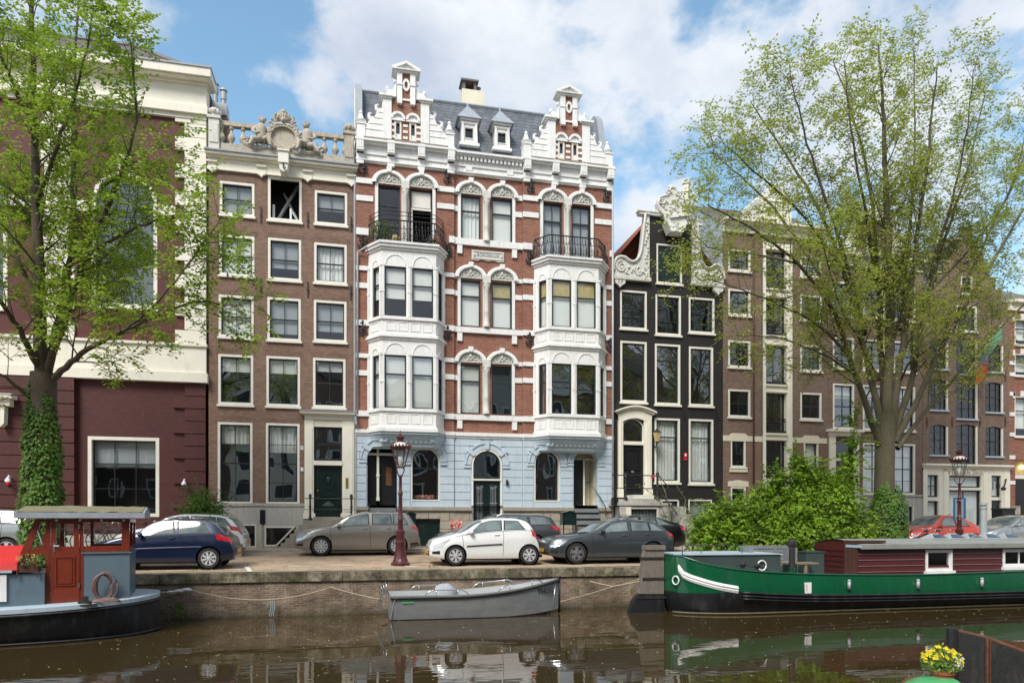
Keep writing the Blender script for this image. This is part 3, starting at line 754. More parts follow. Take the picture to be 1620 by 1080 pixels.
for k in range(60):
    s = rnd.choice((-1,1)); u = rnd.random()
    m.ell((cx+s*(.75+u*1.25), by-.05-rnd.random()*.1, cz-.7+rnd.random()*(1.0-u*.55)), (.05+.07*rnd.random(),.07,.05+.07*rnd.random()), 5, 4)
m.v = [(cx+(x-cx)*.76, y, bz+.3+(z-bz-.3)*.80) for x, y, z in m.v]
m.build('cartouche', M['carved'], H2, 50)
def putto(x, s):
    m = MB(); z0 = cz-.15; y = by-.12
    # one continuous lathe-like body, leaning, then limbs grown from it
    m.tube([(x,y,z0-.25),(x+.01*s,y-.02,z0-.05),(x+.02*s,y-.03,z0+.2),(x+.02*s,y-.02,z0+.42),(x+.0*s,y-.02,z0+.54),(x-.02*s,y-.03,z0+.60)], [.2,.23,.2,.24,.14,.09], 10)
    m.ell((x-.03*s,y-.04,z0+.74),(.13,.13,.15), 10, 8)
    for k in range(9): a_ = k*.7; m.ell((x-.03*s+.11*math.cos(a_),y-.02+.09*math.sin(a_),z0+.83+.03*math.cos(3*a_)),(.055,.055,.055),5,4)
    m.tube([(x+.2*s,y-.02,z0+.42),(x+.34*s,y-.08,z0+.22),(x+.2*s,y-.2,z0+.05),(x+.05*s,y-.22,z0+.1)], [.085,.075,.06,.05], 7)
    m.tube([(x-.2*s,y-.02,z0+.42),(x-.32*s,y-.06,z0+.25),(x-.46*s,y-.08,z0+.35)], [.085,.07,.05], 7)
    m.tube([(x-.08*s,y-.1,z0-.18),(x-.28*s,y-.25,z0-.12),(x-.34*s,y-.2,z0-.42),(x-.42*s,y-.25,z0-.48)], [.14,.12,.08,.05], 7)
    m.tube([(x+.08*s,y-.1,z0-.2),(x+.3*s,y-.22,z0-.22),(x+.42*s,y-.2,z0-.5),(x+.5*s,y-.25,z0-.52)], [.14,.12,.08,.05], 7)
    m.v = [(p[0], p[1], bz+.3+(p[2]-bz-.3)*.88) for p in m.v]
    m.build('putto', M['carved'], H2, True)
putto(X(415), -1); putto(X(486), 1)
# steel flues
for px0, px1, y0 in ((336,345.5,133),(349,358.5,141)):
    m = MB(); r_ = (X(px1,31.2)-X(px0,31.2))/2; xc_ = X((px0+px1)/2,31.2); z1_ = Z(345,y0,31.2); z0_ = Z(345,184,31.2)
    m.lathe([(r_*.85,0),(r_*.85,z1_-z0_-.45),(r_*1.05,z1_-z0_-.44),(r_*1.05,z1_-z0_-.12),(r_*.7,z1_-z0_-.1),(r_*1.35,z1_-z0_-.06),(r_*1.2,z1_-z0_)], (xc_,31.2,z0_), 12)
    m.build('flue', M['zinc'], H2, 40)
m = MB(); m.box(X(337,31.2), X(360,31.2), 31.0, 31.6, Z(345,184,31.2)-.02, Z(345,152,31.2)-.4); m.build('flue_box', M['zinc'], H2)
m = MB(); m.box(X(352,31.4), X(361,31.4), 31.05, 32, ztop, Z(356,184,31.4)); m.build('chimney', M['brickbrown'], H2)
house_body(H2, a0, a1, ztop-.05, 9, M['brickdull'])
m = MB(); m.quad((a0,FY+.3,zb2),(a1,FY+.3,zb2),(a1,FY+9,zb2+.3),(a0,FY+9,zb2+.3)); m.build('flat_roof', M['roofgrey'], H2)
# rain pipe between the houses
m = MB(); m.tube([(a1-.03,FY-.1,zb2-.1),(a1-.03,FY-.1,Z(560,660))], .05, 8); m.tube([(a1-.03,FY-.1,Z(560,660)),(a1+.0,FY-.42,Z(560,662)),(a1+.02,FY-.42,Z(560,672)),(a1+.02,FY-.15,Z(560,680)),(a1+.02,FY-.15,GZ)], .055, 8); m.build('rain_pipe', M['lead'], H2, 40)

# ---------------------------------------------------------------- dark red corner building on the left
H1 = thing('corner_building', 'large dark red brick building with cream corner blocks and tall arched window', 'building', (X(150), FY, GZ))
b0, b1 = -24.0, X(325)
zc_b, zc_t = Z(300,606), Z(300,545)     # cream band between the storeys
m = MB(FR)
big = rect(145,274,249,486, rise=0); bigr = (big[1]-big[0])/2
big = (X(145), X(249), Z(197,486), Z(197,272), bigr)
low = (X(139), X(252), Z(196,817), Z(196,691))
bigL = (X(-85), X(12), Z(-40,486), Z(-40,272), (X(12)-X(-85))/2)
ztopw = Z(300,190)
wall(m, b0, b1, zc_t, ztopw, [big, bigL], .2); m.build('upper_wall', M['brickdarkred'], H1)
m = MB(FR); wall(m, X(119), b1, GZ+.55, zc_b, [low], .22); m.build('lower_wall', M['brickmaroon'], H1)
# rusticated bays of the lower storey
m = MB(); zz = GZ+.55; k = 0
while zz < zc_b-.05:
    h = min(.50, zc_b-.02-zz)
    m.box(b0, X(117,FY-.25), FY-.25, FY+.1, zz+.03, zz+h-.012)
    xl = X(275 if k % 2 == 0 else 293); m.box(xl, b1+.02, FY-.09, FY+.1, zz+.02, zz+h-.01); zz += .5; k += 1
m.box(b0, X(116.5,FY-.22), FY-.22, FY+.1, GZ+.5, zc_b)
m.build('rusticated_blocks', M['brickmaroon'], H1)
# plinth
m = MB(); m.box(b0, b1+.03, FY-.14, FY+.3, GZ-.2, GZ+.56); m.box(b0, X(119,FY-.33), FY-.33, FY+.1, GZ-.2, GZ+.52); m.build('plinth', M['limestone'], H1)
# cream trim
m = MB()
m.box(b0, b1+.05, FY-.12, FY+.1, zc_b+.38, zc_t-.1); m.box(b0, b1+.12, FY-.26, FY+.1, zc_b, zc_b+.38-.004); m.box(b0, b1+.1, FY-.2, FY+.1, zc_t-.098, zc_t)
m.build('cream_band', M['creamlight'], H1)
m = MB(); zz = zc_t+.002; k = 0
while zz < ztopw:
    h = min(.55, ztopw-zz)
    xl = X(278 if k % 2 == 0 else 293); m.box(xl, b1+.04, FY-.1, FY+.2, zz+.02, zz+h-.012)
    m.box(X(72 if k % 2 else 66), X(113 if k % 2 else 119), FY-.1, FY+.1, zz+.02, zz+h-.012); zz += .55; k += 1
m.box(X(294), b1+.03, FY-.08, FY+.19, zc_t, ztopw); m.box(X(74), X(112), FY-.08, FY+.1, zc_t, ztopw)
m.build('corner_blocks', M['creamlight'], H1)
m = MB(); zz = Z(300,332); m.box(X(15), X(66), FY-.09, FY+.05, Z(40,328), Z(40,312)); m.build('impost_band', M['creamlight'], H1); m = MB(); m.box(X(119), X(143), FY-.09, FY+.05, Z(130,334), Z(130,318)); m.build('impost_band', M['creamlight'], H1); m = MB(); m.box(X(251), X(278), FY-.09, FY+.05, Z(265,342), Z(265,326)); m.build('impost_band', M['creamlight'], H1)
# entablature
m = MB(); e0 = ztopw; e1 = Z(300,123)
m.box(b0, b1+.06, FY-.13, FY+.5, e0, e1-.35); m.box(b0, b1+.12, FY-.25, FY+.5, Z(300,183), Z(300,171)); m.box(b0, b1+.09, FY-.2, FY+.5, Z(300,171)+.001, Z(300,168))
m.box(b0, b1+.1, FY-.25, FY+.5, e1-.35+.001, e1-.2); m.box(b0, b1+.3, FY-.6, FY+.5, e1-.2+.001, e1+.12); m.box(b0, b1+.25, FY-.5, FY+.5, e1-.26, e1-.202)
m.build('cornice', M['creamlight'], H1)
m = MB(); m.box(b0, b1+.33, FY-.64, FY+.5, e1+.121, e1+.19); m.build('gutter', M['lead'], H1)
rr = e1+.19; x_h = X(218,34); pts = [(b0,FY-.2,rr),(b1-.3,FY-.2,rr),(X(215,33.6),FY+3.6,Z(215,75,33.6)),(b0,FY+3.6,Z(215,75,33.6)),(b1-.3,FY+12,rr)]
m = MB(); m.add(pts, [(0,1,2,3),(1,4,2)]); m.build('tiled_roof', M['darktile'], H1)
m = MB(); m.tube([pts[1],pts[2]], .12, 6); m.tube([pts[2],pts[3]], .12, 6); m.build('ridge_tiles', M['rooftile'], H1)
window(H1, FR, big, .14, nx=3, nz=(.70,.18,.36,.53), rail=.12, gmat=M['panewavy'], name='arched_window', yd=.2)
window(H1, FR, bigL, .14, nx=3, nz=(.70,.18,.36,.53), rail=.12, gmat=M['panewavy'], name='arched_window', yd=.2)
m = MB(); xc = X(197); m.prism([(xc-.2,Z(197,270)),(xc+.2,Z(197,270)),(xc+.28,Z(197,247)),(xc-.28,Z(197,247))], FY-.12, FY+.05); m.build('keystone', M['creamlight'], H1)
window(H1, FR, low, .13, nx=3, nz=(.68,.34), blind=.36, bmat=M['blindgrey'], rail=.05, name='shop_window', yd=.24, sill=False)
for px, py, s in ((293,765,1),(20,760,1)):
    m = MB(); x_ = X(px, FY-.1); z_ = Z(px,py,FY-.1); y_ = FY-(.12 if px > 200 else .28)
    m.tube([(x_,y_+.06,z_+.1),(x_,y_-.12,z_+.16),(x_,y_-.2,z_+.08)], .035, 6); m.lathe([(.02,.1),(.07,.06),(.1,-.02),(.1,-.06)], (x_,y_-.2,z_), 10)
    o = m.build('wall_lamp', M['porcelain'], H1, 40); o['label'] = 'small white outdoor lamp'
m = MB(); m.ell((X(13,FY-.3),FY-.3,Z(13,765)),(.08,.06,.08)); m.build('alarm_bell', M['redsign'], H1)
m = MB(); x_ = X(4,FY-.5); m.box(b0, X(19,FY-.7), FY-.75, FY-.2, Z(10,634), Z(10,627)); m.box(b0, X(15,FY-.6), FY-.6, FY-.2, Z(10,645), Z(10,634.5)); m.prism([(X(1,FY-.5),Z(5,678)),(X(7,FY-.5),Z(5,672)),(X(8,FY-.5),Z(5,646)),(X(0,FY-.5),Z(5,646))], FY-.55, FY-.2); m.build('door_hood', M['creamlight'], H1)
m = MB(); y1 = FY+12; m.quad((b1,FY,GZ-.2),(b1,y1,GZ-.2),(b1,y1,e1),(b1,FY,e1)); m.quad((b0,FY,GZ-.2),(b0,y1,GZ-.2),(b0,y1,e1),(b0,FY,e1)); m.build('side_walls', M['brickdarkred'], H1)
m = MB(); m.quad((b0,FY+1.6,GZ),(b1-.05,FY+1.6,GZ),(b1-.05,FY+1.6,e1),(b0,FY+1.6,e1)); m.build('interior', M['interior'], H1)
m = MB(); m.box(X(325)+.02, X(330)-.01, FY+.35, FY+9, GZ, Z(328,240)); m.build('gap_wall', M['brickdarkred'], H1)
# ---------------------------------------------------------------- double house: light blue ground floor, red brick, white bays
H3 = thing('canal_house', 'broad red brick double house with stepped gables, white bays and light blue ground floor', 'house', (X(766), FY, GZ))
c0, c1 = X(563.5), X(967)
xm0, xm1 = X(718), X(826)           # the middle part stands back a little
WB = -.12                            # local y of the wings' wall
z_g = Z(766, 686)                    # top of the blue ground floor
z_s = Z(766, 803)                    # top of the stone base
z_e = Z(766, 281)                    # underside of the entablature
# openings above
topL = [rect(598,295,632.6,386), rect(648.5,300,683.6,388)]
topM = [rect(728.8,309,760.3,381), rect(778,314.5,810.3,386.5)]
topR = [rect(857.7,321.8,888.3,408), rect(903.6,327.5,932.7,412)]
zt3 = Z(766, 312)
midM2 = [rect(728.5,442.5,760.3,516.8), rect(777.8,446.6,809.8,519.6)]
midM1 = [rect(728.2,575.7,760,653.7), rect(777.8,578.8,809.5,656)]
bz0 = 12.92  # balcony floor
for L_ in (topL, topR):
    for i in range(2): L_[i] = (L_[i][0], L_[i][1], bz0+.05, zt3)
for L_ in (topM,): L_[0] = (*L_[0][:2], Z(766,383), zt3); L_[1] = (*L_[1][:2], Z(766,383), zt3)
z2a, z2b = Z(766,518), Z(766,445.2); z1a, z1b = Z(766,655), Z(766,577.5)
midM2 = [(o[0],o[1],z2a,z2b) for o in midM2]; midM1 = [(o[0],o[1],z1a,z1b) for o in midM1]
m = MB(FR)
wall(m, c0, xm0, z_g, z_e, topL+[(X(603),X(689),z_g+.3,bz0-.3)], .2, WB)
wall(m, xm1, c1, z_g, z_e, topR+[(X(866),X(945),z_g+.3,bz0-.3)], .2, WB)
wall(m, xm0, xm1, z_g, z_e, topM+midM2+midM1, .15, 0)
m.quad((xm0,WB,z_g),(xm0,0,z_g),(xm0,0,z_e),(xm0,WB,z_e)); m.quad((xm1,WB,z_g),(xm1,0,z_g),(xm1,0,z_e),(xm1,WB,z_e))
m.build('brick_wall', M['brickred'], H3)
# string courses
def courses(z0, z1, out=.05, thick=False):
    m = MB(FR)
    m.box(c0, xm0-.0, WB-out, WB+.05, z0, z1); m.box(xm1, c1, WB-out, WB+.05, z0, z1)
    return m
def strip(z0, z1, segs, out=.05, name='string_course'):
    for a, b, y in segs:
        m = MB(FR); m.box(a, b, y-out, y+.04, z0, z1); m.build(name, M['white'], H3)
bayL = (X(583), X(706)); bayR = (X(844), X(961))
wing_top = [(c0, topL[0][0]-.2, WB), (topL[1][1]+.2, xm0, WB), (xm0, topM[0][0]-.12, 0), (topM[1][1]+.12, xm1, 0), (xm1, topR[0][0]-.2, WB), (topR[1][1]+.2, c1, WB)]
strip(zt3-.02, zt3+.2, wing_top, .07)
strip(zt3-.75, zt3-.52, wing_top)
z_b3 = Z(766,391); strip(z_b3, z_b3+.28, [(c0, c1 and bayL[0], WB), (bayL[1]+.1, xm0, WB), (xm0, xm1, -.03), (xm1, bayR[0]-.1, WB), (bayR[1]+.05, c1, WB)], .08)
for zt, zb in ((z2b, z2a), (z1b, z1a)):
    seg = [(c0, bayL[0]+.1, WB), (bayL[1]-.15, xm0, WB), (xm0, midM2[0][0]-.12, 0), (midM2[1][1]+.12, xm1, 0), (xm1, bayR[0]+.1, WB), (bayR[1]-.15, c1, WB)]
    strip(zt+.02, zt+.2, seg, .07); strip(zt-.72, zt-.5, seg)
    strip(zb-.28, zb-.05, [(c0, bayL[0]+.1, WB), (bayL[1]-.15, xm0, WB), (xm0, xm1, -.03), (xm1, bayR[0]+.1, WB), (bayR[1]-.15, c1, WB)], .08)
for z_ in (z_b3, z2a-.28, z1a-.28):
    for px in (727, 813.5):
        m = MB(FR); m.box(X(px)-.11, X(px)+.11, -.09, .0, z_-.38, z_+.002); m.build('stone_block', M['white'], H3)
# round-arched hoods with carved tympana over paired openings
def hood(ops, y, zs):
    for o in ops:
        cx = (o[0]+o[1])/2; ro = (o[1]-o[0])/2+.27; ri = ro-.2; h = .80
        N = 16; arc = lambda r, k_=h: [(cx+r*math.cos(math.pi*k/N), zs+r*k_*math.sin(math.pi*k/N)) for k in range(N+1)]
        m = MB(FR); m.ring(arc(ro), arc(ri), y-.13, y+.05, closed=False); m.ring(arc(ro-.07), arc(ri+.03), y-.17, y, closed=False)
        m.prism([(cx-.08,zs+ro*h-.12),(cx+.08,zs+ro*h-.12),(cx+.11,zs+ro*h+.09),(cx-.11,zs+ro*h+.09)], y-.2, y)
        m.build('arch_hood', M['white'], H3)
        m = MB(FR); pl = arc(ri+.01)
        m.add([(p[0],y-.03,p[1]) for p in pl], [tuple(range(len(pl)))])
        for s in (-1,1):
            scroll(cx+s*ri*.42, zs+.17, .13, 1.3, s, 0, y-.05, .035, m); scroll(cx+s*ri*.72, zs+.12, .09, 1.2, -s, 1, y-.05, .03, m)
            m.tube([(cx,y-.06,zs+.08),(cx+s*.16,y-.07,zs+.3),(cx+s*.08,y-.07,zs+.42)],.03,5)
        m.ell((cx,y-.06,zs+.3),(.09,.06,.13)); m.box(cx-ri, cx+ri, y-.06, y, zs, zs+.05)
        m.build('carved_tympanum', M['whitecarved'], H3, 40)
def column(x, z0, z1, y, r=.11):
    m = MB(FR); h = z1-z0
    m.box(x-r*1.5, x+r*1.5, y-.2, y+.0, z1-.1, z1+.2); m.lathe([(r*1.3,0),(r*1.3,.12),(r,.18),(r*.95,h*.3),(r*1.1,h*.32),(r*.9,h*.36),(r*.85,h-.4),(r*1.0,h-.36),(r*.95,h-.32),(r*1.5,h-.12),(r*1.5,h-.1)], (x,y-.09,z0), 10)
    for k in range(5): m.ell((x+r*.9*math.cos(.6*k+.3), y-.15, z1-.22),(.04,.05,.09),5,4)
    m.box(x-r*1.4, x+r*1.4, y-.02, y+.1, z0, z1)
    m.build('column', M['whitecarved'], H3, 40)
for ops, y, zs in ((topL,WB,zt3+.05),(topM,0,zt3+.05),(topR,WB,zt3+.05),(midM2,0,z2b+.08),(midM1,0,z1b+.08)):
    hood(ops, y, zs)
    column((ops[0][1]+ops[1][0])/2, ops[0][2], ops[0][3]+.0, y)
    for o, s in ((ops[0],-1),(ops[1],1)):
        e = o[0] if s < 0 else o[1]
        m = MB(FR); m.box(e-.13 if s < 0 else e, e if s < 0 else e+.13, y-.06, y+.1, o[2], o[3]+.08); m.build('jamb', M['white'], H3)
# windows of the middle part
for i, o in enumerate(topM): window(H3, FR, o, 0, nz=(.66,), sash=.06, rail=.07, blind=1, bmat=M['curtain' if i == 0 else 'blind'], sill=False, yd=.13)
for i, o in enumerate(midM2):
    w_ = window(H3, FR, o, 0, nz=(.66,), sash=.06, rail=.07, blind=1, bmat=M['blind'], sill=False, yd=.13)
    if i == 1:
        q = MB(FR); q.box(o[0]+.06,o[1]-.06,.155,.165,o[2]+(o[3]-o[2])*.68,o[3]-.06); q.build('stained_glass', M['amberglass'], w_)
        w_['label'] = 'window with amber leaded top light'
for i, o in enumerate(midM1): window(H3, FR, o, 0, nz=(.66,), sash=.06, rail=.07, blind=1 if i == 0 else 0, bmat=M['blind'], sill=False, yd=.13, gmat=M['panewavy'])
# balcony doors
FRW = frame(0, FY+WB)
for k, (L_) in enumerate((topL, topR)):
    for i, o in enumerate(L_):
        op = (k == 0 and i == 1)
        w_ = window(H3, FRW, o, 0, nx=1 if op else 2, nz=(.70,), sash=.07, rail=.08, sill=False, yd=.18, name='balcony_door', blind=0 if k == 0 else 1, bmat=M['blindgrey'], opened=op)
        if op:
            w_['label'] = 'balcony door standing open on a dark room'
            q = MB(FRW); q.box(o[0]+.05,o[0]+.11,.1,.16,o[2],o[2]+(o[3]-o[2])*.68); q.box(o[0]+.07,o[1]-.07,.14,.15,o[2]+(o[3]-o[2])*.72,o[3]-.07); q.box(o[0]+.05,o[1]-.05,.08,.16,o[2]+(o[3]-o[2])*.67,o[2]+(o[3]-o[2])*.70); q.build('top_light', M['trim'], w_)
# plaque
px0, px1 = X(746), X(797); pz0, pz1 = Z(771,413), Z(771,398)
m = MB(FR); xc = (px0+px1)/2
m.prism([(px0,pz0),(px0+.25,pz0-.03),(px0+.45,pz0+.03),(xc,pz0-.02),(px1-.45,pz0+.03),(px1-.25,pz0-.03),(px1,pz0),(px1,pz1),(px0,pz1)], -.06, .02)
m.ring(outline(px0+.04,px1-.04,pz0+.04,pz1-.03), inset(px0+.04,px1-.04,pz0+.04,pz1-.03,0,.04), -.085, -.05)
for s in (-1,1): m.ell((xc+s*(px1-px0)*.42,-.08,(pz0+pz1)/2),(.05,.04,.07)); 
pq = m.build('plaque', M['whitecarved'], H3)
text_mesh('BORDEAUX', .19, 'lettering', M['greysign'], H3, (xc, FY-.072, (pz0+pz1)/2+.01))
# ornate wall anchors
for px, py, y in ((575,270,WB),(707,284,WB),(838.5,300,WB),(957.5,314,WB),(572.6,388,WB),(573.6,522,WB),(709,400,WB),(707.5,530,WB),(836.3,411,WB),(836.5,540,WB),(963.5,548,WB)):
    m = MB(FRW); x_, z_ = X(px), Z(px,py)
    m.tube([(x_,-.06,z_-.28),(x_,-.07,z_+.28)], .03, 6)
    for s in (-1,1):
        scroll(x_+s*.08, z_+.16, .09, 1.2, s, 2, -.07, .028, m, 12); scroll(x_+s*.08, z_-.12, .1, 1.2, -s, 2, -.07, .03, m, 12)
    m.ell((x_,-.08,z_+.3),(.05,.04,.07)); m.ell((x_,-.09,z_),(.07,.05,.07))
    m.build('wall_anchor', M['iron'], H3, 40)
# ---- bays
def bay(name, xw0, xf0, xf1, xw1, label, blinds, stained):
    D = .85; yF = FY-D; yW = FY+WB
    B = None
    zlev = [(z1a-.02, z1b+.0, z_g-.02), (0,0,0)]
    poly = lambda e, top=0: [(xw0-e, yW), (xf0-e*.55, yF-e), (xf1+e*.55, yF-e), (xw1+e, yW)]
    faces = [((xw0,yW),(xf0,yF),1), ((xf0,yF),(xf1,yF),2), ((xf1,yF),(xw1,yW),1)]
    zlow, zmid, ztopb = z_g, 9.09, bz0-.28
    m0 = MB()
    root = m0.slab(poly(.02), zlow-.02, zlow+.0).build(name, M['white'], H3); root['label'] = label
    for st, (wz0, wz1, fl) in enumerate(((z1a, z1b, zlow), (z2a, z2b, zmid))):
        hi = zmid if st == 0 else ztopb
        for fi, (a, b, nw) in enumerate(faces):
            L_ = math.hypot(b[0]-a[0], b[1]-a[1]); ph = math.atan2(b[1]-a[1], b[0]-a[0]); fr = frame(a[0], a[1], ph)
            if nw == 2:
                g = .09; c = L_/2; ops = [(g+.03, c-.12, wz0, wz1+.05), (c+.12, L_-g-.03, wz0, wz1+.05)]
            else:
                ops = [(L_*.30, L_*.80, wz0, wz1+.05)] if True else []
            m = MB(fr); wall(m, 0, L_, fl, hi, ops, .1)
            m.box(-.03, L_+.03, -.05, .0, fl+.02, fl+.10)
            # panels below the windows
            n = 4 if nw == 2 else 1
            for k in range(n):
                xa = .12+(L_-.24)*k/n+.05; xb = .12+(L_-.24)*(k+1)/n-.05
                m.ring(outline(xa,xb,fl+.22,wz0-.22), inset(xa,xb,fl+.22,wz0-.22,0,.03), -.02, .01)
            m.box(-.02, L_+.02, -.07, .0, wz0-.14, wz0-.03); m.box(-.02, L_+.02, -.045, 0, wz0-.03, wz0-.004)
            # blind arches above
            for o in ops:
                cx = (o[0]+o[1])/2; r_ = (o[1]-o[0])/2*.95; N = 14; zz = o[3]+.08
                arc = lambda q: [(cx+q*math.cos(math.pi*k/N), zz+min(r_,.42)/r_*q*math.sin(math.pi*k/N)) for k in range(N+1)]
                m.ring(arc(r_), arc(r_-.035), -.025, .01, closed=False)
            # pilaster strips
            xs = [.045, L_-.045] + ([L_/2] if nw == 2 else [])
            for x_ in xs:
                m.box(x_-.05, x_+.05, -.06, 0, wz0-.002, wz1+.12); m.box(x_-.065, x_+.065, -.075, 0, (wz0+wz1)/2-.03, (wz0+wz1)/2+.05); m.box(x_-.065,x_+.065,-.075,0,wz1+.03,wz1+.12)
            m.build('bay_wall', M['white'], root)
            for k, o in enumerate(ops):
                key = (st, fi, k); bl = blinds.get(key, blinds.get((st,), (0,'blind')))
                w_ = window(root, fr, o, 0, nz=(.64,), sash=.055, rail=.06, blind=bl[0], bmat=M[bl[1]], sill=False, yd=.12, gmat=M['panewavy'] if st == 0 else M['pane'])
                if stained and st == 1:
                    q = MB(fr); h = o[3]-o[2]; q.box(o[0]+.05,o[1]-.05,.135,.145,o[2]+h*.66,o[3]-.05)
                    q2 = q.build('stained_glass', M['amberglass'], root)
                    for u in range(1,5):
                        pass
    for zz, th, e in ((ztopb, .1, .06), (ztopb+.1, .12, .14), (ztopb+.22, .08, .2)):
        MB().slab(poly(e), zz+.001, zz+th).build('bay_cornice', M['white'], root)
    for zz, th, e in ((zmid-.16, .1, .05), (zmid-.06, .08, .12), (zmid+.02, .05, .08)):
        MB().slab(poly(e), zz+.001, zz+th).build('bay_cornice', M['white'], root)
    MB().slab(poly(.17), ztopb+.301, ztopb+.33).build('lead_flashing', M['lead'], root)
    for zz, th, e in ((zlow-.12, .14, .13), (zlow-.22, .1, .07)):
        MB().slab(poly(e), zz+.001, zz+th).build('bay_cornice', M['white' if zz > zlow-.2 else 'blue'], root)
    # corbel under the bay
    m = MB(); prev = None
    prof = [(0,0), (.04,.10), (.16,.22), (.34,.34), (.38,.48), (.62,.56)]
    rows = []
    for d_, dz in prof:
        k = 1-d_
        c_ = (xw0+xw1)/2
        rows.append([(c_+(xw0-c_)*(1-.1*d_/.62)-.05, yW+.02, zlow-.22-dz), (c_+(xf0-c_)*(1-.2*d_), yW+(yF-yW)*k, zlow-.22-dz), (c_+(xf1-c_)*(1-.2*d_), yW+(yF-yW)*k, zlow-.22-dz), (c_+(xw1-c_)*(1-.1*d_/.62)+.05, yW+.02, zlow-.22-dz)])
    m.grid(rows); m.add(rows[-1], [(0,1,2,3)])
    for k in range(12):
        u = k/11; m.ell((xf0+(xf1-xf0)*u, yW+(yF-yW)*.74, zlow-.22-.28),(.1,.05,.06),6,4)
    m.build('bay_corbel', M['blue'], root)
    for s, xx in ((-1, xf0+.1), (1, xf1-.1)):
        q = MB(); scroll(xx, zlow-.22-.2, .12, 1.2, s, 0, yW+(yF-yW)*.85, .035, q); q.build('corbel_scroll', M['blue'], root, 40)
    return root, poly, ztopb+.33
bL, polyL, zbal = bay('bay_window', X(583,FY+WB), X(604,FY-.85), X(690,FY-.85), X(702.5,FY+WB), 'bay window with white blinds, below the balcony with plants',
    {(0,):(1,'blind'), (1,):(.62,'blind')}, False)
bR, polyR, _ = bay('bay_window', X(845,FY+WB), X(869,FY-.85), X(947,FY-.85), X(957.5,FY+WB), 'bay window with amber stained glass top lights and dark panes below',
    {(0,):(0,'blind'), (1,):(1,'blind')}, True)
# ---- balcony railings
def balcony(poly, label, tall):
    pl = [Vector((p[0], p[1], 0)) for p in poly(-.02)]
    m = MB(); H = .92; z0 = zbal
    # belly profile of a bar: (outward, height)
    prof = [(.0,.03),(.10,.12),(.16,.26),(.12,.42),(.03,.58),(.0,.75),(.02,H)]
    cx = sum(p.x for p in pl)/4
    tot = [ (pl[i+1]-pl[i]).length for i in range(3)]
    def at(s):
        for i in range(3):
            if s <= tot[i] or i == 2:
                d = (pl[i+1]-pl[i]).normalized(); n = Vector((d.y,-d.x,0)); return pl[i]+d*s, n, i
            s -= tot[i]
    Ls = sum(tot); N = int(Ls/.125)
    for k in range(N+1):
        p, n, i = at(Ls*k/N)
        m.tube([(p.x+n.x*a, p.y+n.y*a, z0+h) for a, h in prof], .013 if k % 4 else .02, 4)
        if k % 2 == 0 and k < N:
            a, h = .17, .28
            for dd in (-1,1):
                m.tube([(p.x+n.x*a+.0, p.y+n.y*a, z0+.12),(p.x+n.x*.19+n.y*-.06*dd, p.y+n.y*.19+n.x*.06*dd, z0+.26),(p.x+n.x*.14, p.y+n.y*.14, z0+.40)], .012, 4)
            m.ell((p.x+n.x*.02, p.y+n.y*.02, z0+.68),(.035,.035,.05),5,4)
    for off, h, r_ in ((0,H,.03),(0,.6,.014),(.0,.05,.018),(.10,.13,.012)):
        q = []
        for k in range(0,31): 
            p, n, i = at(Ls*k/30); q.append((p.x+n.x*off, p.y+n.y*off, z0+h))
        m.tube(q, r_, 5)
    r_ = m.build('balcony_railing', M['iron'], H3); r_['label'] = label
    if tall:
        q = MB()
        for h in (.2,.36):
            q.tube([at(Ls*k/30)[0]+Vector((0,0,z0+H+h)) for k in range(31)], .015, 5)
        for k in (1,15,29): p = at(Ls*k/30)[0]; q.tube([(p.x,p.y,z0+H),(p.x,p.y,z0+H+.38)], .015, 5)
        q.build('top_rail', M['iron'], r_)
balcony(polyL, 'black ironwork with two extra rails above', True); balcony(polyR, 'black bellied ironwork of the plain balcony', False)
# ---- entablature
e_t = Z(640, 232); 
def entab(x0, x1, y, wing):
    m = MB(FR); top = z_e+0.998
    m.box(x0, x1, y-.08, y+.3, z_e, z_e+0.390); m.box(x0-.02, x1+.02, y-.14, y+.2, z_e+0.062, z_e+0.125); m.box(x0-.02, x1+.02, y-.13, y+.2, z_e+0.328, z_e+0.406)
    m.box(x0, x1, y-.1, y+.3, z_e+0.391, z_e+0.741)
    m.box(x0-.03, x1+.03, y-.26, y+.3, z_e+0.718, z_e+0.796); m.box(x0-.05, x1+.05, y-.36, y+.3, z_e+0.796, z_e+0.874); m.box(x0-.03, x1+.03, y-.3, y+.3, z_e+0.874, z_e+0.913)
    m.build('entablature', M['white'], H3)
    if wing:
        n = 4
        for k in range(n):
            xx = x0+.16+(x1-x0-.32)*k/(n-1)
            m = MB(FR); m.box(xx-.15, xx+.15, y-.34, y, z_e+0.390, z_e+0.936); m.prism([(xx-.15,z_e-.08),(xx+.15,z_e-.08),(xx+.15,z_e+0.390),(xx-.15,z_e+0.390)], y-.13, y)
            for j in range(4): m.box(xx-.12+.07*j, xx-.09+.07*j, y-.36, y-.33, z_e+0.484, z_e+0.780)
            m.build('corbel', M['white'], H3)
        m = MB(FR); m.box(x0+.3, x1-.3, y-.34, y-.1, z_e+0.913, z_e+0.959); m.build('weathering', M['stone'], H3)
    else:
        n = 17
        for k in range(n):
            xx = x0+.12+(x1-x0-.24)*k/(n-1); m = MB(FR); m.box(xx-.05, xx+.05, y-.24, y-.1, z_e+0.562, z_e+0.702); m.build('dentil', M['white'], H3)
        for px in (741, 806):
            m = MB(FR); m.box(X(px)-.14, X(px)+.14, y-.14, y, z_e+0.156, z_e+0.328); m.build('stone_block', M['white'], H3)
entab(c0, xm0, WB, True); entab(xm1, c1, WB, True); entab(xm0+.0, xm1, -.02, False)
ze2 = z_e+.915
m = MB(FR); m.box(xm0, xm1, -.34, .3, ze2-.12, ze2-.03); m.build('gutter', M['white'], H3)
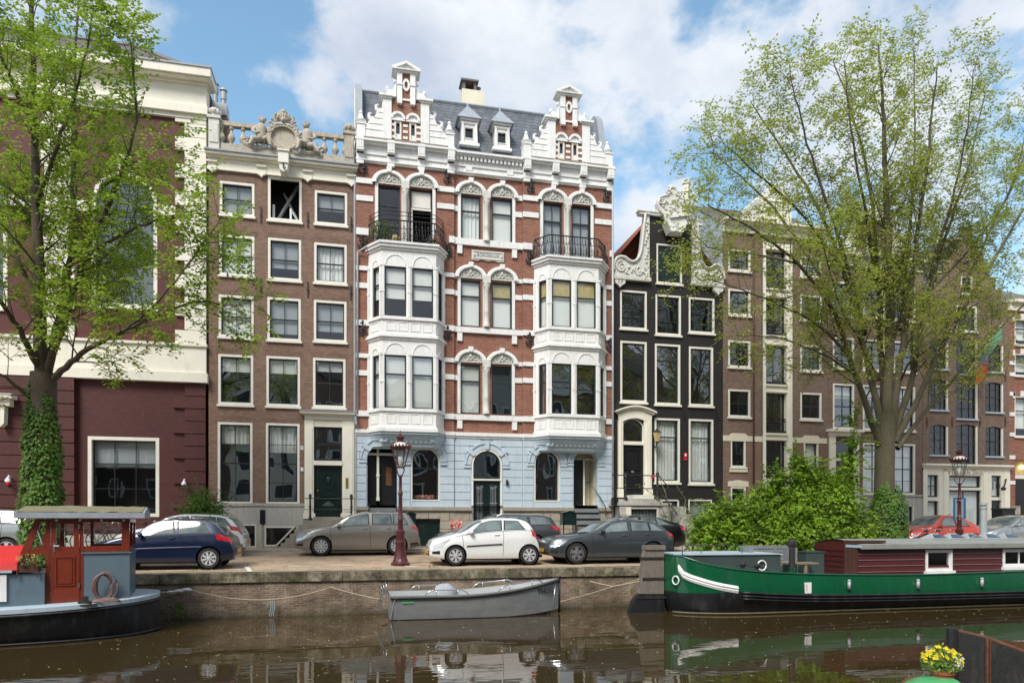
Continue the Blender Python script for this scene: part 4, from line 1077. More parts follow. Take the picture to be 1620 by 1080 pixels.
# ---- stepped gables
def gable(x0, x1, label):
    W_ = x1-x0; c = (x0+x1)/2; y0, y1 = FY+WB-.05, FY+WB+.35; z0 = ze2+.02
    s = 1.02
    root = MB().box(x0+.02, x1-.02, y0, y1, z0-.02, z0+.42*s).build('stepped_gable', M['white'], H3); root['label'] = label
    # central wall in brick and white pilasters
    hw = .98*W_/4.15; zc = z0+.42*s; z1_ = z0+1.78*s
    ww = [(c-.50*W_/4.15, c-.20*W_/4.15, z0+.17*s, z0+.93*s), (c+.14*W_/4.15, c+.44*W_/4.15, z0+.17*s, z0+.93*s)]
    fr = frame(0, y0-.02)
    m = MB(fr); wall(m, c-.64*W_/4.15, c+.62*W_/4.15, z0+.1, z1_, ww, .2); m.build('gable_brickwork', M['brickred'], root)
    for i, o in enumerate(ww): window(root, fr, o, .07, nz=(), sash=.04, sill=False, yf=-.03, name='attic_window', blind=1, bmat=M['blindgrey'])
    for o in ww:
        m = MB(fr); cx = (o[0]+o[1])/2; N = 12; arc = lambda q: [(cx+q*math.cos(math.pi*k/N), z0+1.0*s+q*math.sin(math.pi*k/N)) for k in range(N+1)]
        m.ring(arc(.31), arc(.21), -.1, .05, closed=False); pl = arc(.22); m.add([(p[0],-.02,p[1]) for p in pl], [tuple(range(len(pl)))])
        m.box(cx-.3, cx+.3, -.08, .02, z0+.93*s, z0+1.0*s); m.build('window_arch', M['white'], root)
    for x_ in (ww[0][0]-.09, (ww[0][1]+ww[1][0])/2, ww[1][1]+.09):
        m = MB(fr)
        for k in range(3): m = MB(fr); m.box(x_-.1, x_+.1, -.025, .01, z0+(.22+.25*k)*s, z0+(.32+.25*k)*s); m.build('stone_band', M['white'], root)
    # flanking wings: stepped silhouette with scroll tips
    for sg in (-1, 1):
        xi = c+sg*.62*W_/4.15; xo = c+sg*(W_/2-.06)
        k_ = W_/4.15
        pr = [(0,.1),(0,1.78),(.38,1.78),(.40,1.40),(.50,1.34),(.60,1.26),(.66,1.10),(.72,.98),(.86,.92),(.94,.82),(1.02,.66),(1.10,.60),(1.26,.48),(1.44,.44),(1.44,.1)]
        pts = [(xi+sg*a*k_, z0+b*s) for a, b in pr]
        m = MB(); m.prism(pts, y0-.04, y1); 
        for a, b in ((.52,1.40),(.82,1.02),(1.08,.70)):
            scroll(xi+sg*a*k_, z0+b*s, .13, .8, -sg, 1.57-sg*1.2, y0+.12, .065, m, 10)
            m.tube([(xi+sg*(a-.02)*k_,y0+.12,z0+(b-.1)*s),(xi+sg*(a+.12)*k_,y0+.12,z0+b*s),(xi+sg*(a+.13)*k_,y0+.12,z0+(b+.13)*s),(xi+sg*(a+.02)*k_,y0+.12,z0+(b+.2)*s)], [.09,.08,.06,.03], 6)
        for q, a1 in ((.45,1.30),(.70,.95),(.95,.74),(1.2,.56),(1.45,.38)):
            m.box(xi, xi+sg*a1*k_, y0-.06, y0, z0+q*s, z0+(q+.025)*s)
        m.box(xi+sg*.0, xi+sg*.36, y0-.09, y1+.02, z0+.12*s, z0+1.78*s)
        m.box(xi-sg*.02, xi+sg*.44, y0-.14, y1+.05, z0+1.781*s, z0+1.85*s); m.box(xi-sg*.06, xi+sg*.52, y0-.2, y1+.08, z0+1.851*s, z0+1.95*s)
        m.build('gable_wing', M['white'], root)
        # finial on its pedestal
        xf = c+sg*(W_/2-.17); m = MB(); m.box(xf-.17, xf+.17, y0-.08, y1, z0+.0, z0+.62*s); m.box(xf-.2,xf+.2,y0-.11,y1+.02,z0+.62*s,z0+.67*s)
        m.lathe([(.12,0),(.10,.06),(.22,.14),(.24,.2),(.14,.26),(.13,.34),(.07,.5),(.09,.55),(.03,.66)], (xf,(y0+y1)/2,z0+.67*s), 10); m.build('finial', M['white'], root, 40)
        # upper ears
        m = MB(); xe = c+sg*.42*k_
        m.prism([(xe,z0+1.95*s),(xe+sg*.36,z0+1.95*s),(xe+sg*.40,z0+2.10*s),(xe+sg*.34,z0+2.24*s),(xe+sg*.16,z0+2.22*s),(xe+sg*.08,z0+2.4*s),(xe,z0+2.5*s)], y0, y1)
        m.ell((xe+sg*.37,y0+.1,z0+2.28*s),(.08,.1,.12)); m.ell((xe+sg*.06,y0+.1,z0+2.62*s),(.07,.1,.09)); m.build('gable_ear', M['white'], root)
        m = MB(); xe = c+sg*.28*k_; m.box(xe-.11, xe+.11, y0-.1, y1, z0+1.72*s, z0+2.93*s); m.box(xe-.13, xe+.13, y0-.13, y0, z0+2.42*s, z0+2.46*s); m.box(xe-.1, xe+.1, y0-.17, y0, z0+1.62*s, z0+1.80*s); m.build('gable_pilaster', M['white'], root)
    m = MB(fr); m.box(c-.2, c+.2, 0, .25, z0+1.77*s, z0+2.93*s); m.build('gable_brickwork', M['brickred'], root)
    m = MB(fr); e_ = lambda a, b: [(c+a*math.cos(2*math.pi*k/20), z0+2.45*s+b*math.sin(2*math.pi*k/20)) for k in range(20)]
    m.ring(e_(.15,.26), e_(.07,.15), -.07, .02); m.build('oval_window', M['white'], root); m = MB(fr); m.box(c-.2, c+.2, -.05, .1, z0+1.8*s, z0+1.88*s); m.build('sill', M['white'], root)
    m = MB(); za = z0+2.93*s; hw2 = .5*k_
    m.box(c-hw2, c+hw2, y0-.14, y1+.04, za, za+.08); m.prism([(c-hw2-.06,za+.081),(c+hw2+.06,za+.081),(c+hw2+.06,za+.15),(c,za+.40*s),(c-hw2-.06,za+.15)], y0-.12, y1+.06)
    m.ring([(c-hw2-.1,za+.08),(c+hw2+.1,za+.08),(c+hw2+.1,za+.18),(c,za+.45*s),(c-hw2-.1,za+.18)], [(c-hw2+.08,za+.12),(c+hw2-.08,za+.12),(c+hw2-.08,za+.14),(c,za+.34*s),(c-hw2+.08,za+.14)], y0-.22, y1+.08)
    m.build('pediment', M['white'], root)
gable(c0+.02, xm0-.02, 'taller looking gable beside the chimney'); gable(xm1+.02, c1-.02, 'gable above the stained glass bay')
# ---- roof, dormers, chimney
ry0, ry1 = FY+.25, FY+2.0
rz0 = ze2-.06; rz1 = Z(766, 171, ry1)
m = MB(); m.quad((c0+.1,ry0,rz0),(c1-.1,ry0,rz0),(c1-.1,ry1,rz1),(c0+.1,ry1,rz1)); m.build('slate_roof', M['slate'], H3, fix=False)
m = MB(); m.tube([(c0,ry1,rz1+.03),(c1,ry1,rz1+.03)], .09, 6); m.build('ridge', M['lead'], H3)
m = MB(); m.quad((c0,ry1,rz1),(c1,ry1,rz1),(c1,FY+9,rz1-.4),(c0,FY+9,rz1-.4)); m.build('flat_roof', M['roofgrey'], H3)
for x_, s in ((c0,-1),(c1,1)):
    m = MB(); m.xprism([(FY+.05,rz0-.3),(FY+.55,rz0+.9),(ry1-.75,rz1-.25),(ry1-.3,rz1+.14),(ry1+.5,rz1+.14),(ry1+.5,rz0-.3)], x_-.04, x_+.26) if s < 0 else m.xprism([(FY+.05,rz0-.3),(FY+.55,rz0+.9),(ry1-.75,rz1-.25),(ry1-.3,rz1+.14),(ry1+.5,rz1+.14),(ry1+.5,rz0-.3)], x_-.26, x_+.04)
    m.build('end_parapet', M['lead'], H3)
m = MB(); m.xprism([(FY+.3,rz0-.3),(ry1-.3,rz1-.1),(ry1+7,rz1-.1),(ry1+7,rz0-.3)], c0-.08, c0-.045); m.build('end_wall', M['cream'], H3)
def dormer(px0, px1, py_top, py_ap, py_bot):
    yD = FY+.5; x0, x1 = X(px0,yD), X(px1,yD); c = (x0+x1)/2; zb, zt, za = Z(px0,py_bot,yD), Z((px0+px1)/2,py_top,yD), Z((px0+px1)/2,py_ap,yD+.4)
    fr = frame(0, yD); o = (c-.22, c+.2, zb+.22, zt-.28)
    m = MB(fr); wall(m, x0+.1, x1-.1, zb, zt, [o], .1); m.box(x0+.1, x0+.16, .001, 1.4, zb, zt); m.box(x1-.16, x1-.1, .001, 1.4, zb, zt)
    m.box(x0-.02, x1+.02, -.1, .3, zb-.1, zb+.02); m.box(x0+.0, x1-.0, -.12, 1.2, zt, zt+.07); m.box(x0+.05, x1-.05, -.06, .0, zt-.13, zt-.06)
    for s, e in ((-1,x0+.13),(1,x1-.13)): m.prism([(e-.07,zb+.02),(e+.07,zb+.02),(e+.04,zt-.15),(e+.08,zt-.06),(e-.08,zt-.06),(e-.04,zt-.15)], -.07, 0)
    d = m.build('dormer', M['white'], H3)
    window(d, fr, o, .03, nz=(), sash=.03, sill=False, name='dormer_window', yf=-.03)
    m = MB(fr); hw = (x1-x0)/2+.12; zz = zt+.072
    m.add([(c-hw,-.2,zz),(c+hw,-.2,zz),(c+hw,1.2,zz),(c-hw,1.2,zz),(c,.45,za)], [(0,1,4),(1,2,4),(2,3,4),(3,0,4),(0,3,2,1)]); m.ell((c,.45,za),(.05,.05,.1)); m.build('dormer_roof', M['lead'], d)
dormer(727, 757.5, 192, 166, 226); dormer(779.5, 808.5, 199.5, 174, 234)
yC = FY+2.6; m = MB(); x0, x1 = X(725.5,yC), X(765,yC)
m.xprism([(yC-.45,rz1-1),(yC-.3,Z(745,148,yC)),(yC+.5,Z(745,148,yC)),(yC+.65,rz1-1)], x0+.12, x1-.02); ch = m.build('chimney', M['cream'], H3)
m = MB(); zz = Z(745,148,yC); c_ = X(742,yC); m.box(c_-.33, c_-.2, yC-.2, yC+.4, zz, zz+.42); m.box(c_+.2, c_+.33, yC-.2, yC+.4, zz, zz+.42); m.box(c_-.2, c_+.2, yC+.3, yC+.4, zz, zz+.4); m.box(c_-.42, c_+.42, yC-.3, yC+.5, zz+.42, zz+.5); m.lathe([(.09,0),(.09,.25),(.13,.28),(.05,.34)], (X(757,yC),yC,zz), 8); m.build('chimney_cap', M['rooftile'], ch)
# ---- ground floor
op = [(X(581),X(628),GZ+.9,Z(604,704),(X(628)-X(581))/2), (X(650),X(695),Z(672,792),Z(672,708),(X(695)-X(650))/2),
      (X(745.5),X(793.5),GZ,Z(769,711),(X(793.5)-X(745.5))/2), (X(844),X(884),Z(864,793),Z(864,712),(X(884)-X(844))/2), (X(906),X(943.5),GZ+.9,Z(925,713),(X(943.5)-X(906))/2)]
m = MB(FR); zs_ = z_s
wall(m, c0, xm0, zs_, z_g-.12, [o for o in op[:2]], .3, WB-.03); wall(m, xm0, xm1, zs_, z_g-.12, [op[2]], .3, WB+.04); wall(m, xm1, c1, zs_, z_g-.12, op[3:], .3, WB-.03)
m.quad((xm0,WB-.03,zs_),(xm0,WB+.04,zs_),(xm0,WB+.04,z_g),(xm0,WB-.03,z_g)); m.quad((xm1,WB-.03,zs_),(xm1,WB+.04,zs_),(xm1,WB+.04,z_g),(xm1,WB-.03,z_g))
mgf = m
m = MB(FR)
for a, b, y in ((c0,xm0,WB-.03),(xm0,xm1,WB+.04),(xm1,c1,WB-.03)):
    m.box(a-.03*(a==c0), b+.03*(b==c1), y-.12, y+.1, z_g-.13, z_g+.02); m.box(a, b, y-.07, y+.1, z_g-.22, z_g-.131)
m.build('string_course', M['white'], H3)
# dark joint lines: grooves modelled as the gaps between raised courses
def courses_blue(a, b, y, skip):
    n = 9; hh = (z_g-.22-zs_)/n
    for k in range(n):
        za, zb_ = zs_+k*hh+.012, zs_+(k+1)*hh-.012
        cuts = []
        for o in skip:
            if o[2] < zb_:
                r_ = o[4]; sp_ = o[3]-r_; zz = (za+zb_)/2
                ex = .3 if zz > sp_-.15 else .04
                hw = (o[1]-o[0])/2
                if zz > sp_:
                    d = zz-sp_; R_ = hw+.34
                    if d >= R_: continue
                    hw = math.sqrt(max(R_*R_-d*d, 0)); ex = 0
                cx = (o[0]+o[1])/2; cuts.append((cx-hw-ex, cx+hw+ex))
        cuts.sort(); x_ = a; segs = []
        for u, v in cuts:
            if u > x_: segs.append((x_, u))
            x_ = max(x_, v)
        if x_ < b: segs.append((x_, b))
        for u, v in segs:
            if v-u > .05: mm.box(u, v, y-.035, y+.01, za, zb_)
mm = mgf; courses_blue(c0, xm0-.02, WB-.03, op[:2]); courses_blue(xm0+.02, xm1-.02, WB+.04, [op[2]]); courses_blue(xm1+.02, c1, WB-.03, op[3:]); mm.build('ground_floor_wall', M['blue'], H3)
for i, o in enumerate(op):
    y = WB+.04 if i == 2 else WB-.03; cx = (o[0]+o[1])/2; r_ = o[4]; sp_ = o[3]-r_; N = 20
    arc = lambda q: [(cx+q*math.cos(math.pi*k/N), sp_+q*math.sin(math.pi*k/N)) for k in range(N+1)]
    m = MB(FR); m.ring(arc(r_+.30), arc(r_+.02), y-.06, y+.02, closed=False); m.ring(arc(r_+.31), arc(r_+.24), y-.10, y, closed=False)
    m.prism([(cx-.07,o[3]-.0),(cx+.07,o[3]-.0),(cx+.11,o[3]+.38),(cx-.11,o[3]+.38)], y-.13, y)
    for s in (-1,1):
        a_ = math.pi/2-s*.9; m.prism([(cx+(r_+.03)*math.cos(a_)-.06*s,sp_+(r_+.03)*math.sin(a_)),(cx+(r_+.03)*math.cos(a_)+.06*s,sp_+(r_+.03)*math.sin(a_)-.08),(cx+(r_+.38)*math.cos(a_)+.08*s,sp_+(r_+.36)*math.sin(a_)-.06),(cx+(r_+.38)*math.cos(a_)-.06*s,sp_+(r_+.36)*math.sin(a_)+.08)], y-.11, y)
        e = cx+s*(r_+.02); m.box(min(e,e+s*.32), max(e,e+s*.32), y-.075, y, sp_-.14, sp_-.04)
    m.build('arch_surround', M['blue'], H3)
window(H3, frame(0,FY+WB-.03), op[1], .05, nz=(.62,), sash=.05, rail=.06, yd=.25, name='arched_window', gmat=M['panewavy'], sill=False)
window(H3, frame(0,FY+WB-.03), op[3], .05, nz=(.64,), sash=.05, rail=.06, yd=.25, name='arched_window', gmat=M['panewavy'], sill=False)
# centre entrance
o = op[2]; zt_ = Z(769,760)
fl = window(H3, frame(0,FY+WB), (o[0],o[1],zt_,o[3],o[4]), .07, nx=2, nz=(), sash=.05, yd=.2, name='fanlight', sill=False, gmat=M['panewavy'])
m = MB(FR); m.box(o[0], o[0]+.07, WB+.0, WB+.2, GZ, zt_); m.box(o[1]-.07, o[1], WB, WB+.2, GZ, zt_); m.build('door_frame', M['white'], H3)
xc = (o[0]+o[1])/2
for s in (-1,1):
    xa, xb = sorted((xc+s*.005, xc+s*((o[1]-o[0])/2-.07)))
    m = MB(FR); y = WB+.12; zb_, zt2 = GZ+.02, zt_-.03
    gx0, gx1, gz0, gz1 = xa+.13, xb-.13, zb_+(zt2-zb_)*.36, zt2-.12
    wall(m, xa, xb, zb_, zt2, [(gx0,gx1,gz0,gz1)], .04, y); m.box(xa, xb, y+.041, y+.06, zb_, gz0-.01)
    m.ring(outline(gx0,gx1,zb_+.15,gz0-.2), inset(gx0,gx1,zb_+.15,gz0-.2,0,.05), y-.025, y+.01)
    m.ring(outline(gx0,gx1,gz0-.16,gz0-.05), inset(gx0,gx1,gz0-.16,gz0-.05,0,.02), y-.02, y+.01)
    d_ = m.build('front_door', M['darkgreen'], H3)
    q = MB(FR); q.add([(gx0,y+.03,gz0),(gx1,y+.03,gz0),(gx1,y+.03,gz1),(gx0,y+.03,gz1)], [(0,1,2,3)]); q.build('pane', M['panedark'], d_, fix=False)
    q = MB(FR)
    for k in range(1,5): x_ = gx0+(gx1-gx0)*k/5; q.tube([(x_,y+.01,gz0),(x_,y+.01,gz1-.1)], .008, 4)
    for s2 in (-1,1): scroll((gx0+gx1)/2+s2*.08, gz1-.15, .08, 1.2, s2, 0, y, .012, q, 12)
    q.tube([(gx0,y+.01,(gz0+gz1)/2),(gx1,y+.01,(gz0+gz1)/2)], .01, 4); q.build('door_grille', M['zinc'], d_)
    if s > 0:
        q = MB(FR); q.ell((xa+.06,y-.04,gz0+.25),(.04,.04,.04)); q.build('door_knob', M['porcelain'], d_)
        text_mesh('44', .16, 'number', M['porcelain'], d_, (xa+.33, FY+y-.012, gz0-.11))
# left and right open porches
for i, o in ((0,op[0]),(4,op[4])):
    m = MB(FR); y = WB-.03; zb_ = Z((604,925)[i > 0], 799); d = 1.1
    m.quad((o[0],y+.3,zb_),(o[0],y+d,zb_),(o[0],y+d,o[3]),(o[0],y+.3,o[3])); m.quad((o[1],y+.3,zb_),(o[1],y+d,zb_),(o[1],y+d,o[3]),(o[1],y+.3,o[3]))
    m.quad((o[0],y+d,zb_),(o[1],y+d,zb_),(o[1],y+d,o[3]),(o[0],y+d,o[3])); m.quad((o[0],y+.3,o[3]),(o[1],y+.3,o[3]),(o[1],y+d,o[3]),(o[0],y+d,o[3])); m.quad((o[0],y,zb_),(o[1],y,zb_),(o[1],y+d,zb_),(o[0],y+d,zb_))
    m.build('porch', M['interior' if i == 0 else 'cream'], H3)
    if i == 0:
        x_ = X(598); q = MB(FR); q.box(x_-.05,x_+.05,.12,.2,zb_+.2,o[3]-.12); q.box(x_-.07,x_+.07,.1,.22,zb_+.2,zb_+.35); q.box(x_-.07,x_+.07,.1,.22,(zb_+o[3])/2-.05,(zb_+o[3])/2+.05); q.box(o[0]+.03,o[1]-.03,.1,.2,o[3]-.42,o[3]-.32); q.build('door_post', M['trim'], H3)
        q = MB(FR); q.box(x_+.06,o[1]-.03,.32,.38,zb_,o[3]-.42); q.box(o[0]+.03,x_-.06,.32,.38,zb_,o[3]-.42); q.build('front_door', M['blackpaint'], H3)
        q = MB(FR); q.box(X(611),X(620),.300,.318,Z(615,767),Z(615,738)); q.build('poster', M['rust'], H3)
    else:
        q = MB(FR); q.box(o[0]+.02,X(926),.32,.38,zb_,o[3]-.38); q.build('front_door', M['blackpaint'], H3)
        q = MB(FR); q.box(X(926),X(928.5),.3,.4,zb_,o[3]-.3); q.box(o[0]+.02,o[1]-.02,.3,.4,o[3]-.38,o[3]-.33); q.build('door_post', M['trim'], H3)
        q = MB(FR); q.tube([(X(930),.2,zb_+.95),(X(938),.0,zb_+.85),(X(946),-.3,zb_+.35),(X(947),-.9,zb_-.1),(X(947),-.95,zb_-.5)], .022, 6); q.build('handrail', M['iron'], H3)
        q = MB(FR); q.box(X(930),X(942),.93,.96,zb_+1.1,zb_+1.12); q.build('wainscot', M['brownwood'], H3)
# stone base
bo = [(X(655),X(695.5),GZ-.1,Z(675,820)), (X(745.5),X(793.5),GZ-.1,z_s+.1), (X(906),X(943),GZ-.1,z_s+.1), (X(585),X(626),GZ-.1,z_s+.1)]
m = MB(FR); wall(m, c0, xm0, GZ-.2, z_s, [bo[0],bo[3]], .35, WB-.12); wall(m, xm0, xm1, GZ-.2, z_s, [bo[1]], .35, WB-.1); wall(m, xm1, c1, GZ-.2, z_s, [bo[2]], .35, WB-.12); m.build('stone_base', M['stoneblock'], H3)
m = MB(FR)
for a, b in ((c0,X(584)),(X(627),X(745)),(X(794),X(905)),(X(944),c1)): m.box(a, b, WB-.2, WB+.0, z_s-.12, z_s+.03); m.box(a+.02, b-.02, WB-.16, WB, z_s-.17, z_s-.121)
m.build('base_moulding', M['stone'], H3)
m = MB(FR); m.box(bo[0][0]+.02, bo[0][1]-.02, WB+.05, WB+.1, GZ, bo[0][3]-.02)
for k in range(1,7): x_ = bo[0][0]+(bo[0][1]-bo[0][0])*k/7; m.box(x_-.01,x_+.01,WB+.035,WB+.05,GZ,bo[0][3]-.03)
m.build('cellar_door', M['darkgreen'], H3)
for a, b, y0, nm in ((X(906),X(943),-1.55,'steps'),(X(584),X(627),-1.0,'steps')):
    m = MB(FR); n = 6; zp = z_s-.02
    for k in range(n): m.box(a+.01*(k % 2), b-.01*(k % 2), y0+(.05-y0+WB)*k/n, WB+.05, GZ-.1+(zp-GZ)*k/n, GZ+(zp-GZ)*(k+1)/n-.045)
    o_ = m.build(nm, M['blacksteel'], H3); m = MB(FR)  # dark body paints the shadow lines between the lighter treads
    for k in range(n): m.box(a-.01, b+.01, y0+(.05-y0+WB)*k/n-.04, y0+(.05-y0+WB)*(k+1)/n+.02, GZ+(zp-GZ)*(k+1)/n-.044-(zp-GZ)/n*.45, GZ+(zp-GZ)*(k+1)/n)
    m.build('tread', M['bluestone'], o_)
m = MB(FR); m.box(X(799.5),X(802.5),WB-.08,WB+.0,Z(801,767),Z(801,759)); m.ell((X(801),WB-.1,Z(801,762)),(.05,.06,.09)); m.build('door_bell', M['iron'], H3)
house_body(H3, c0, c1, rz0, 9, M['brickdull'])
m = MB(); m.tube([(c1-.02,FY-.25,z_e+.5),(c1-.02,FY-.25,GZ)], .05, 8); m.build('rain_pipe', M['zinc'], H3, True)
m = MB(); m.tube([(c0+.05,FY-.2,Z(565,655)),(c0+.06,FY-.22,Z(566,402)),(X(577),FY-.35,Z(577,397)),(X(580),FY-.3,Z(580,394))], .04, 8); m.build('rain_pipe', M['zinc'], H3, True)
# ---------------------------------------------------------------- black neck-gable house
H4 = thing('canal_house', 'black painted house with a white scrolled neck gable and cream door surround', 'house', (X(1056), FY, GZ))
g0, g1 = X(968.5), X(1143)
zcB = Z(1056, 447)
hatch = rect(1038.6,387,1078.7,449)
rB = [rect(981,460,1023,520.5), rect(1037,467,1077,530), rect(1089.6,471.5,1130,527)]
rC = [rect(981.3,540,1023,636), rect(1036,544.5,1076,640), rect(1089.8,549,1128,642)]
rD = [rect(1035.5,661.5,1075.5,763), rect(1089.5,663,1128.3,765)]
dr = (X(984.5), X(1017.5), Z(1000,781), Z(1000,662), .5)
bs = [rect(1046,790,1074,832), rect(1089,790,1126,842)]
zsh = Z(1056, 446); zneck = Z(1060, 345); n0, n1 = X(1026), X(1093.5)
zb4 = Z(1060, 800)
m = MB(FR); wall(m, g0+.02, g1, GZ-.2, zsh, rB+rC+rD+[dr]+bs, .13)
wall(m, n0, n1, zsh, zneck, [hatch], .13); m.build('brick_wall', M['brickblack'], H4)
w_ = window(H4, FR, hatch, .07, nz=(), sash=.02, sill=True, name='loft_hatch', opened=True)
m = MB(FR); hc = (hatch[0]+hatch[1])/2
for k in range(10):
    xa = hatch[0]+.08+(hatch[1]-hatch[0]-.16)*k/10; m.box(xa+.004, xa+(hatch[1]-hatch[0]-.16)/10-.004, .05, .09, hatch[2]+.08, hatch[3]-.08)
m.build('shutter', M['darkgreen'], w_)
for i, o in enumerate(rB): window(H4, FR, o, .08, nx=2, nz=(.56,.28) if i != 1 else (.33,.66), sash=.05)
for i, o in enumerate(rC): window(H4, FR, o, .09, nx=2 if i == 2 else 1, nz=(.74,), sash=.05, rail=.06, gmat=M['panewavy'])
for i, o in enumerate(rD): window(H4, FR, o, .09, nx=1, nz=(.72,), sash=.05, rail=.06, blind=1, bmat=M['curtain'], gmat=M['panewavy'])
for i, o in enumerate(bs): window(H4, FR, o, .06, nx=1, nz=(), sash=.04, blind=1, bmat=M['blindgrey'], sill=False, name='basement_window')
# door surround
m = MB(FR); a, b = X(977), X(1029.5); zt = Z(1003,652)
m.box(a, dr[0]-.002, -.12, .1, zb4+.5, zt-.4); m.box(dr[1]+.002, b, -.12, .1, zb4+.5, zt-.4)
m.box(a+.08, dr[0]-.1, -.16, 0, zb4+.8, zt-.5); m.box(dr[1]+.1, b-.08, -.16, 0, zb4+.8, zt-.5)
m.box(a-.03, dr[0]-.0, -.17, .1, zb4+.38, zb4+.75); m.box(dr[1], b+.03, -.17, .1, zb4+.38, zb4+.75)
cx = (a+b)/2; hw = (b-a)/2; N = 14
arcp = lambda r0, z_, h: [(cx+r0*(2*k/N-1), z_+h*math.sin(math.pi*k/N)) for k in range(N+1)]
top = arcp(hw+.02, zt-.12, .26); m.ring([(p[0],p[1]) for p in top], [(p[0]*.93+cx*.07, p[1]-.42) for p in top], -.13, .1, closed=False)
for dy, h, e in ((-.22,.05,.10),(-.30,.06,.18)):
    tp = arcp(hw+e, zt-.12+.07*(e > .12), .26); m.ring([(p[0],p[1]+.07) for p in tp], [(p[0],p[1]) for p in tp], dy, .1, closed=False)
m.box(dr[0], dr[1], -.06, .1, Z(1000,703.5), Z(1000,699)); m.build('door_surround', M['creamlight'], H4)
window(H4, FR, (dr[0],dr[1],Z(1000,699),dr[3],.35), .03, nx=1, nz=(), sash=.04, sill=False, name='fanlight', gmat=M['panewavy'])
m = MB(FR); m.box(dr[0]+.02, dr[1]-.02, .04, .1, Z(1000,781), Z(1000,704)); o = (dr[0]+.15, dr[1]-.15)
dz = Z(1000,781); H_ = Z(1000,704)-dz
for q0, q1 in ((.5,.93),(.1,.42)): m.ring(outline(*o, dz+H_*q0, dz+H_*q1), inset(*o, dz+H_*q0, dz+H_*q1, 0, .06), .0, .05)
d_ = m.build('front_door', M['blackpaint'], H4); text_mesh('46', .16, 'number', M['zinc'], d_, ((dr[0]+dr[1])/2, FY+.035, dz+H_*.46))
# stoop with its basement door
m = MB(); sz = Z(1000,790); x0, x1 = X(970), X(1046)
m.box(X(987), X(1019), FY-1.1, FY-.02, sz, sz+.18)
m.box(x0, X(978.5), FY-1.5, FY-.02, GZ-.1, sz-.35); m.build('stoop_block', M['creamlight'], H4)
m = MB(); fr = frame(0, FY-1.45); bd = (X(993.5,28.6), X(1041,28.6), GZ, Z(1015,802,28.6))
m = MB(fr); wall(m, X(979.5,28.6), X(1056,28.6), GZ-.1, sz-.30, [bd], .2); m.box(X(978,28.6), X(1060,28.6), -.1, 1.4, sz-.299, sz-.18); m.box(X(979.5,28.6), X(1047,28.6), -.0, 1.42, sz-.18, sz-.02)
for x_ in (X(984,28.6), X(1050,28.6)): m.box(x_-.14, x_+.14, -.06, 0, GZ-.1, sz-.3); m.box(x_-.14, x_+.14, -.12, 0, sz-.75, sz-.65)
m.build('stoop', M['limestone'], H4)
w_ = window(H4, fr, bd, .07, nx=8, nz=(.62,.3), sash=.05, blind=1, bmat=M['blindgrey'], name='basement_door', sill=False)
m = MB(); 
y_ = FY-1.42
post(m, X(989.5,y_), y_, sz-.02, 1.15, .06); m.tube([(X(968,y_),y_,sz+1.02),(X(1040,y_),y_,sz+1.02)], .025, 6); m.tube([(X(968,y_),y_,sz+.45),(X(1040,y_),y_,sz+.45)], .02, 6)
post(m, X(1040,y_), y_, sz-.02, 1.2, .06)
y2 = FY-1.9
post(m, X(1100.5,y2), y2, GZ, 1.35, .085)
m.tube([(X(1040,y_),y_,sz+1.1),(X(1100.5,y2),y2,GZ+1.1)], .025, 6); m.tube([(X(1040,y_),y_,sz+.4),(X(1100.5,y2),y2,GZ+.4)], .025, 6); m.tube([(X(1100.5,y2),y2,GZ+1.1),(X(1100.5,y2)+.8,y2,GZ+1.1)], .022, 6)
m.build('railing', M['iron'], H4)
m = MB(); n = 6
for k in range(n): m.box(X(1046)+.3*k, X(1046)+.3*(k+1), FY-1.9, FY-.9, GZ-.1, sz-(sz-GZ)*(k+1)/n)
m.build('steps', M['limestone'], H4)
m = MB(); m.box(X(969,FY-1.3)+.05, X(985,FY-1.3), FY-1.3, FY-1.0, sz-.3, sz+.05); o_ = m.build('plant_box', M['blackpaint'], H4)
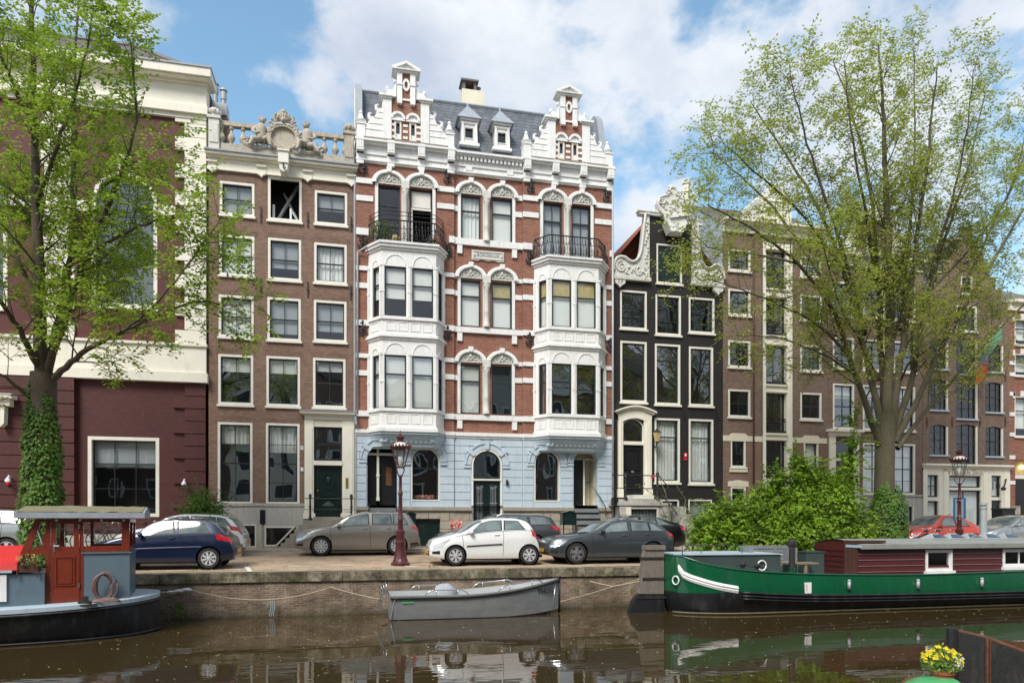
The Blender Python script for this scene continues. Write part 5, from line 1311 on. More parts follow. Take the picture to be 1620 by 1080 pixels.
# gable edging
def edge(sg, xi, xo):
    """white scrolled shoulder: xi at the neck, xo at the outer end"""
    w_ = abs(xo-xi); zb = zsh; zt_ = zneck
    d = 1 if xo > xi else -1
    pr = [(0,-.02),(1.0,-.02),(1.02,.30),(1.0,.66),(.93,.86),(.82,.94),(.70,.92),(.60,.80),(.50,.74),(.40,.80),(.30,1.0),(.24,1.35),(.20,1.9),(.16,2.5),(.12,3.0),(.0,3.0)]
    hh = (zt_-zb)/3.0
    pts = [(xi+d*a*w_, zb+b*hh) for a, b in pr]
    m = MB(); m.prism(pts, FY-.12, FY+.22)
    e = m.build('scrolled_shoulder', M['whitecarved'], H4)
    m = MB(); m.box(min(xi,xo)-.05, max(xi,xo)+.05, FY-.2, FY, zb-.10, zb+.06)
    rim = [(p[0], FY-.15, p[1]) for p in pts[2:]]; m.tube(rim, .07, 6)
    scroll(xi+d*.80*w_, zb+.5*hh, .28, 1.6, -d, 1.5, FY-.14, .055, m); scroll(xi+d*.30*w_, zb+.42*hh, .18, 1.4, d, 0, FY-.14, .045, m)
    for k in range(26):
        u = rnd.random(); m.ell((xi+d*(.08+.75*u)*w_, FY-.14, zb+(.15+.35*rnd.random())*hh), (.04+.06*rnd.random(),.05,.04+.04*rnd.random()), 5, 4)
    for k in range(12): m.ell((xi+d*(.03+.1*rnd.random())*w_, FY-.14, zb+(.8+2.0*k/12)*hh), (.06,.05,.08), 5, 4)
    for k in range(14): m.ell((xi+d*(k+.5)/14*w_, FY-.19, zb-.02), (.05,.03,.03), 5, 4)
    m.build('carving', M['whitecarved'], e, 50)
    m = MB(); xb = xo-d*.28; m.prism([(xb-.26,zb-.08),(xb+.26,zb-.08),(xb+.24,zb-.28),(xb+.1,zb-.36),(xb,zb-.48),(xb-.1,zb-.36),(xb-.24,zb-.28)], FY-.17, FY-.01)
    q = m.build('date_block', M['whitecarved'], e); return xb
xb = edge(-1, n0, g0+.05); text_mesh('17', .28, 'number', M['sash'], H4, (xb, FY-.175, zsh-.21))
edge(1, n1, g1-.02)
m = MB(); m.box(n0-.5, n0+.62, FY-.14, FY+.2, zneck, zneck+.12); m.box(n1-.5, n1+.5, FY-.14, FY+.2, zneck-.25, zneck-.13); m.box(n0-.56, n0+.60, FY-.2, FY+.2, zneck+.121, zneck+.2)
m.build('neck_cornice', M['white'], H4)
cx = (n0+n1)/2+.05
m = MB()
crest = [(-.05,-1.05),(.12,-1.0),(.45,-.75),(.62,-.35),(.98,.0),(1.05,.45),(.9,.75),(.62,1.0),(.35,1.12),(.25,1.5),(.12,1.72),(-.12,1.72),(-.25,1.5),(-.35,1.12),(-.62,1.05),(-.9,.9),(-1.02,.55),(-.95,.05),(-.62,-.25),(-.5,-.65),(-.2,-1.0)]
zc = zneck+.22
m.prism([(cx+a*.74, zc+b*.64) for a, b in crest], FY-.22, FY+.15); e = m.build('crest', M['whitecarved'], H4)
m = MB(); m.tube([(cx+a*.74, FY-.22, zc+b*.64) for a, b in crest], .06, 6)
for s in (-1,1):
    scroll(cx+s*.6, zc+.5, .2, 1.4, s, 1, FY-.26, .06, m); scroll(cx+s*.25, zc+1.05, .16, 1.3, -s, 0, FY-.26, .05, m); scroll(cx+s*.35, zc-.35, .16, 1.3, s, 2, FY-.26, .05, m)
for k in range(40):
    a_ = rnd.random()*6.28; q = rnd.random(); m.ell((cx+.62*q*math.cos(a_), FY-.24, zc+.2+.6*q*math.sin(a_)), (.05+.05*rnd.random(),.06,.05+.05*rnd.random()), 5, 4)
for k in range(5): a_ = .5+.53*k; m.ell((cx+.14*math.cos(a_), FY-.15, zc+1.35+.16*math.sin(a_)), (.09,.08,.11), 6, 4)
m.v = [(x, y, zc+(z-zc)*.8) if i > 6*len(crest)-1 else (x, y, z) for i, (x, y, z) in enumerate(m.v)]
m.build('carving', M['whitecarved'], e, 50)
m = MB(); zz = zneck-.38; m.prism([(cx-.55,zz-.1),(cx-.35,zz-.55),(cx+.25,zz-.55),(cx+.55,zz+.05),(cx+.5,zz+.18),(cx-.5,zz-.02)], FY-.75, FY-.2); m.prism([(cx-.42,zz-.0),(cx+.6,zz+.22),(cx+.62,zz+.32),(cx-.45,zz+.1)], FY-.85, FY-.15); m.build('hoist_box', M['white'], H4)
# orange pantile roof behind the shoulder
m = MB(); zr0, zr1 = zsh+.2, Z(1016,372)
xr = (g0+g1)/2
m.add([(g0+.1,FY+.25,Z(966,412)),(g0+.1,FY+8,Z(966,412)),(xr,FY+8,zr1+1.9),(xr,FY+.25,zr1+1.9)], [(0,1,2,3)]); m.add([(g1-.1,FY+.25,Z(966,412)),(g1-.1,FY+8,Z(966,412)),(xr,FY+8,zr1+1.9),(xr,FY+.25,zr1+1.9)], [(0,3,2,1)]); m.build('pantile_roof', M['pantile'], H4, fix=False)
house_body(H4, g0+.01, g1, zsh, 9, M['brickblack'])
m = MB(); yy = FY+1; m.lathe([(.2,0),(.2,1.6),(.26,1.62),(.26,1.75),(.18,1.78)], (X(1086,yy),yy,Z(1086,345,yy)), 4); m.build('chimney', M['creamlight'], H4)
m = MB(); m.box(X(1081.5),X(1086.5),-.04+FY,FY,Z(1084,728),Z(1084,716)); m.ell((X(1084),FY-.03,Z(1084,720)),(.09,.03,.13)); o_ = m.build('shield', M['redsign'], H4); o_['label'] = 'small red shield plaque'
q = MB(); q.ell((X(1084),FY-.06,Z(1084,720)),(.05,.03,.07)); q.build('emblem', M['porcelain'], o_)
m = MB(); y_ = FY-.35; x_ = X(1039.5,y_); z_ = Z(1039,692,y_)
m.tube([(x_,FY,z_-.35),(x_,FY-.2,z_-.42),(x_,y_,z_-.25)], .025, 6); m.lathe([(.04,-.25),(.08,-.2),(.1,-.18)],(x_,y_,z_),6); m.lathe([(.22,.24),(.05,.38),(.03,.44)],(x_,y_,z_),6)
o_ = m.build('wall_lantern', M['iron'], H4); q = MB(); q.lathe([(.10,-.18),(.20,.24)], (x_,y_,z_), 6); q.build('lamp_glass', M['lampamber'], o_)
for px, py in ((1083,657),(1135,657),(1083,780)):
    m = MB(); anchor(H4, px, py-7, py+7, m); m.build('wall_anchor', M['iron'], H4)
# ---------------------------------------------------------------- warehouse with the white hoist bay
H5 = thing('warehouse', 'brown brick warehouse with a white central hoist bay of stacked glass doors', 'house', (X(1222), FY, GZ))
h0, h1 = X(1144), X(1308)
zc5 = Z(1222, 374); zband = Z(1222, 694)
def rects(px0, px1, rows): return [rect(px0, a, px1, b) for a, b in rows]
zA = [(Z(1169,b), Z(1169,a)) for a, b in ((396,429),(458,499),(539,581),(616,659.5))]
L5 = [(X(1152), X(1187), z0, z1) for z0, z1 in zA]; R5 = [(X(1266), X(1299.5), z0, z1) for z0, z1 in zA]
LL = [(X(1156), X(1179.4), Z(1168,738.5), Z(1168,693.5)), (X(1156), X(1179.4), Z(1168,795), Z(1168,770))]
RL = [(X(1271.5), X(1294.5), Z(1283,741), Z(1283,699)), (X(1271.5), X(1294.5), Z(1283,800), Z(1283,776))]
cb = (X(1205.6), X(1250.8), GZ+.8, Z(1228,386))
mid = [(X(1209.5), X(1243.5), Z(1228,b), Z(1228,a)) for a, b in ((397,457),(471,531),(547,608),(621.7,685),(696.7,757))]
m = MB(FR); wall(m, h0, h1, zband, zc5, L5+R5+[(cb[0],cb[1],zband-1,cb[3])], .14); m.build('upper_wall', M['brickdull'], H5)
m = MB(FR); wall(m, h0, h1, GZ-.2, zband-.02, LL+RL+[(cb[0],cb[1],cb[2],zband+1)], .14); m.build('lower_wall', M['brickwarm'], H5)
for i, o in enumerate(L5): window(H5, FR, o, .085, nx=2, nz=(.5,), gmat=M['panewavy'] if i < 3 else M['pane'])
for i, o in enumerate(R5): window(H5, FR, o, .085, nx=2, nz=(.5,), gmat=M['panewavy'], blind=.9 if i == 0 else 0)
for o in LL+RL[1:]: window(H5, FR, o, .07, nx=1, nz=())
window(H5, FR, RL[0], .07, nx=1, nz=(), label='small side window standing ajar', blind=1, bmat=M['blind'])
m = MB(FR); wall(m, cb[0], cb[1], cb[2], cb[3], mid, .3, -.05)
m.box(cb[0]-.0, cb[0]+.14, -.12, -.05, cb[2], cb[3]); m.box(cb[1]-.14, cb[1]+.02, -.12, -.05, cb[2], cb[3])
for o in mid: m.box(o[0]-.02, o[1]+.02, -.1, -.04, o[3]+.02, o[3]+.1); m.box(o[0]-.02, o[1]+.02, -.14, -.04, o[2]-.1, o[2]-.02)
m.build('hoist_bay', M['creamlight'], H5)
for i, o in enumerate(mid):
    w_ = window(H5, frame(0,FY-.05), o, 0, nx=2, nz=(), sash=.06, yd=.28, sill=False, name='loading_door', gmat=M['panewavy'])
    q = MB(FR)
    q.box(o[0],o[1],-.03,.0,o[2]+.02,o[2]+.12)
    for k in range(10): x_ = o[0]+(o[1]-o[0])*(k+.5)/10; q.tube([(x_,-.02,o[2]+.1),(x_,-.02,o[2]+.55)],.008,4)
    q.tube([(o[0],-.02,o[2]+.55),(o[1],-.02,o[2]+.55)],.018,5); q.build('door_railing', M['iron'], w_)
m = MB(FR)
for a, b, c in ((h0, cb[0], 1168), (cb[1], h1, 1283)):
    m = MB(FR); m.box(a, b, -.03, .02, zband-.16, zband+.1); m.prism([(X(c)-.5,zband+.1),(X(c)-.35,zband+.22),(X(c)+.35,zband+.22),(X(c)+.5,zband+.1)], -.032, .02); m.build('stone_band', M['cream'], H5)
for o in (LL[1], RL[1]):
    m = MB(FR); m.prism([(o[0]-.15,o[3]+.02),(o[1]+.15,o[3]+.02),(o[1]+.15,o[3]+.26),((o[0]+o[1])/2,o[3]+.34),(o[0]-.15,o[3]+.26)], -.03, .02); m.build('stone_lintel', M['cream'], H5)
m = MB(FR); m.box(LL[0][0]-.08, LL[0][1]+.08, -.06, .0, LL[0][2]-.24, LL[0][2]-.1)
m.build('stone_sill', M['cream'], H5)
m = MB(FR); m.box(h0, h1, -.1, .3, zc5, zc5+.34); m.box(h0-.05, h1+.05, -.28, .3, zc5+.341, zc5+.45); m.box(h0-.08, h1+.08, -.4, .3, zc5+.451, zc5+.55); m.build('cornice', M['creamlight'], H5)
# gabled attic behind the cornice, light side wall towards the black house
ya = FY+.4; zr = Z(1180,330); 
m = MB(); m.xprism([(FY+.02,Z(1120,424)),(FY+.02,zc5+.4),(FY+3.2,zc5+2.6),(FY+6.4,zc5+.4),(FY+6.4,GZ)], h0-.06, h0-.02); o_ = m.build('side_wall', M['deckblue'], H5)
m = MB(); m.quad((h0-.1,FY+.0,zc5+.45),(h1,FY+.0,zc5+.45),(h1,FY+3.2,zc5+2.65),(h0-.1,FY+3.2,zc5+2.65)); m.quad((h0-.1,FY+3.2,zc5+2.65),(h1,FY+3.2,zc5+2.65),(h1,FY+6.4,zc5+.4),(h0-.1,FY+6.4,zc5+.4)); m.build('tiled_roof', M['darktile'], H5)
m = MB(); x0, x1 = X(1204), X(1254); m.prism([(x0,zc5+.55),(x1,zc5+.55),(x1,zc5+1.9),((x0+x1)/2,zc5+2.7),(x0,zc5+1.9)], FY+.1, FY+1.8); dm = m.build('roof_dormer', M['creamlight'], H5)
window(dm, frame(0,FY+.08), (x0+.35,x1-.35,zc5+.8,zc5+1.8), .06, nx=2, nz=(.5,), name='dormer_window')
house_body(H5, h0+.01, h1, zc5, 9, M['brickdull'])
m = MB(); m.tube([(X(1191),FY-.07,zc5),(X(1191),FY-.07,GZ)], .04, 6); m.build('rain_pipe', M['brownwood'], H5, True)
# ---------------------------------------------------------------- brown house behind the big tree
H6 = thing('canal_house', 'brown brick house behind the big tree, with cream cornice and tall multi-pane windows', 'house', (X(1385), FY, GZ))
k0, k1 = X(1308), X(1459)
zc6 = Z(1385, 425); zg6 = Z(1385, 784)
cols = [(1317.5,1351,0),(1365,1399,2),(1413,1447.5,4)]
W6 = []
for a, b, e in cols:
    for r0, r1 in ((446,500),(534,583),(607,678)): W6.append((X(a), X(b), Z(1333,r1), Z(1333,r0)))
g6 = [(X(1365), X(1399), Z(1430,782), Z(1430,702)), (X(1413), X(1447.5), Z(1430,782), Z(1430,702))]
b6 = [(X(1411), X(1446), GZ, Z(1430,798)), (X(1365), X(1398), GZ, Z(1430,798))]
d6 = (X(1320), X(1349), Z(1333,800), Z(1333,696))
m = MB(FR); wall(m, k0, k1, zg6, zc6, W6+g6+[d6], .14); m.build('brick_wall', M['brickdull'], H6)
m = MB(FR); wall(m, k0, k1, GZ-.2, zg6, b6+[d6], .16, -.04); m.box(k0, k1, -.1, .02, zg6-.02, zg6+.07); m.build('stone_base', M['limestone'], H6)
for i, o in enumerate(W6): window(H6, FR, o, .085, nx=2, nz=(.5,.25,.75), blind=.3 if i % 3 == 2 else 0, gmat=M['panewavy'])
for o in g6: window(H6, FR, o, .09, nx=2, nz=(.5,.25,.75), blind=1, bmat=M['curtain'], gmat=M['panewavy'])
for o in b6: window(H6, FR, o, .08, nx=2, nz=(), blind=.9, bmat=M['blindgrey'], name='basement_window')
m = MB(FR); a, b, zt = X(1311), X(1357), Z(1333,690)
m.box(a, d6[0], -.12, .1, Z(1333,800), zt); m.box(d6[1], b, -.12, .1, Z(1333,800), zt); m.box(a-.05, b+.05, -.16, .1, zt, zt+.2); m.box(a-.15, b+.15, -.32, .1, zt+.201, zt+.32); m.box(d6[0],d6[1],-.1,.1,Z(1333,729),Z(1333,725)); m.build('door_surround', M['creamlight'], H6)
window(H6, FR, (d6[0],d6[1],Z(1333,724),d6[3]-.01), .0, nz=(), sash=.06, sill=False, name='fanlight')
m = MB(FR); m.box(d6[0],d6[1],.05,.1,Z(1333,800),Z(1333,730)); m.ring(outline(d6[0]+.15,d6[1]-.15,Z(1333,795),Z(1333,768)), inset(d6[0]+.15,d6[1]-.15,Z(1333,795),Z(1333,768),0,.05), .02,.06); m.build('front_door', M['darkgreen'], H6)
m = MB(FR); m.box(k0, k1, -.08, .3, zc6, zc6+.45); m.box(k0-.04, k1+.04, -.32, .3, zc6+.451, zc6+.6); m.build('cornice', M['creamlight'], H6)
# neck gable, white edged
n0_, n1_ = X(1352), X(1412); zn = Z(1385,350)
m = MB(FR); at = (X(1371), X(1393), Z(1382,415), Z(1382,376)); wall(m, n0_, n1_, zc6+.45, zn, [at], .14, .02); m.build('neck_gable', M['brickdull'], H6)
window(H6, FR, at, .08, nx=1, nz=(.5,), name='attic_window')
for s, xx in ((-1,n0_),(1,n1_)):
    m = MB(); pts = [(xx,zc6+.6),(xx+s*1.2,zc6+.6),(xx+s*1.25,zc6+.95),(xx+s*1.0,zc6+1.25),(xx+s*.7,zc6+1.1),(xx+s*.4,zc6+1.3),(xx+s*.2,zc6+1.9),(xx+s*.15,zn),(xx,zn)]; m.prism(pts, FY-.08, FY+.2); scroll(xx+s*.95, zc6+.9, .2, 1.4, s, 1, FY-.12, .05, m); m.build('scrolled_shoulder', M['whitecarved'], H6)
m = MB(FR); c = (n0_+n1_)/2; m.box(n0_-.15, n1_+.15, -.14, .25, zn, zn+.14); m.prism([(n0_-.1,zn+.141),(n1_+.1,zn+.141),(c,zn+.9)], -.1, .2); m.build('pediment', M['creamlight'], H6)
m = MB(); m.quad((k0,FY+.3,zc6+.4),(c,FY+.3,zn),(c,FY+8,zn),(k0,FY+8,zc6+.4)); m.quad((k1,FY+.3,zc6+.4),(c,FY+.3,zn),(c,FY+8,zn),(k1,FY+8,zc6+.4)); m.build('tiled_roof', M['darktile'], H6)
house_body(H6, k0+.01, k1, zc6, 9, M['brickdull'])
# ---------------------------------------------------------------- tall pointed house with the cream shopfront
H7 = thing('canal_house', 'brown house with a pointed gable above a cream panelled ground floor front', 'house', (X(1528), FY, GZ))
p0, p1 = X(1459.5), X(1596.5)
zc7 = Z(1528, 737); zs7 = Z(1528, 492); za7 = Z(1530, 362)
W7 = []
for (a, b), dz_, dm_ in (((1471,1499.5),0,0),((1512.5,1546),0,1),((1559,1586.5),0,2)):
    for r, (y0, y1, yc0, yc1) in enumerate(((671.5,719,671,734),(600,648,598,662),(538,583,535,592))):
        if dm_ == 1: W7.append((X(a), X(b), Z(1529,yc1), Z(1529,yc0), .12))
        else: W7.append((X(a), X(b), Z(1485,y1), Z(1485,y0), .12))
W7t = (X(1513), X(1545), Z(1529,524), Z(1529,484)); W7s = (X(1520), X(1538), Z(1529,465), Z(1529,438))
m = MB(FR); wall(m, p0, p1, zc7, zs7, W7+[(W7t[0],W7t[1],W7t[2],zs7+.5)], .14)
c = (p0+p1)/2; hwid = (p1-p0)/2; steps = 7; HH = za7-zs7
for k in range(steps):
    za_ = zs7+HH*k/steps; zb_ = zs7+HH*(k+1)/steps; w_ = hwid*(1-(k+.15)/steps)*.98
    ops = [o for o in ((W7t[0],W7t[1],zs7-.5,W7t[3]), W7s)]
    wall(m, c-w_, c+w_, za_, zb_, [(o[0],o[1],max(o[2],za_),min(o[3],zb_)) for o in ops if o[2] < zb_ and o[3] > za_], .14)
m.build('brick_wall', M['brickdull'], H7)
m = MB(FR)
for k in range(steps):
    zb_ = zs7+HH*(k+1)/steps; w_ = hwid*(1-(k+.15)/steps)*.98; w2 = hwid*max(0,(1-(k+1.15)/steps))*.98
    for s in (-1,1): m = MB(FR); m.box(min(c+s*w2,c+s*(w_+.04)), max(c+s*w2,c+s*(w_+.04)), -.05, .25, zb_-.001, zb_+.08); m.build('gable_capstone', M['limestone'], H7)
for i, o in enumerate(W7):
    w_ = window(H7, FR, o, .0, nx=3, nz=(.5,.25,.75), sash=.045, yd=.13, sillm=M['deckblue'], blind=0)
    q = MB(FR); q.box(o[1]-.09, o[1], -.02, .05, o[2], o[3]-.1); q.build('jamb', M['trim'], w_)
window(H7, FR, W7t, .07, nx=2, nz=(.5,)); window(H7, FR, W7s, .06, nx=1, nz=())
for px, py in ((1466,667),(1506,667),(1550,667),(1590,667),(1466,595),(1590,595)):
    m = MB(); anchor(H7, px, py-8, py+8, m); m.build('wall_anchor', M['rust'], H7)
f_ops = [(X(1466), X(1483.5), Z(1475,786), Z(1475,751)), (X(1466), X(1483.5), GZ+.3, Z(1475,792)), (X(1500), X(1551), Z(1525,771), Z(1525,752)), (X(1500), X(1551), GZ, Z(1525,775)), (X(1567), X(1582.5), Z(1575,786), Z(1575,752)), (X(1567), X(1582.5), GZ, Z(1575,791))]
m = MB(FR); wall(m, p0, p1, GZ-.1, zc7-.12, f_ops, .2, -.06); m.box(p0, p1+.02, -.14, .1, zc7-.12, zc7-.02); m.box(p0-.02, p1+.05, -.26, .1, zc7-.019, zc7+.08)
for px in (1461.5,1494,1556,1589): m.box(X(px)-.12, X(px)+.12, -.12, -.06, GZ, zc7-.3)
m.box(X(1505), X(1554), -.08, -.05, zc7-.42, zc7-.22)
m.build('shopfront', M['creamlight'], H7)
fr = frame(0, FY-.06)
for i, o in enumerate(f_ops):
    if i == 5:
        q = MB(fr); q.box(o[0],o[1],.1,.15,o[2],o[3]); q.ring(outline(o[0]+.1,o[1]-.1,o[2]+.2,o[3]-.2), inset(o[0]+.1,o[1]-.1,o[2]+.2,o[3]-.2,0,.05), .07,.11); q.build('side_door', M['sash'], H7); continue
    window(H7, fr, o, 0, nx={0:2,1:1,2:1,3:2,4:1}[i], nz={0:(.5,),2:()}.get(i, ()), sash=.07, yd=.18, blind=1, bmat=M['curtain'], sill=False, name='shop_window' if i != 3 else 'glazed_doors')
text_mesh('De Dubbele Sleutel', .34, 'lettering', M['stone'], H7, (X(1525), FY-.085, zc7-.32))
text_mesh('10', .62, 'number', M['blackpaint'], H7, (X(1575.5), FY+.03, Z(1575,769)))
house_body(H7, p0+.01, p1, zs7, 9, M['brickdull'], back=True)
m = MB(); m.quad((p0,FY+.2,zs7),(c,FY+.2,za7),(c,FY+9,za7),(p0,FY+9,zs7)); m.quad((p1,FY+.2,zs7),(c,FY+.2,za7),(c,FY+9,za7),(p1,FY+9,zs7)); m.build('tiled_roof', M['darktile'], H7)
m = MB(); m.box(X(1494), X(1507), FY+2, FY+2.7, zs7, Z(1500,395)); m.build('chimney', M['brickdull'], H7)
# flag pole leaning out of the facade
fl = thing('flag', 'rainbow coloured flag on a slanting pole at the pointed brown house', 'flag', (X(1528), FY-.1, Z(1528,592)))
m = MB(); pa = Vector((X(1528), FY-.1, Z(1528,590))); pb = Vector((X(1587,FY-1.8), FY-1.8, Z(1587,510,FY-1.8))); m.tube([pa, pb], .03, 6); m.build('flag_pole', M['trim'], fl)
m = MB(); rows = []
for i in range(13):
    u = i/12; b_ = pa.lerp(pb, .30+.68*u); row = []
    for j in range(11):
        v = j/10; row.append((b_.x+.10*v*math.sin(u*7)-.25*v*u, b_.y+.14*math.sin(u*9+v*2)*v, b_.z-v*(1.35-.5*u)+.08*math.sin(u*11+v*3)*v))
    rows.append(row)
m.grid(rows); m.build('flag_cloth', M['flag'], fl, True)
# ---------------------------------------------------------------- red brick house at the right edge
H8 = thing('canal_house', 'red brick house with white stone blocks and a lit porch beside the cream shopfront', 'house', (X(1640), FY, GZ))
q0, q1 = p1, X(1700)
zc8 = Z(1610, 492)
W8 = [(X(a), X(b), Z(1610,y1), Z(1610,y0)) for a, b in ((1605,1628),(1648,1676)) for y0, y1 in ((560,594),(627,690),(505,545))]
d8 = [(X(1606), X(1640), GZ, Z(1615,727))]
m = MB(FR); wall(m, q0, q1, GZ-.2, zc8, W8+d8, .14); m.build('brick_wall', M['brickred'], H8)
for o in W8: window(H8, FR, o, .05, nx=1, nz=(.65,), sash=.05, blind=.8, bmat=M['curtain'])
m = MB(FR)
for py in (574,592,623,655,687,723,763): m = MB(FR); m.box(q0+.02, q0+.36, -.04, .02, Z(1600,py)-.1, Z(1600,py)+.1); m.build('stone_block', M['white'], H8)
for o in W8[:3]:
    m = MB(FR); m.box(o[0]-.12, o[0], -.04, .02, o[3]-.1, o[3]+.2); m.build('stone_block', M['white'], H8); m = MB(FR); m.box((o[0]+o[1])/2-.1, (o[0]+o[1])/2+.1, -.04, .02, o[3]+.0, o[3]+.3); m.build('keystone', M['white'], H8)
m = MB(FR); m.box(q0, q1, -.1, .3, zc8, zc8+.4); m.box(q0, q1, -.3, .3, zc8+.401, zc8+.55); m.build('cornice', M['creamlight'], H8)
o = d8[0]
m = MB(FR); m.box(o[0],o[1],.13,.2,o[2],Z(1615,757)); m.build('front_door', M['blackpaint'], H8)
m = MB(FR); m.box(o[0],o[1],.08,.2,Z(1615,757)+.01,Z(1615,751)); m.build('door_frame', M['trim'], H8)
m = MB(FR); m.box(o[0],o[1],.28,.3,Z(1615,751),o[3]); m.build('porch_panel', M['lampamber'], H8)
m = MB(FR); m.ell(((o[0]+o[1])/2,.2,Z(1615,738)),(.14,.08,.09),8,6); lm = bpy.data.materials.new('lit_lamp'); lm.use_nodes = True; b_ = lm.node_tree.nodes['Principled BSDF']; b_.inputs['Emission Color'].default_value = (1,.75,.3,1); b_.inputs['Emission Strength'].default_value = 5; m.build('porch_light', lm, H8, True)
m = MB(FR); m.box(q0+.02,q0+.5,-.2,.02,GZ-.1,Z(1600,800)); m.build('stone_base', M['stoneblock'], H8)
house_body(H8, q0+.01, q1, zc8, 9, M['brickred'])
m = MB(); m.quad((q0,FY,zc8+.5),(q1,FY,zc8+.5),(q1,FY+4,zc8+2.6),(q0,FY+4,zc8+2.6)); m.build('tiled_roof', M['rooftile'], H8)
m = MB(); x_ = X(1590,FY-.5); z_ = Z(1590,768,FY-.5); m.tube([(x_+.5,FY,z_+.3),(x_+.3,FY-.3,z_+.35),(x_,FY-.5,z_+.1),(x_-.1,FY-.5,z_-.1)], .035, 6); m.ell((x_-.1,FY-.5,z_-.15),(.12,.12,.1)); m.build('wall_lamp', M['iron'], H8)
# ---------------------------------------------------------------- houses across the water, behind the viewer (their reflection shows in the panes)
fr_o = frame(0, -11, math.pi)
ox = -34.0; kinds = ['brickopp','brickblack','brickopp','cream','brickwarm','brickopp','limestone','brickdull','brickopp','brickblack','brickwarm','brickopp']
desc = ['tall brown', 'narrow black', 'wide dark brown', 'cream plastered', 'reddish', 'low brown', 'grey stone', 'dull brown', 'steep dark', 'broad black', 'warm red', 'plain brown']
for i, kd in enumerate(kinds):
    wd = 6.2+1.2*((i*37) % 3); hh = 13.5+((i*53) % 5)*1.1
    xc = ox+wd/2
    t_ = thing('canal_house', '%s house on the near quay, number %s of its row' % (desc[i], ['one','two','three','four','five','six','seven','eight','nine','ten','eleven','twelve'][i]), 'house', (xc, -11, 0))
    t_['label'] = '%s house of the row facing the water, mirrored in the panes' % desc[i]
    m = MB(frame(xc, -11, math.pi)); ops = []
    for r in range(5):
        for c_ in (-1,0,1):
            ops.append((c_*wd*.3-.55, c_*wd*.3+.55, .9+r*2.75, 2.7+r*2.75))
    ops = [o for o in ops if o[3] < hh-.5]
    wall(m, -wd/2+.02, wd/2-.02, 0, hh, ops, .12); m.box(-wd/2+.02, wd/2-.02, .3, 8, 0, hh-.2); m.build('brick_wall', M[kd], t_)
    m = MB(frame(xc, -11, math.pi)); m.box(-wd/2, wd/2, -.3, .3, hh, hh+.4); m.prism([(-wd/2,hh+.4),(wd/2,hh+.4),(0,hh+3)], .1, 8); m.build('cornice', M['trim' if i % 2 else 'rooftile'], t_)
    for o in ops:
        m = MB(frame(xc, -11, math.pi)); m.ring(outline(*o), inset(*o, 0, .14), -.04, .1); w_ = m.build('window', M['white'], t_)
        m = MB(frame(xc, -11, math.pi)); a_ = inset(*o, 0, .12); m.add([(p[0],.06,p[1]) for p in a_], [(0,1,2,3)]); m.build('pane', M['sash'], w_)
    ox += wd
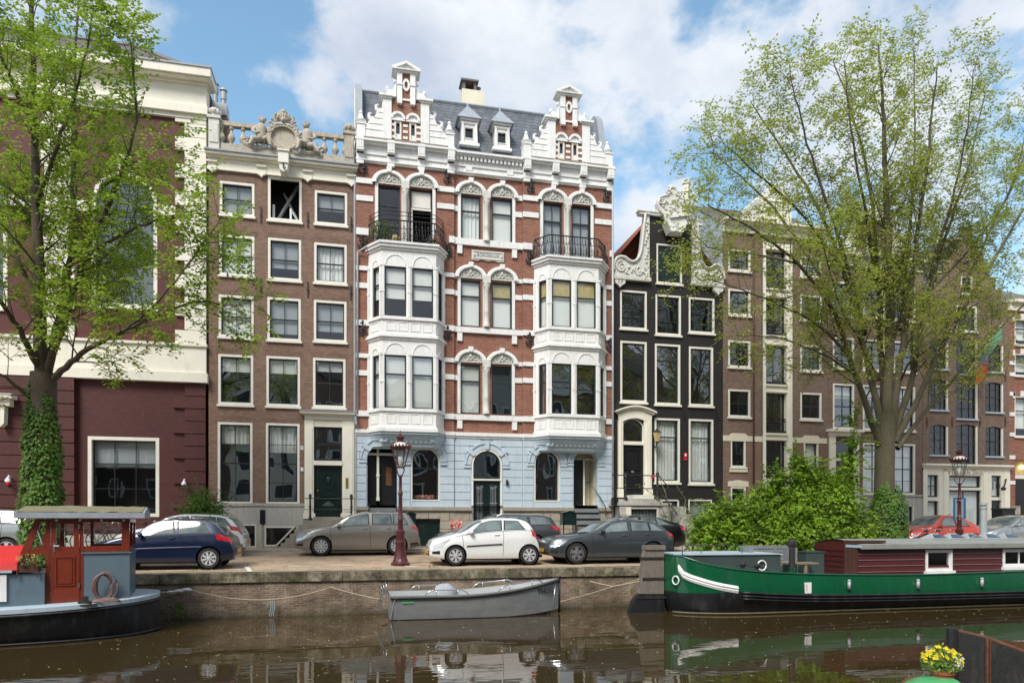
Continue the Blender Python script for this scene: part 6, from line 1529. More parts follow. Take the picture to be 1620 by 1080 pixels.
# ================================================================ vehicles
def carpaint(key, c, flake=.3):
    t = NT(key); t.col(c); t.done(key, .32, flake, .5, 1); return M[key]
carpaint('p_blue', (.008,.016,.052)); carpaint('p_white', (.78,.78,.76), 0); carpaint('p_greige', (.25,.235,.21), .45)
carpaint('p_grey', (.075,.085,.092), .5); carpaint('p_anth', (.065,.074,.084), .45); carpaint('p_black', (.006,.005,.009), .2)
carpaint('p_orange', (.62,.055,.02), .1); carpaint('p_silver', (.36,.39,.40), .6); carpaint('p_green', (.06,.10,.085), .4)
CARN = 0
def car(name, label, px, pxfix, yn, L, W, H, paint, top, belt, fw, rw, wr, gl, wind, rear, rimc='rim', spokes=5, z0=.19, rails=False, mould=None, doors=(), tail=None, head=None, plate='front', mir=.3,
        roofdark=False, lowtrim=False, chrome=False, group='cars parked in the street'):
    """car seen from its left side, nose towards -x. px: photo column of the point at length pxfix; yn: distance of its near side"""
    x0 = X(px, yn)-pxfix
    root = thing(name, label, 'car', (x0, yn+W/2, street_z(yn+W/2)-.0), group, local=True)
    root.rotation_euler = (math.atan(.035)*0, 0, 0)
    hw = W/2
    def zt(x): return catmull(top, x)
    def zb(x): return min(catmull(belt, x), zt(x)-.012)
    def wd(x):
        f = max(0, (.6-x)/.6); r = max(0, (x-(L-.6))/.6)
        return hw*(1-.20*f**2.6-.15*r**2.6)
    def zl(x):
        f = max(0, (.35-x)/.35); r = max(0, (x-(L-.35))/.35); return z0+.07*f+.10*r
    def P(x, v, off=0):
        """v 0..1 from the sill over the belt (.5) and the glass (.85) to the roof centre; side -1 = near"""
        w, a, b, t = wd(x), zl(x), zb(x), zt(x); g = max(0, t-b)
        if v <= .5:
            u = v/.5; z = a+(b-a)*u
            y = w*(.945+.055*math.sin(math.pi*min(1,u*1.15+.02)*.62)) if u < .55 else w*(.998-.05*((u-.55)/.45)**2)
            y += .012*math.exp(-((u-.72)/.06)**2)
            if u < .12: y -= .03*(1-u/.12)
        elif v <= .85:
            u = (v-.5)/.35; gg = g-min(.07, g*.35)
            z = b+gg*u; y = w*.948-(.30*gg+.02)*u-.03*u*u*min(1,g*3)
        else:
            u = (v-.85)/.15; gg = g-min(.07, g*.35); ys = w*.948-(.30*gg+.02)-.03*min(1,g*3)
            th = u*math.pi/2; y = ys*math.cos(th)**.75 if u < 1 else 0; z = b+gg+(t-b-gg)*math.sin(th)**.8
        return Vector((x, -y, z))
    def N_(x, v):
        e = .01; a = P(min(x+e,L), v)-P(max(x-e,0), v); b = P(x, min(v+e,1))-P(x, max(v-e,0)); n = b.cross(a)
        if n.length < 1e-9: return Vector((0,-1,0))
        n.normalize()
        if n.y > 0 and v < .84: n = -n
        if n.z < 0 and v >= .84: n = -n
        return n
    def Q(x, v, off): return P(x, v)+N_(x, v)*off
    def mirror(vs): return [Vector((p.x, -p.y, p.z)) for p in vs]
    # body shell
    nx = 46; xs = [L*(.5-.5*math.cos(math.pi*i/nx)) for i in range(nx+1)]
    vv = [0,.03,.06,.12,.2,.28,.34,.38,.42,.46,.5,.56,.64,.72,.79,.85,.87,.89,.92,.95,.98,1]
    m = MB(); rows = []
    for x in xs:
        h = [P(x, v) for v in vv]; rows.append(h+mirror(h[:-1])[::-1])
    def dome(r_, dx, k):
        zc_ = sum(p.z for p in r_)/len(r_); return [Vector((p.x+dx, p.y*k, zc_+(p.z-zc_)*k)) for p in r_]
    rows = [dome(rows[0], -.045, .72), dome(rows[0], -.035, .90)]+rows+[dome(rows[-1], .04, .90), dome(rows[-1], .05, .70)]
    m.grid(rows, closed=True); n = len(rows[0]); m.f.append(tuple(range(n))); m.f.append(tuple(range((nx+4)*n, (nx+5)*n))[::-1]); m.m += [0,0]
    body = m.build('body', M[paint], root, 38)
    # wheel arches
    cut = MB()
    for wx in (fw, rw):
        for s in (-1,1): cut.lathe([(wr+.055,-.30),(wr+.055,.12)] if s > 0 else [(wr+.055,-.12),(wr+.055,.30)], (wx, s*hw, wr), 28, 'y')
    co_ = cut.build('tmpcut', M['trimblack'], None)
    bm_ = body.modifiers.new('b', 'BOOLEAN'); bm_.operation = 'DIFFERENCE'; bm_.object = co_; bm_.solver = 'EXACT'
    co_.location = root.location; bpy.context.view_layer.update()
    dg = bpy.context.evaluated_depsgraph_get(); me = bpy.data.meshes.new_from_object(body.evaluated_get(dg)); body.modifiers.clear(); body.data = me
    me.polygons.foreach_set('use_smooth', [True]*len(me.polygons)); me.set_sharp_from_angle(angle=R(38)); bpy.data.objects.remove(co_)
    # dark wells and underside
    m = MB()
    for wx in (fw, rw):
        for s in (-1,1):
            y = s*(hw-.24); m.lathe([(.01,0),(wr+.06,0)], (wx, y, wr), 20, 'y', False); m.lathe([(wr+.05,-.0),(wr+.05,s*.19)], (wx, y, wr), 24, 'y', False)
    m.box(fw, rw, -hw*.85, hw*.85, .15, z0+.06); m.box(fw-.5, rw+.5, -hw*.6, hw*.6, .2, z0+.1)
    m.build('underbody', M['trimblack'], root)
    # wheels
    for wx in (fw, rw):
        for s in (-1,1):
            c = (wx, s*(hw-.11-.01), wr); k = s
            m = MB(); tw = .10; m.lathe([(wr*.66,-tw*k),(wr*.93,-tw*k),(wr,-tw*.6*k),(wr,tw*.6*k),(wr*.95,tw*k),(wr*.70,tw*k),(wr*.64,tw*.6*k),(wr*.6,tw*.2*k)], c, 26, 'y')
            t_ = m.build('wheel', M['tyre'], root, 40)
            m = MB(); rr = wr*.68; m.mi = 1
            m.lathe([(rr,tw*.92*k),(rr*.93,tw*.8*k),(rr*.88,tw*.3*k),(rr*.4,tw*.05*k),(.01,tw*.05*k)], c, 24, 'y', False); m.mi = 0; m.lathe([(rr*1.02,tw*.85*k),(rr*1.02,tw*.96*k),(rr*.93,tw*.96*k),(rr*.92,tw*.7*k)], c, 24, 'y', False)
            for q in range(spokes):
                a = 2*math.pi*q/spokes+.3; da = math.pi/spokes*(.60 if spokes < 8 else .62)
                i0 = rr*.18; o0 = rr*.90; yy = c[1]+tw*.86*k; yi = c[1]+tw*.98*k
                pts = []
                for r_, d_, y_ in ((i0,da*1.3,yi),(rr*.55,da*.9,yi-.01*k),(o0,da*.95,yy)):
                    pts.append((r_,d_,y_))
                vs = []
                for r_, d_, y_ in pts:
                    vs += [(c[0]+r_*math.cos(a-d_), y_, c[2]+r_*math.sin(a-d_)), (c[0]+r_*math.cos(a+d_), y_, c[2]+r_*math.sin(a+d_)), (c[0]+r_*math.cos(a+d_*.8), y_-.03*k, c[2]+r_*math.sin(a+d_*.8)), (c[0]+r_*math.cos(a-d_*.8), y_-.03*k, c[2]+r_*math.sin(a-d_*.8))]
                m.add(vs, [(i*4+j, i*4+(j+1) % 4, (i+1)*4+(j+1) % 4, (i+1)*4+j) for i in range(2) for j in range(4)])
            m.lathe([(rr*.22,tw*.9*k),(rr*.22,tw*1.0*k),(rr*.12,tw*1.05*k),(.01,tw*1.05*k)], c, 12, 'y')
            m.build('rim', [M[rimc], M['trimblack']], t_, 35)
            m = MB(); m.lathe([(rr*.70,tw*.28*k),(.02,tw*.22*k)], c, 20, 'y', False); m.build('brake_disc', M['zinc'], t_)
    def patch(nm, f0, f1, v0, v1, off, mat, n=8, mv=4, both=True, parent=None, label=None):
        """panel hugging the shell between lines f0(v) and f1(v)"""
        res = []
        for s in ((1,-1) if both else (1,)):
            m = MB(); rows = []
            for j in range(mv+1):
                v = v0+(v1-v0)*j/mv; a, b = f0(v), f1(v)
                r_ = [Q(a+(b-a)*i/n, v, off) for i in range(n+1)]
                if s < 0: r_ = mirror(r_)
                rows.append(r_)
            m.grid(rows); o = m.build(nm, mat, parent or root, True); res.append(o)
        return res
    lin = lambda a, b, v0=.5, v1=.85: (lambda v: a+(b-a)*(v-v0)/(v1-v0))
    # side glass: dark surround, then panes
    for (a0, a1, b0, b1) in gl:
        patch('window_surround', lin(a0-.03, a1-.02), lin(b0+.03, b1+.02), .515, .835, .004, M['trimblack'])
    for (a0, a1, b0, b1) in gl:
        patch('side_window', lin(a0+.015, a1+.025), lin(b0-.015, b1-.025), .535, .815, .008, M['carwin'])
    if chrome:
        a0, a1 = gl[0][0], gl[0][1]; b0, b1 = gl[-1][2], gl[-1][3]
        m = MB(); m.tube([Q(lin(a0,a1)(.5+.33*k/6), .5+.33*k/6, .01) for k in range(7)]+[Q(a1+(b1-a1)*k/10, .83, .012) for k in range(1,11)]+[Q(lin(b0,b1)(.83-.32*k/6), .83-.32*k/6, .012) for k in range(1,7)], .012, 4); m.build('window_trim', M['steel'], root)
    # windscreen and rear window across the shell
    def cross(nm, xa, xb, mat, off=.006, vlo=.865, nn=8):
        m = MB(); rows = []
        for i in range(nn+1):
            x = xa+(xb-xa)*i/nn; h = [Q(x, vlo+(1-vlo)*j/6, off) for j in range(7)]; rows.append(h+mirror(h[:-1])[::-1])
        m.grid(rows); return m.build(nm, mat, root, True)
    cross('windscreen', wind[0], wind[1], M['carwin']); cross('rear_window', rear[0], rear[1], M['carwin'])
    patch('pillar_glass', lin(wind[0]+.02, wind[1]-.0, .6, .86), lin(wind[0]+.10, wind[1]+.02, .6, .86), .60, .84, .003, M['trimblack'], 2, 3)
    if roofdark: cross('roof_panel', wind[1]+.08, rear[0]-.1, M['p_black'], .004, .885)
    # shut lines, handles, mouldings
    m = MB()
    for xx, va in doors:
        for s in (1,-1):
            q = [Q(xx+va*max(0,.25-abs(v-.0))*0+va*(v-.25), v, .003) for v in [.05+.45*k/8 for k in range(9)]]
            if s < 0: q = mirror(q)
            m.tube(q, .006, 4)
    for s in (1,-1):
        q = [Q(gl[0][0]-.3+(gl[-1][2]-gl[0][0]+.5)*k/12, .495, .003) for k in range(13)]
        m.tube(q if s > 0 else mirror(q), .006, 4)
    m.build('shut_lines', M['trimblack'], root)
    for xx, va in doors[1:] if len(doors) > 1 else ():
        for s in (1,-1):
            m = MB(); hx = xx-.20
            q = [Q(hx-.09+.18*k/4, .435, .012+.018*math.sin(math.pi*k/4)) for k in range(5)]
            m.tube(q if s > 0 else mirror(q), .014, 5); m.build('door_handle', M[paint], root)
    if mould:
        for s in (1,-1):
            m = MB(); q = [Q(mould[0]+(mould[1]-mould[0])*k/10, mould[2], .008) for k in range(11)]; m.tube(q if s > 0 else mirror(q), .022, 5); m.build('side_moulding', M[mould[3]], root)
    patch('sill', lambda v: fw+wr+.09, lambda v: rw-wr-.09, .005, .085, .004, M['trimblack' if lowtrim else paint], 10, 2)
    for s in (1,-1):     # mirrors
        m = MB(); b_ = P(gl[0][0]+.02+mir*.5, .53); y_ = b_.y*s if s > 0 else -b_.y
        m.ell((b_.x+.03, (b_.y-.10)*s, b_.z+.05), (.07,.10,.065), 10, 8); m.box(b_.x, b_.x+.05, min(b_.y*s, (b_.y-.1)*s), max(b_.y*s, (b_.y-.1)*s), b_.z-.02, b_.z+.02); m.build('wing_mirror', M['trimblack' if name == 'anthracite_hatchback' else paint], root, True)
    # lamps
    hd = head or (.04, .50, .36, .475)
    patch('headlight', lambda v: hd[0], lambda v: hd[1]*(.55+.45*(v-hd[2])/(hd[3]-hd[2])), hd[2], hd[3], .006, M['headlamp'])
    tl = tail or (L-.30, L-.02, .40, .49)
    patch('taillight', lambda v: tl[0]+.06*(1-(v-tl[2])/(tl[3]-tl[2])), lambda v: tl[1], tl[2], tl[3], .008, M['taillamp'])
    # nose and tail details
    w_ = wd(0)
    m = MB(); zz = zt(0); m.box(-.052, .03, -w_*.62, w_*.62, zl(0)+.03, zl(0)+(zz-zl(0))*.46)
    for k in range(4): m.box(-.06, -.04, -w_*.58, w_*.58, zl(0)+.05+.04*k, zl(0)+.065+.04*k)
    m.build('grille', M['trimblack'], root)
    patch('fog_recess', lambda v: .03, lambda v: .26, .13, .24, .004, M['trimblack'], 4, 2)
    m = MB(); m.box(-.075, -.05, -.26, .26, zl(0)+(zz-zl(0))*.22, zl(0)+(zz-zl(0))*.22+.11); m.build('number_plate', M['plate'], root)
    m = MB(); m.box(L+.03, L+.06, -.26, .26, zt(L)*.72, zt(L)*.72+.11); m.build('number_plate', M['plate'], root)
    patch('bumper_insert', lambda v: L-.34, lambda v: L-.02, .03, .13, .004, M['trimblack'], 5, 2)
    if rails:
        for s in (1,-1):
            m = MB(); q = [Q(wind[1]+.1+(rear[0]-wind[1]-.2)*k/10, .87, .05 if 0 < k < 10 else .0) for k in range(11)]; m.tube(q if s > 0 else mirror(q), .018, 5); m.build('roof_rail', M['steel' if rails == 1 else 'trimblack'], root)
    m = MB(); a_ = P(rear[0]-.15, 1); m.tube([a_, a_+Vector((.09,0,.12))], .012, 5); m.build('aerial', M['trimblack'], root)
    return root
# car glass: see-through tint is hidden behind; give the cabin its own dark body
t = NT('carwin'); t.col(t.ramp(t.noise(1.8, 2), [(.3,(.06,.08,.08)),(.7,(.20,.25,.24))])); t.done('carwin', .05, 0, .8, .4)
NEAR, FAR = 21.25, 25.4
car('blue_hatchback', 'small dark blue three-door hatchback beside the houseboat wheelhouse', 368, 3.84, NEAR, 3.84, 1.65, 1.43, 'p_blue',
    [(0,.58),(.1,.70),(.45,.82),(.95,.93),(1.12,.97),(1.75,1.36),(2.1,1.43),(2.9,1.42),(3.3,1.33),(3.62,.98),(3.76,.88),(3.84,.62)], [(0,.56),(1.0,.88),(3.3,.99),(3.84,.85)], .75, 3.19, .295,
    [(1.22,1.80,2.28,2.22),(2.40,2.34,3.22,3.02)], (1.08,1.82), (3.16,3.66), spokes=8, doors=((1.15,-.1),(2.42,.1)), mould=(1.3,3.0,.27,'p_blue'), tail=(3.36,3.80,.40,.50))
car('white_compact_car', 'white compact car with red tail lamps parked behind the dark blue hatchback', 384, 4.12, FAR, 4.12, 1.76, 1.47, 'p_white',
    [(0,.6),(.1,.75),(.7,.93),(1.0,1.0),(1.75,1.40),(2.3,1.47),(3.1,1.45),(3.7,1.33),(3.95,1.0),(4.1,.75),(4.12,.6)], [(0,.58),(1.0,.93),(3.4,1.07),(4.12,.98)], .88, 3.5, .315,
    [(1.25,1.85,2.35,2.35),(2.45,2.45,3.25,3.2),(3.32,3.26,3.72,3.5)], (1.02,1.8), (3.62,3.98), doors=((1.15,-.1),(2.38,0),(3.2,.1)), tail=(3.66,4.08,.42,.52), rails=False)
car('taupe_minivan', 'taupe grey family car with white-spoked wheels parked nose to the stoop', 467, 0, FAR, 4.34, 1.81, 1.58, 'p_greige',
    [(0,.72),(.05,.82),(.5,.94),(.95,1.01),(1.1,1.04),(1.95,1.47),(2.5,1.57),(3.2,1.57),(3.9,1.49),(4.12,1.20),(4.28,.92),(4.34,.6)], [(0,.58),(1.0,.96),(3.9,1.08),(4.34,.95)], .87, 3.53, .33,
    [(1.28,1.95,2.52,2.50),(2.66,2.66,3.35,3.3),(3.42,3.38,3.92,3.72)], (1.12,1.95), (3.92,4.22), doors=((1.22,-.1),(2.58,0),(3.42,.12)), tail=(4.04,4.31,.43,.52), spokes=10, rails=False, chrome=False)
car('grey_estate_car', 'dark grey estate car with roof rails, mostly hidden behind the small white hatchback', 890, 4.77, FAR, 4.77, 1.83, 1.50, 'p_grey',
    [(0,.62),(.1,.74),(.9,.93),(1.3,1.0),(2.15,1.43),(2.7,1.49),(3.9,1.46),(4.35,1.38),(4.6,1.02),(4.74,.9),(4.77,.6)], [(0,.6),(1.3,.96),(4.3,1.06),(4.77,.92)], .92, 3.71, .335,
    [(1.5,2.15,2.6,2.6),(2.7,2.7,3.45,3.42),(3.52,3.5,4.35,4.12)], (1.32,2.15), (4.36,4.64), doors=((1.35,-.1),(2.65,0),(3.5,.1)), tail=(4.32,4.74,.42,.49), rails=1, chrome=True)
car('white_hatchback', 'small white three-door hatchback with black side strip in the row along the water', 683, 0, NEAR, 3.43, 1.63, 1.47, 'p_white',
    [(0,.64),(.04,.76),(.25,.85),(.7,.95),(.85,.99),(1.55,1.38),(2.0,1.47),(2.6,1.46),(3.05,1.36),(3.28,1.0),(3.4,.72),(3.43,.5)], [(0,.60),(.85,.91),(3.0,1.08),(3.43,.98)], .74, 3.08-.0, .295,
    [(1.02,1.60,2.18,2.20),(2.28,2.30,2.95,2.72)], (.86,1.58), (3.02,3.24), doors=((.98,-.1),(2.24,.05)), mould=(1.08,2.2,.26,'trimblack'), tail=(3.12,3.40,.40,.62), head=(.05,.60,.35,.485), spokes=7)
car('anthracite_hatchback', 'anthracite hatchback with dark five-spoke wheels beside the green barge', 871, 0, NEAR, 4.31, 1.79, 1.43, 'p_anth',
    [(0,.68),(.05,.77),(.6,.89),(1.2,.97),(1.35,1.0),(2.1,1.36),(2.6,1.43),(3.3,1.40),(3.85,1.26),(4.15,.98),(4.28,.9),(4.31,.6)], [(0,.58),(1.3,.93),(3.9,1.02),(4.31,.90)], .88, 3.51, .33,
    [(1.55,2.15,2.66,2.66),(2.76,2.76,3.4,3.36),(3.44,3.40,3.98,3.55)], (1.36,2.12), (3.75,4.16), 'rimdark', doors=((1.42,-.1),(2.7,0),(3.48,.1)), tail=(4.0,4.29,.43,.50), head=(.04,.58,.38,.485), spokes=5, chrome=False)
car('black_coupe', 'glossy black car with a curved chrome window line behind the anthracite hatchback', 1088, 4.75, FAR, 4.75, 1.88, 1.47, 'p_black',
    [(0,.58),(.1,.68),(1.1,.88),(1.4,.94),(2.3,1.38),(2.8,1.47),(3.4,1.42),(4.0,1.26),(4.5,1.08),(4.68,1.0),(4.75,.6)], [(0,.56),(1.4,.92),(4.2,1.05),(4.75,.98)], .95, 3.83, .34,
    [(1.7,2.4,2.75,2.72),(2.82,2.8,3.5,3.4),(3.52,3.42,4.15,3.62)], (1.45,2.35), (3.7,4.5), doors=((1.55,-.1),(2.8,0),(3.6,.1)), chrome=True, rimc='rimdark')
car('orange_beetle_car', 'orange-red rounded two-door car behind the second street lamp', 1563, 3.95, FAR, 3.95, 1.72, 1.50, 'p_orange',
    [(0,.60),(.1,.74),(.5,.90),(.9,.98),(1.1,1.05),(1.7,1.42),(2.2,1.50),(2.7,1.44),(3.2,1.20),(3.6,.95),(3.88,.75),(3.95,.5)], [(0,.58),(1.1,.92),(3.2,.98),(3.95,.7)], .78, 3.22, .32,
    [(1.30,1.85,2.30,2.28),(2.38,2.36,3.05,2.78)], (1.08,1.74), (2.85,3.5), doors=((1.2,-.1),(2.34,0)))
car('silver_saloon_car', 'pale silver car with a steep windscreen at the right edge beyond the barge', 1566, 0, FAR, 4.5, 1.8, 1.5, 'p_silver',
    [(0,.62),(.1,.74),(.7,.93),(1.1,1.02),(1.95,1.42),(2.5,1.5),(3.4,1.46),(4.1,1.05),(4.45,.95),(4.5,.6)], [(0,.6),(1.1,.96),(4.0,1.04),(4.5,.9)], .9, 3.6, .33,
    [(1.3,2.0,2.5,2.5),(2.6,2.6,3.7,3.4)], (1.12,1.95), (3.6,4.1), doors=((1.25,-.1),(2.55,0)))
car('grey_saloon_car', 'light grey car half hidden by the ivy-clad tree trunk', 62, 4.6, FAR-.3, 4.6, 1.85, 1.62, 'p_silver',
    [(0,.62),(.1,.80),(.9,1.0),(1.2,1.06),(2.0,1.5),(2.6,1.62),(3.6,1.6),(4.2,1.45),(4.45,1.1),(4.56,.95),(4.6,.6)], [(0,.6),(1.1,1.0),(4.2,1.10),(4.6,.95)], .9, 3.65, .34,
    [(1.4,2.05,2.6,2.6),(2.7,2.7,3.4,3.35),(3.48,3.44,4.15,3.95)], (1.2,2.02), (4.2,4.5), doors=((1.3,-.1),(2.65,0),(3.5,.1)))
# ================================================================ boats
def solver(O, th):
    c, s = math.cos(th), math.sin(th)
    def xl(px, yl): tg = math.tan(A+math.atan((px-CX)/F)); return (tg*(O[1]+yl*c)-O[0]+yl*s)/(c-tg*s)
    def z(px, py, yl):
        x_ = xl(px, yl); wy = O[1]+x_*s+yl*c; return Z(px, py, wy)
    return xl, z
def hull(stations, mats, parent, name='hull', sheer_mb=None):
    """stations: (x, [(y,z,mat) from keel to gunwale on the near side]) mirrored about yc"""
    m = MB(); n = len(stations[0][1])
    for i in range(len(stations)-1):
        (xa, a), (xb, b) = stations[i], stations[i+1]
        for j in range(n-1):
            m.mi = a[j][2]
            m.add([(xa,a[j][0],a[j][1]),(xb,b[j][0],b[j][1]),(xb,b[j+1][0],b[j+1][1]),(xa,a[j+1][0],a[j+1][1])], [(0,1,2,3)])
    return m
# ---------------------------------------------------------------- houseboat with the mahogany wheelhouse
O1 = (-5.33, 16.8); th1 = R(12); xl, zl1 = solver(O1, th1)
B1 = thing('houseboat', 'black hulled houseboat with mahogany wheelhouse, grey-blue walls and mossy roof', 'boat', (O1[0], O1[1], WZ)); M1 = frame(O1[0], O1[1], th1)
yc1 = 1.75; prof = []
for i in range(31):
    u = i/30; x_ = -14+14.98*u if u < .6 else None
xs = [-14,-10,-7,-5,-3.5,-2.4]+[ -1.6+2.6*math.sin(math.pi/2*k/12) for k in range(0,13)]
def b1(x): 
    if x < -1.6: return 1.72
    u = min(1, (x+1.6)/2.6); return 1.72*max(0, 1-u**2.6)**.5
def sh1(x): return -.46+.13*max(0, (x+4)/5)**2
m = MB(M1); st = []
for x_ in xs:
    b = b1(x_); s_ = sh1(x_); st.append([(x_, yc1-b*f, z_) for f, z_ in ((.45,-1.9),(.80,WZ-.1),(.86,WZ+.06),(.95,-.85),(1,s_-.16),(1.0,s_))]+[(x_, yc1+b*f, z_) for f, z_ in ((1.0,s_),(1,s_-.16),(.95,-.85),(.86,WZ+.06),(.80,WZ-.1),(.45,-1.9))])
m.grid(st); h_ = m.build('hull', M['hullblack'], B1, 30)
m = MB(M1); st = []
for x_ in xs:
    b = b1(x_)+.05; s_ = sh1(x_); st.append([(x_, yc1-b, s_-.09), (x_, yc1-b, s_+.0), (x_, yc1-b+.06, s_+.02), (x_, yc1+b-.06, s_+.02), (x_, yc1+b, s_), (x_, yc1+b, s_-.09)])
m.grid(st); m.build('deck', M['deckblue'], B1, 30)
m = MB(M1); q = [(x_, yc1-b1(x_)-.03, sh1(x_)-.14) for x_ in xs]; m.tube(q, .035, 6); q = [(x_, yc1-b1(x_)*.9, WZ+.03) for x_ in xs]; m.tube(q, .03, 5); m.build('rubbing_strake', M['hullblack'], B1, True)
yl0 = .62; yl9 = 2.5
def PX(px): return xl(px, yl0)
def PZ(px, py): return zl1(px, py, yl0)
dk = -.40
zr = PZ(120,819)
wl, wr_ = PX(30), PX(205)
# grey-blue lower walls
m = MB(M1); m.box(PX(131), wr_, yl0, yl9, dk-.1, PZ(170,875)); m.box(PX(129), wr_+.04, yl0-.03, yl9+.03, PZ(170,875)+.001, PZ(170,875)+.035); m.build('wheelhouse_wall', M['greyblue'], B1)
m = MB(M1); m.box(-13, PX(72), yl0-.12, yl9+.1, dk-.15, PZ(40,907)); o_ = m.build('low_cabin', M['greyblue'], B1)
m = MB(M1); m.box(-13, PX(22), yl0-.2, yl9+.1, PZ(10,905), PZ(10,901)); m.build('cabin_roof_edge', M['deckblue'], B1)
window(B1, M1 @ Matrix.Translation((0,yl0-.135,0)), (PX(-45), PX(13), PZ(5,950), PZ(5,908)), .1, fmat=M['fenderwhite'], smat=M['fenderwhite'], sash=.02, nz=(), sill=False, blind=1, yf=-.03, yd=.06, name='cabin_window')
m = MB(M1); z0_, z1_ = PZ(10,901), PZ(10,868)
m.xprism([(yl0-.2,z0_),(yl0-.16,z0_+.14),(yl0+.9,z1_+.05),(yl9,z0_+.1),(yl9,z0_)], -8, PX(30)); rc = m.build('canvas_cover', M['redcanvas'], B1); rc['label'] = 'bright red canvas cover'
# mahogany upper part
m = MB(M1)
def hside(y, d):
    x0, x1 = PX(31), wr_
    zb_ = PZ(100,877); zt_ = zr-.02
    m.box(x0+.28, x1, y, y+d, zt_-.07, zt_)                              # head rail
    m.prism([(x0,zb_),(x0+.14,zb_),(x0+.42,zt_),(x0+.28,zt_)], y-.005, y+d+.005)
    m.box(PX(72.5), PX(80), y-.008, y+d, dk, zt_-.071); m.box(PX(126), PX(132), y-.008, y+d, dk, zt_-.071); m.box(x1-.16, x1+.0, y-.008, y+d, PZ(200,875)+.036, zt_-.071)
    m.box(x0+.05, PX(72.4), y, y+d, zb_, zb_+.16); m.box(PX(132.1), x1-.161, y, y+d, PZ(170,875)+.036, PZ(165,863))
hside(yl0, .06); hside(yl9-.06, .06)
m.box(wr_-.06, wr_+.004, yl0+.07, yl9-.07, PZ(200,875)+.036, PZ(165,863)); m.box(wr_-.06, wr_+.004, yl0+.07, yl9-.07, zr-.1, zr-.021); m.box(wr_-.06,wr_+.004,1.5,1.6,PZ(165,863),zr-.1)
m.build('wheelhouse_frame', M['redwood'], B1)
m = MB(M1); dx0, dx1, dz0, dz1 = PX(81), PX(125.5), dk+.03, PZ(100,822)
wx0, wx1, wz0, wz1 = PX(89), PX(117), PZ(100,864), PZ(100,828)
fr_d = M1 @ Matrix.Translation((0,yl0-.03,0)); m = MB(fr_d)
wall(m, dx0, dx1, dz0, dz1, [(wx0,wx1,wz0,wz1)], .05); m.box(dx0, dx1, .051, .06, dz0, wz0-.02)
pz0, pz1 = PZ(100,926), PZ(100,880); m.ring(outline(wx0-.02,wx1+.02,pz0,pz1), inset(wx0-.02,wx1+.02,pz0,pz1,0,.03), -.02, .01); m.box(wx0+.03,wx1-.03,-.012,.0,pz0+.05,pz1-.05)
m.box(dx0-.02, dx1+.02, -.03, .02, dz0-.04, dz0-.005)
d_ = m.build('wheelhouse_door', M['redwood'], B1)
q = MB(fr_d); q.add([(wx0,.03,wz0),(wx1,.03,wz0),(wx1,.03,wz1),(wx0,.03,wz1)], [(0,1,2,3)]); q.build('pane', M['lampglass'], d_, fix=False)
q = MB(fr_d); hx = dx0+.06; hz = PZ(83,863); q.box(hx-.02,hx+.02,-.012,.0,hz-.14,hz+.06); q.tube([(hx,-.01,hz),(hx,-.05,hz),(hx+.10,-.05,hz)], .012, 6); q.build('door_handle', M['steel'], d_)
q = MB(fr_d)
for zz in (dz0+.35, dz1-.15): q.box(dx1-.02, dx1+.01, -.012, .0, zz-.05, zz+.05)
q.build('hinge', M['steel'], d_)
for y in (yl0+.03, yl9-.03):
    m = MB(M1); m.add([(PX(133),y,PZ(165,863)),(wr_-.16,y,PZ(165,863)),(wr_-.16,y,zr-.09),(PX(133),y,zr-.09)], [(0,1,2,3)]); m.build('pane', M['lampglass'], B1, fix=False)
    m = MB(M1); m.add([(PX(31)+.2,y,PZ(60,867)),(PX(72),y,PZ(60,867)),(PX(72),y,zr-.09),(PX(31)+.46,y,zr-.09)], [(0,1,2,3)]); m.build('pane', M['lampglass'], B1, fix=False)
m = MB(M1); m.tube([(PX(54),yl0+.02,zr-.1),(PX(66),yl0+.01,PZ(64,860))], .012, 5); m.box(PX(62),PX(68),yl0+.0,yl0+.03,PZ(64,862),PZ(64,858)); m.build('window_strut', M['steel'], B1)
m = MB(M1); m.xprism([(yl0-.22,zr),(yl0-.22,zr+.12),((yl0+yl9)/2,zr+.27),(yl9+.2,zr+.12),(yl9+.2,zr)], PX(25), wr_+.32); rf = m.build('roof', M['lead'], B1)
m = MB(M1); rows = []
for i in range(41):
    x_ = PX(25)+.03+(wr_+.30-PX(25)-.06)*i/40; rows.append([(x_, yl0-.2+(yl9-yl0+.38)*j/12, zr+.125+.15*(1-abs(j/6-1))+.022*noise.noise((x_*5,j*.7,0))+.01) for j in range(13)])
m.grid(rows); m.build('moss_cover', M['moss'], rf, True)
for px in (47,90,127,161,196):
    m = MB(M1); m.ell((PX(px),yl0-.05,zr-.045),(.03,.03,.03)); m.build('bulb', M['porcelain'], B1, True)
# planter, cable coil, bollard
fb = thing('flower_box', 'wooden box of small yellow and rust flowers on the houseboat roof edge', 'planter', M1 @ Vector((PX(46),.45,PZ(46,904))))
m = MB(M1); fz = PZ(46,904); m.box(PX(28), PX(64), .45, .68, fz, fz+.13); m.box(PX(29),PX(31),.43,.45,fz-.12,fz+.1); m.box(PX(61),PX(63),.43,.45,fz-.12,fz+.1); m.build('box', M['brownwood'], fb)
m = MB(M1); m2 = MB(M1)
for k in range(420):
    x_ = rnd.uniform(PX(27), PX(66)); y_ = rnd.uniform(.42,.7); z_ = fz+.12+rnd.random()**1.5*.26; a = rnd.random()*6.28; L_ = .05
    d = Vector((math.cos(a), math.sin(a), rnd.uniform(-.2,.6)))*L_; s_ = d.cross(Vector((0,0,1))).normalized()*.016; p = Vector((x_,y_,z_))
    (m if k % 5 else m2).add([p, p+d*.5+s_, p+d, p+d*.5-s_], [(0,1,2,3)])
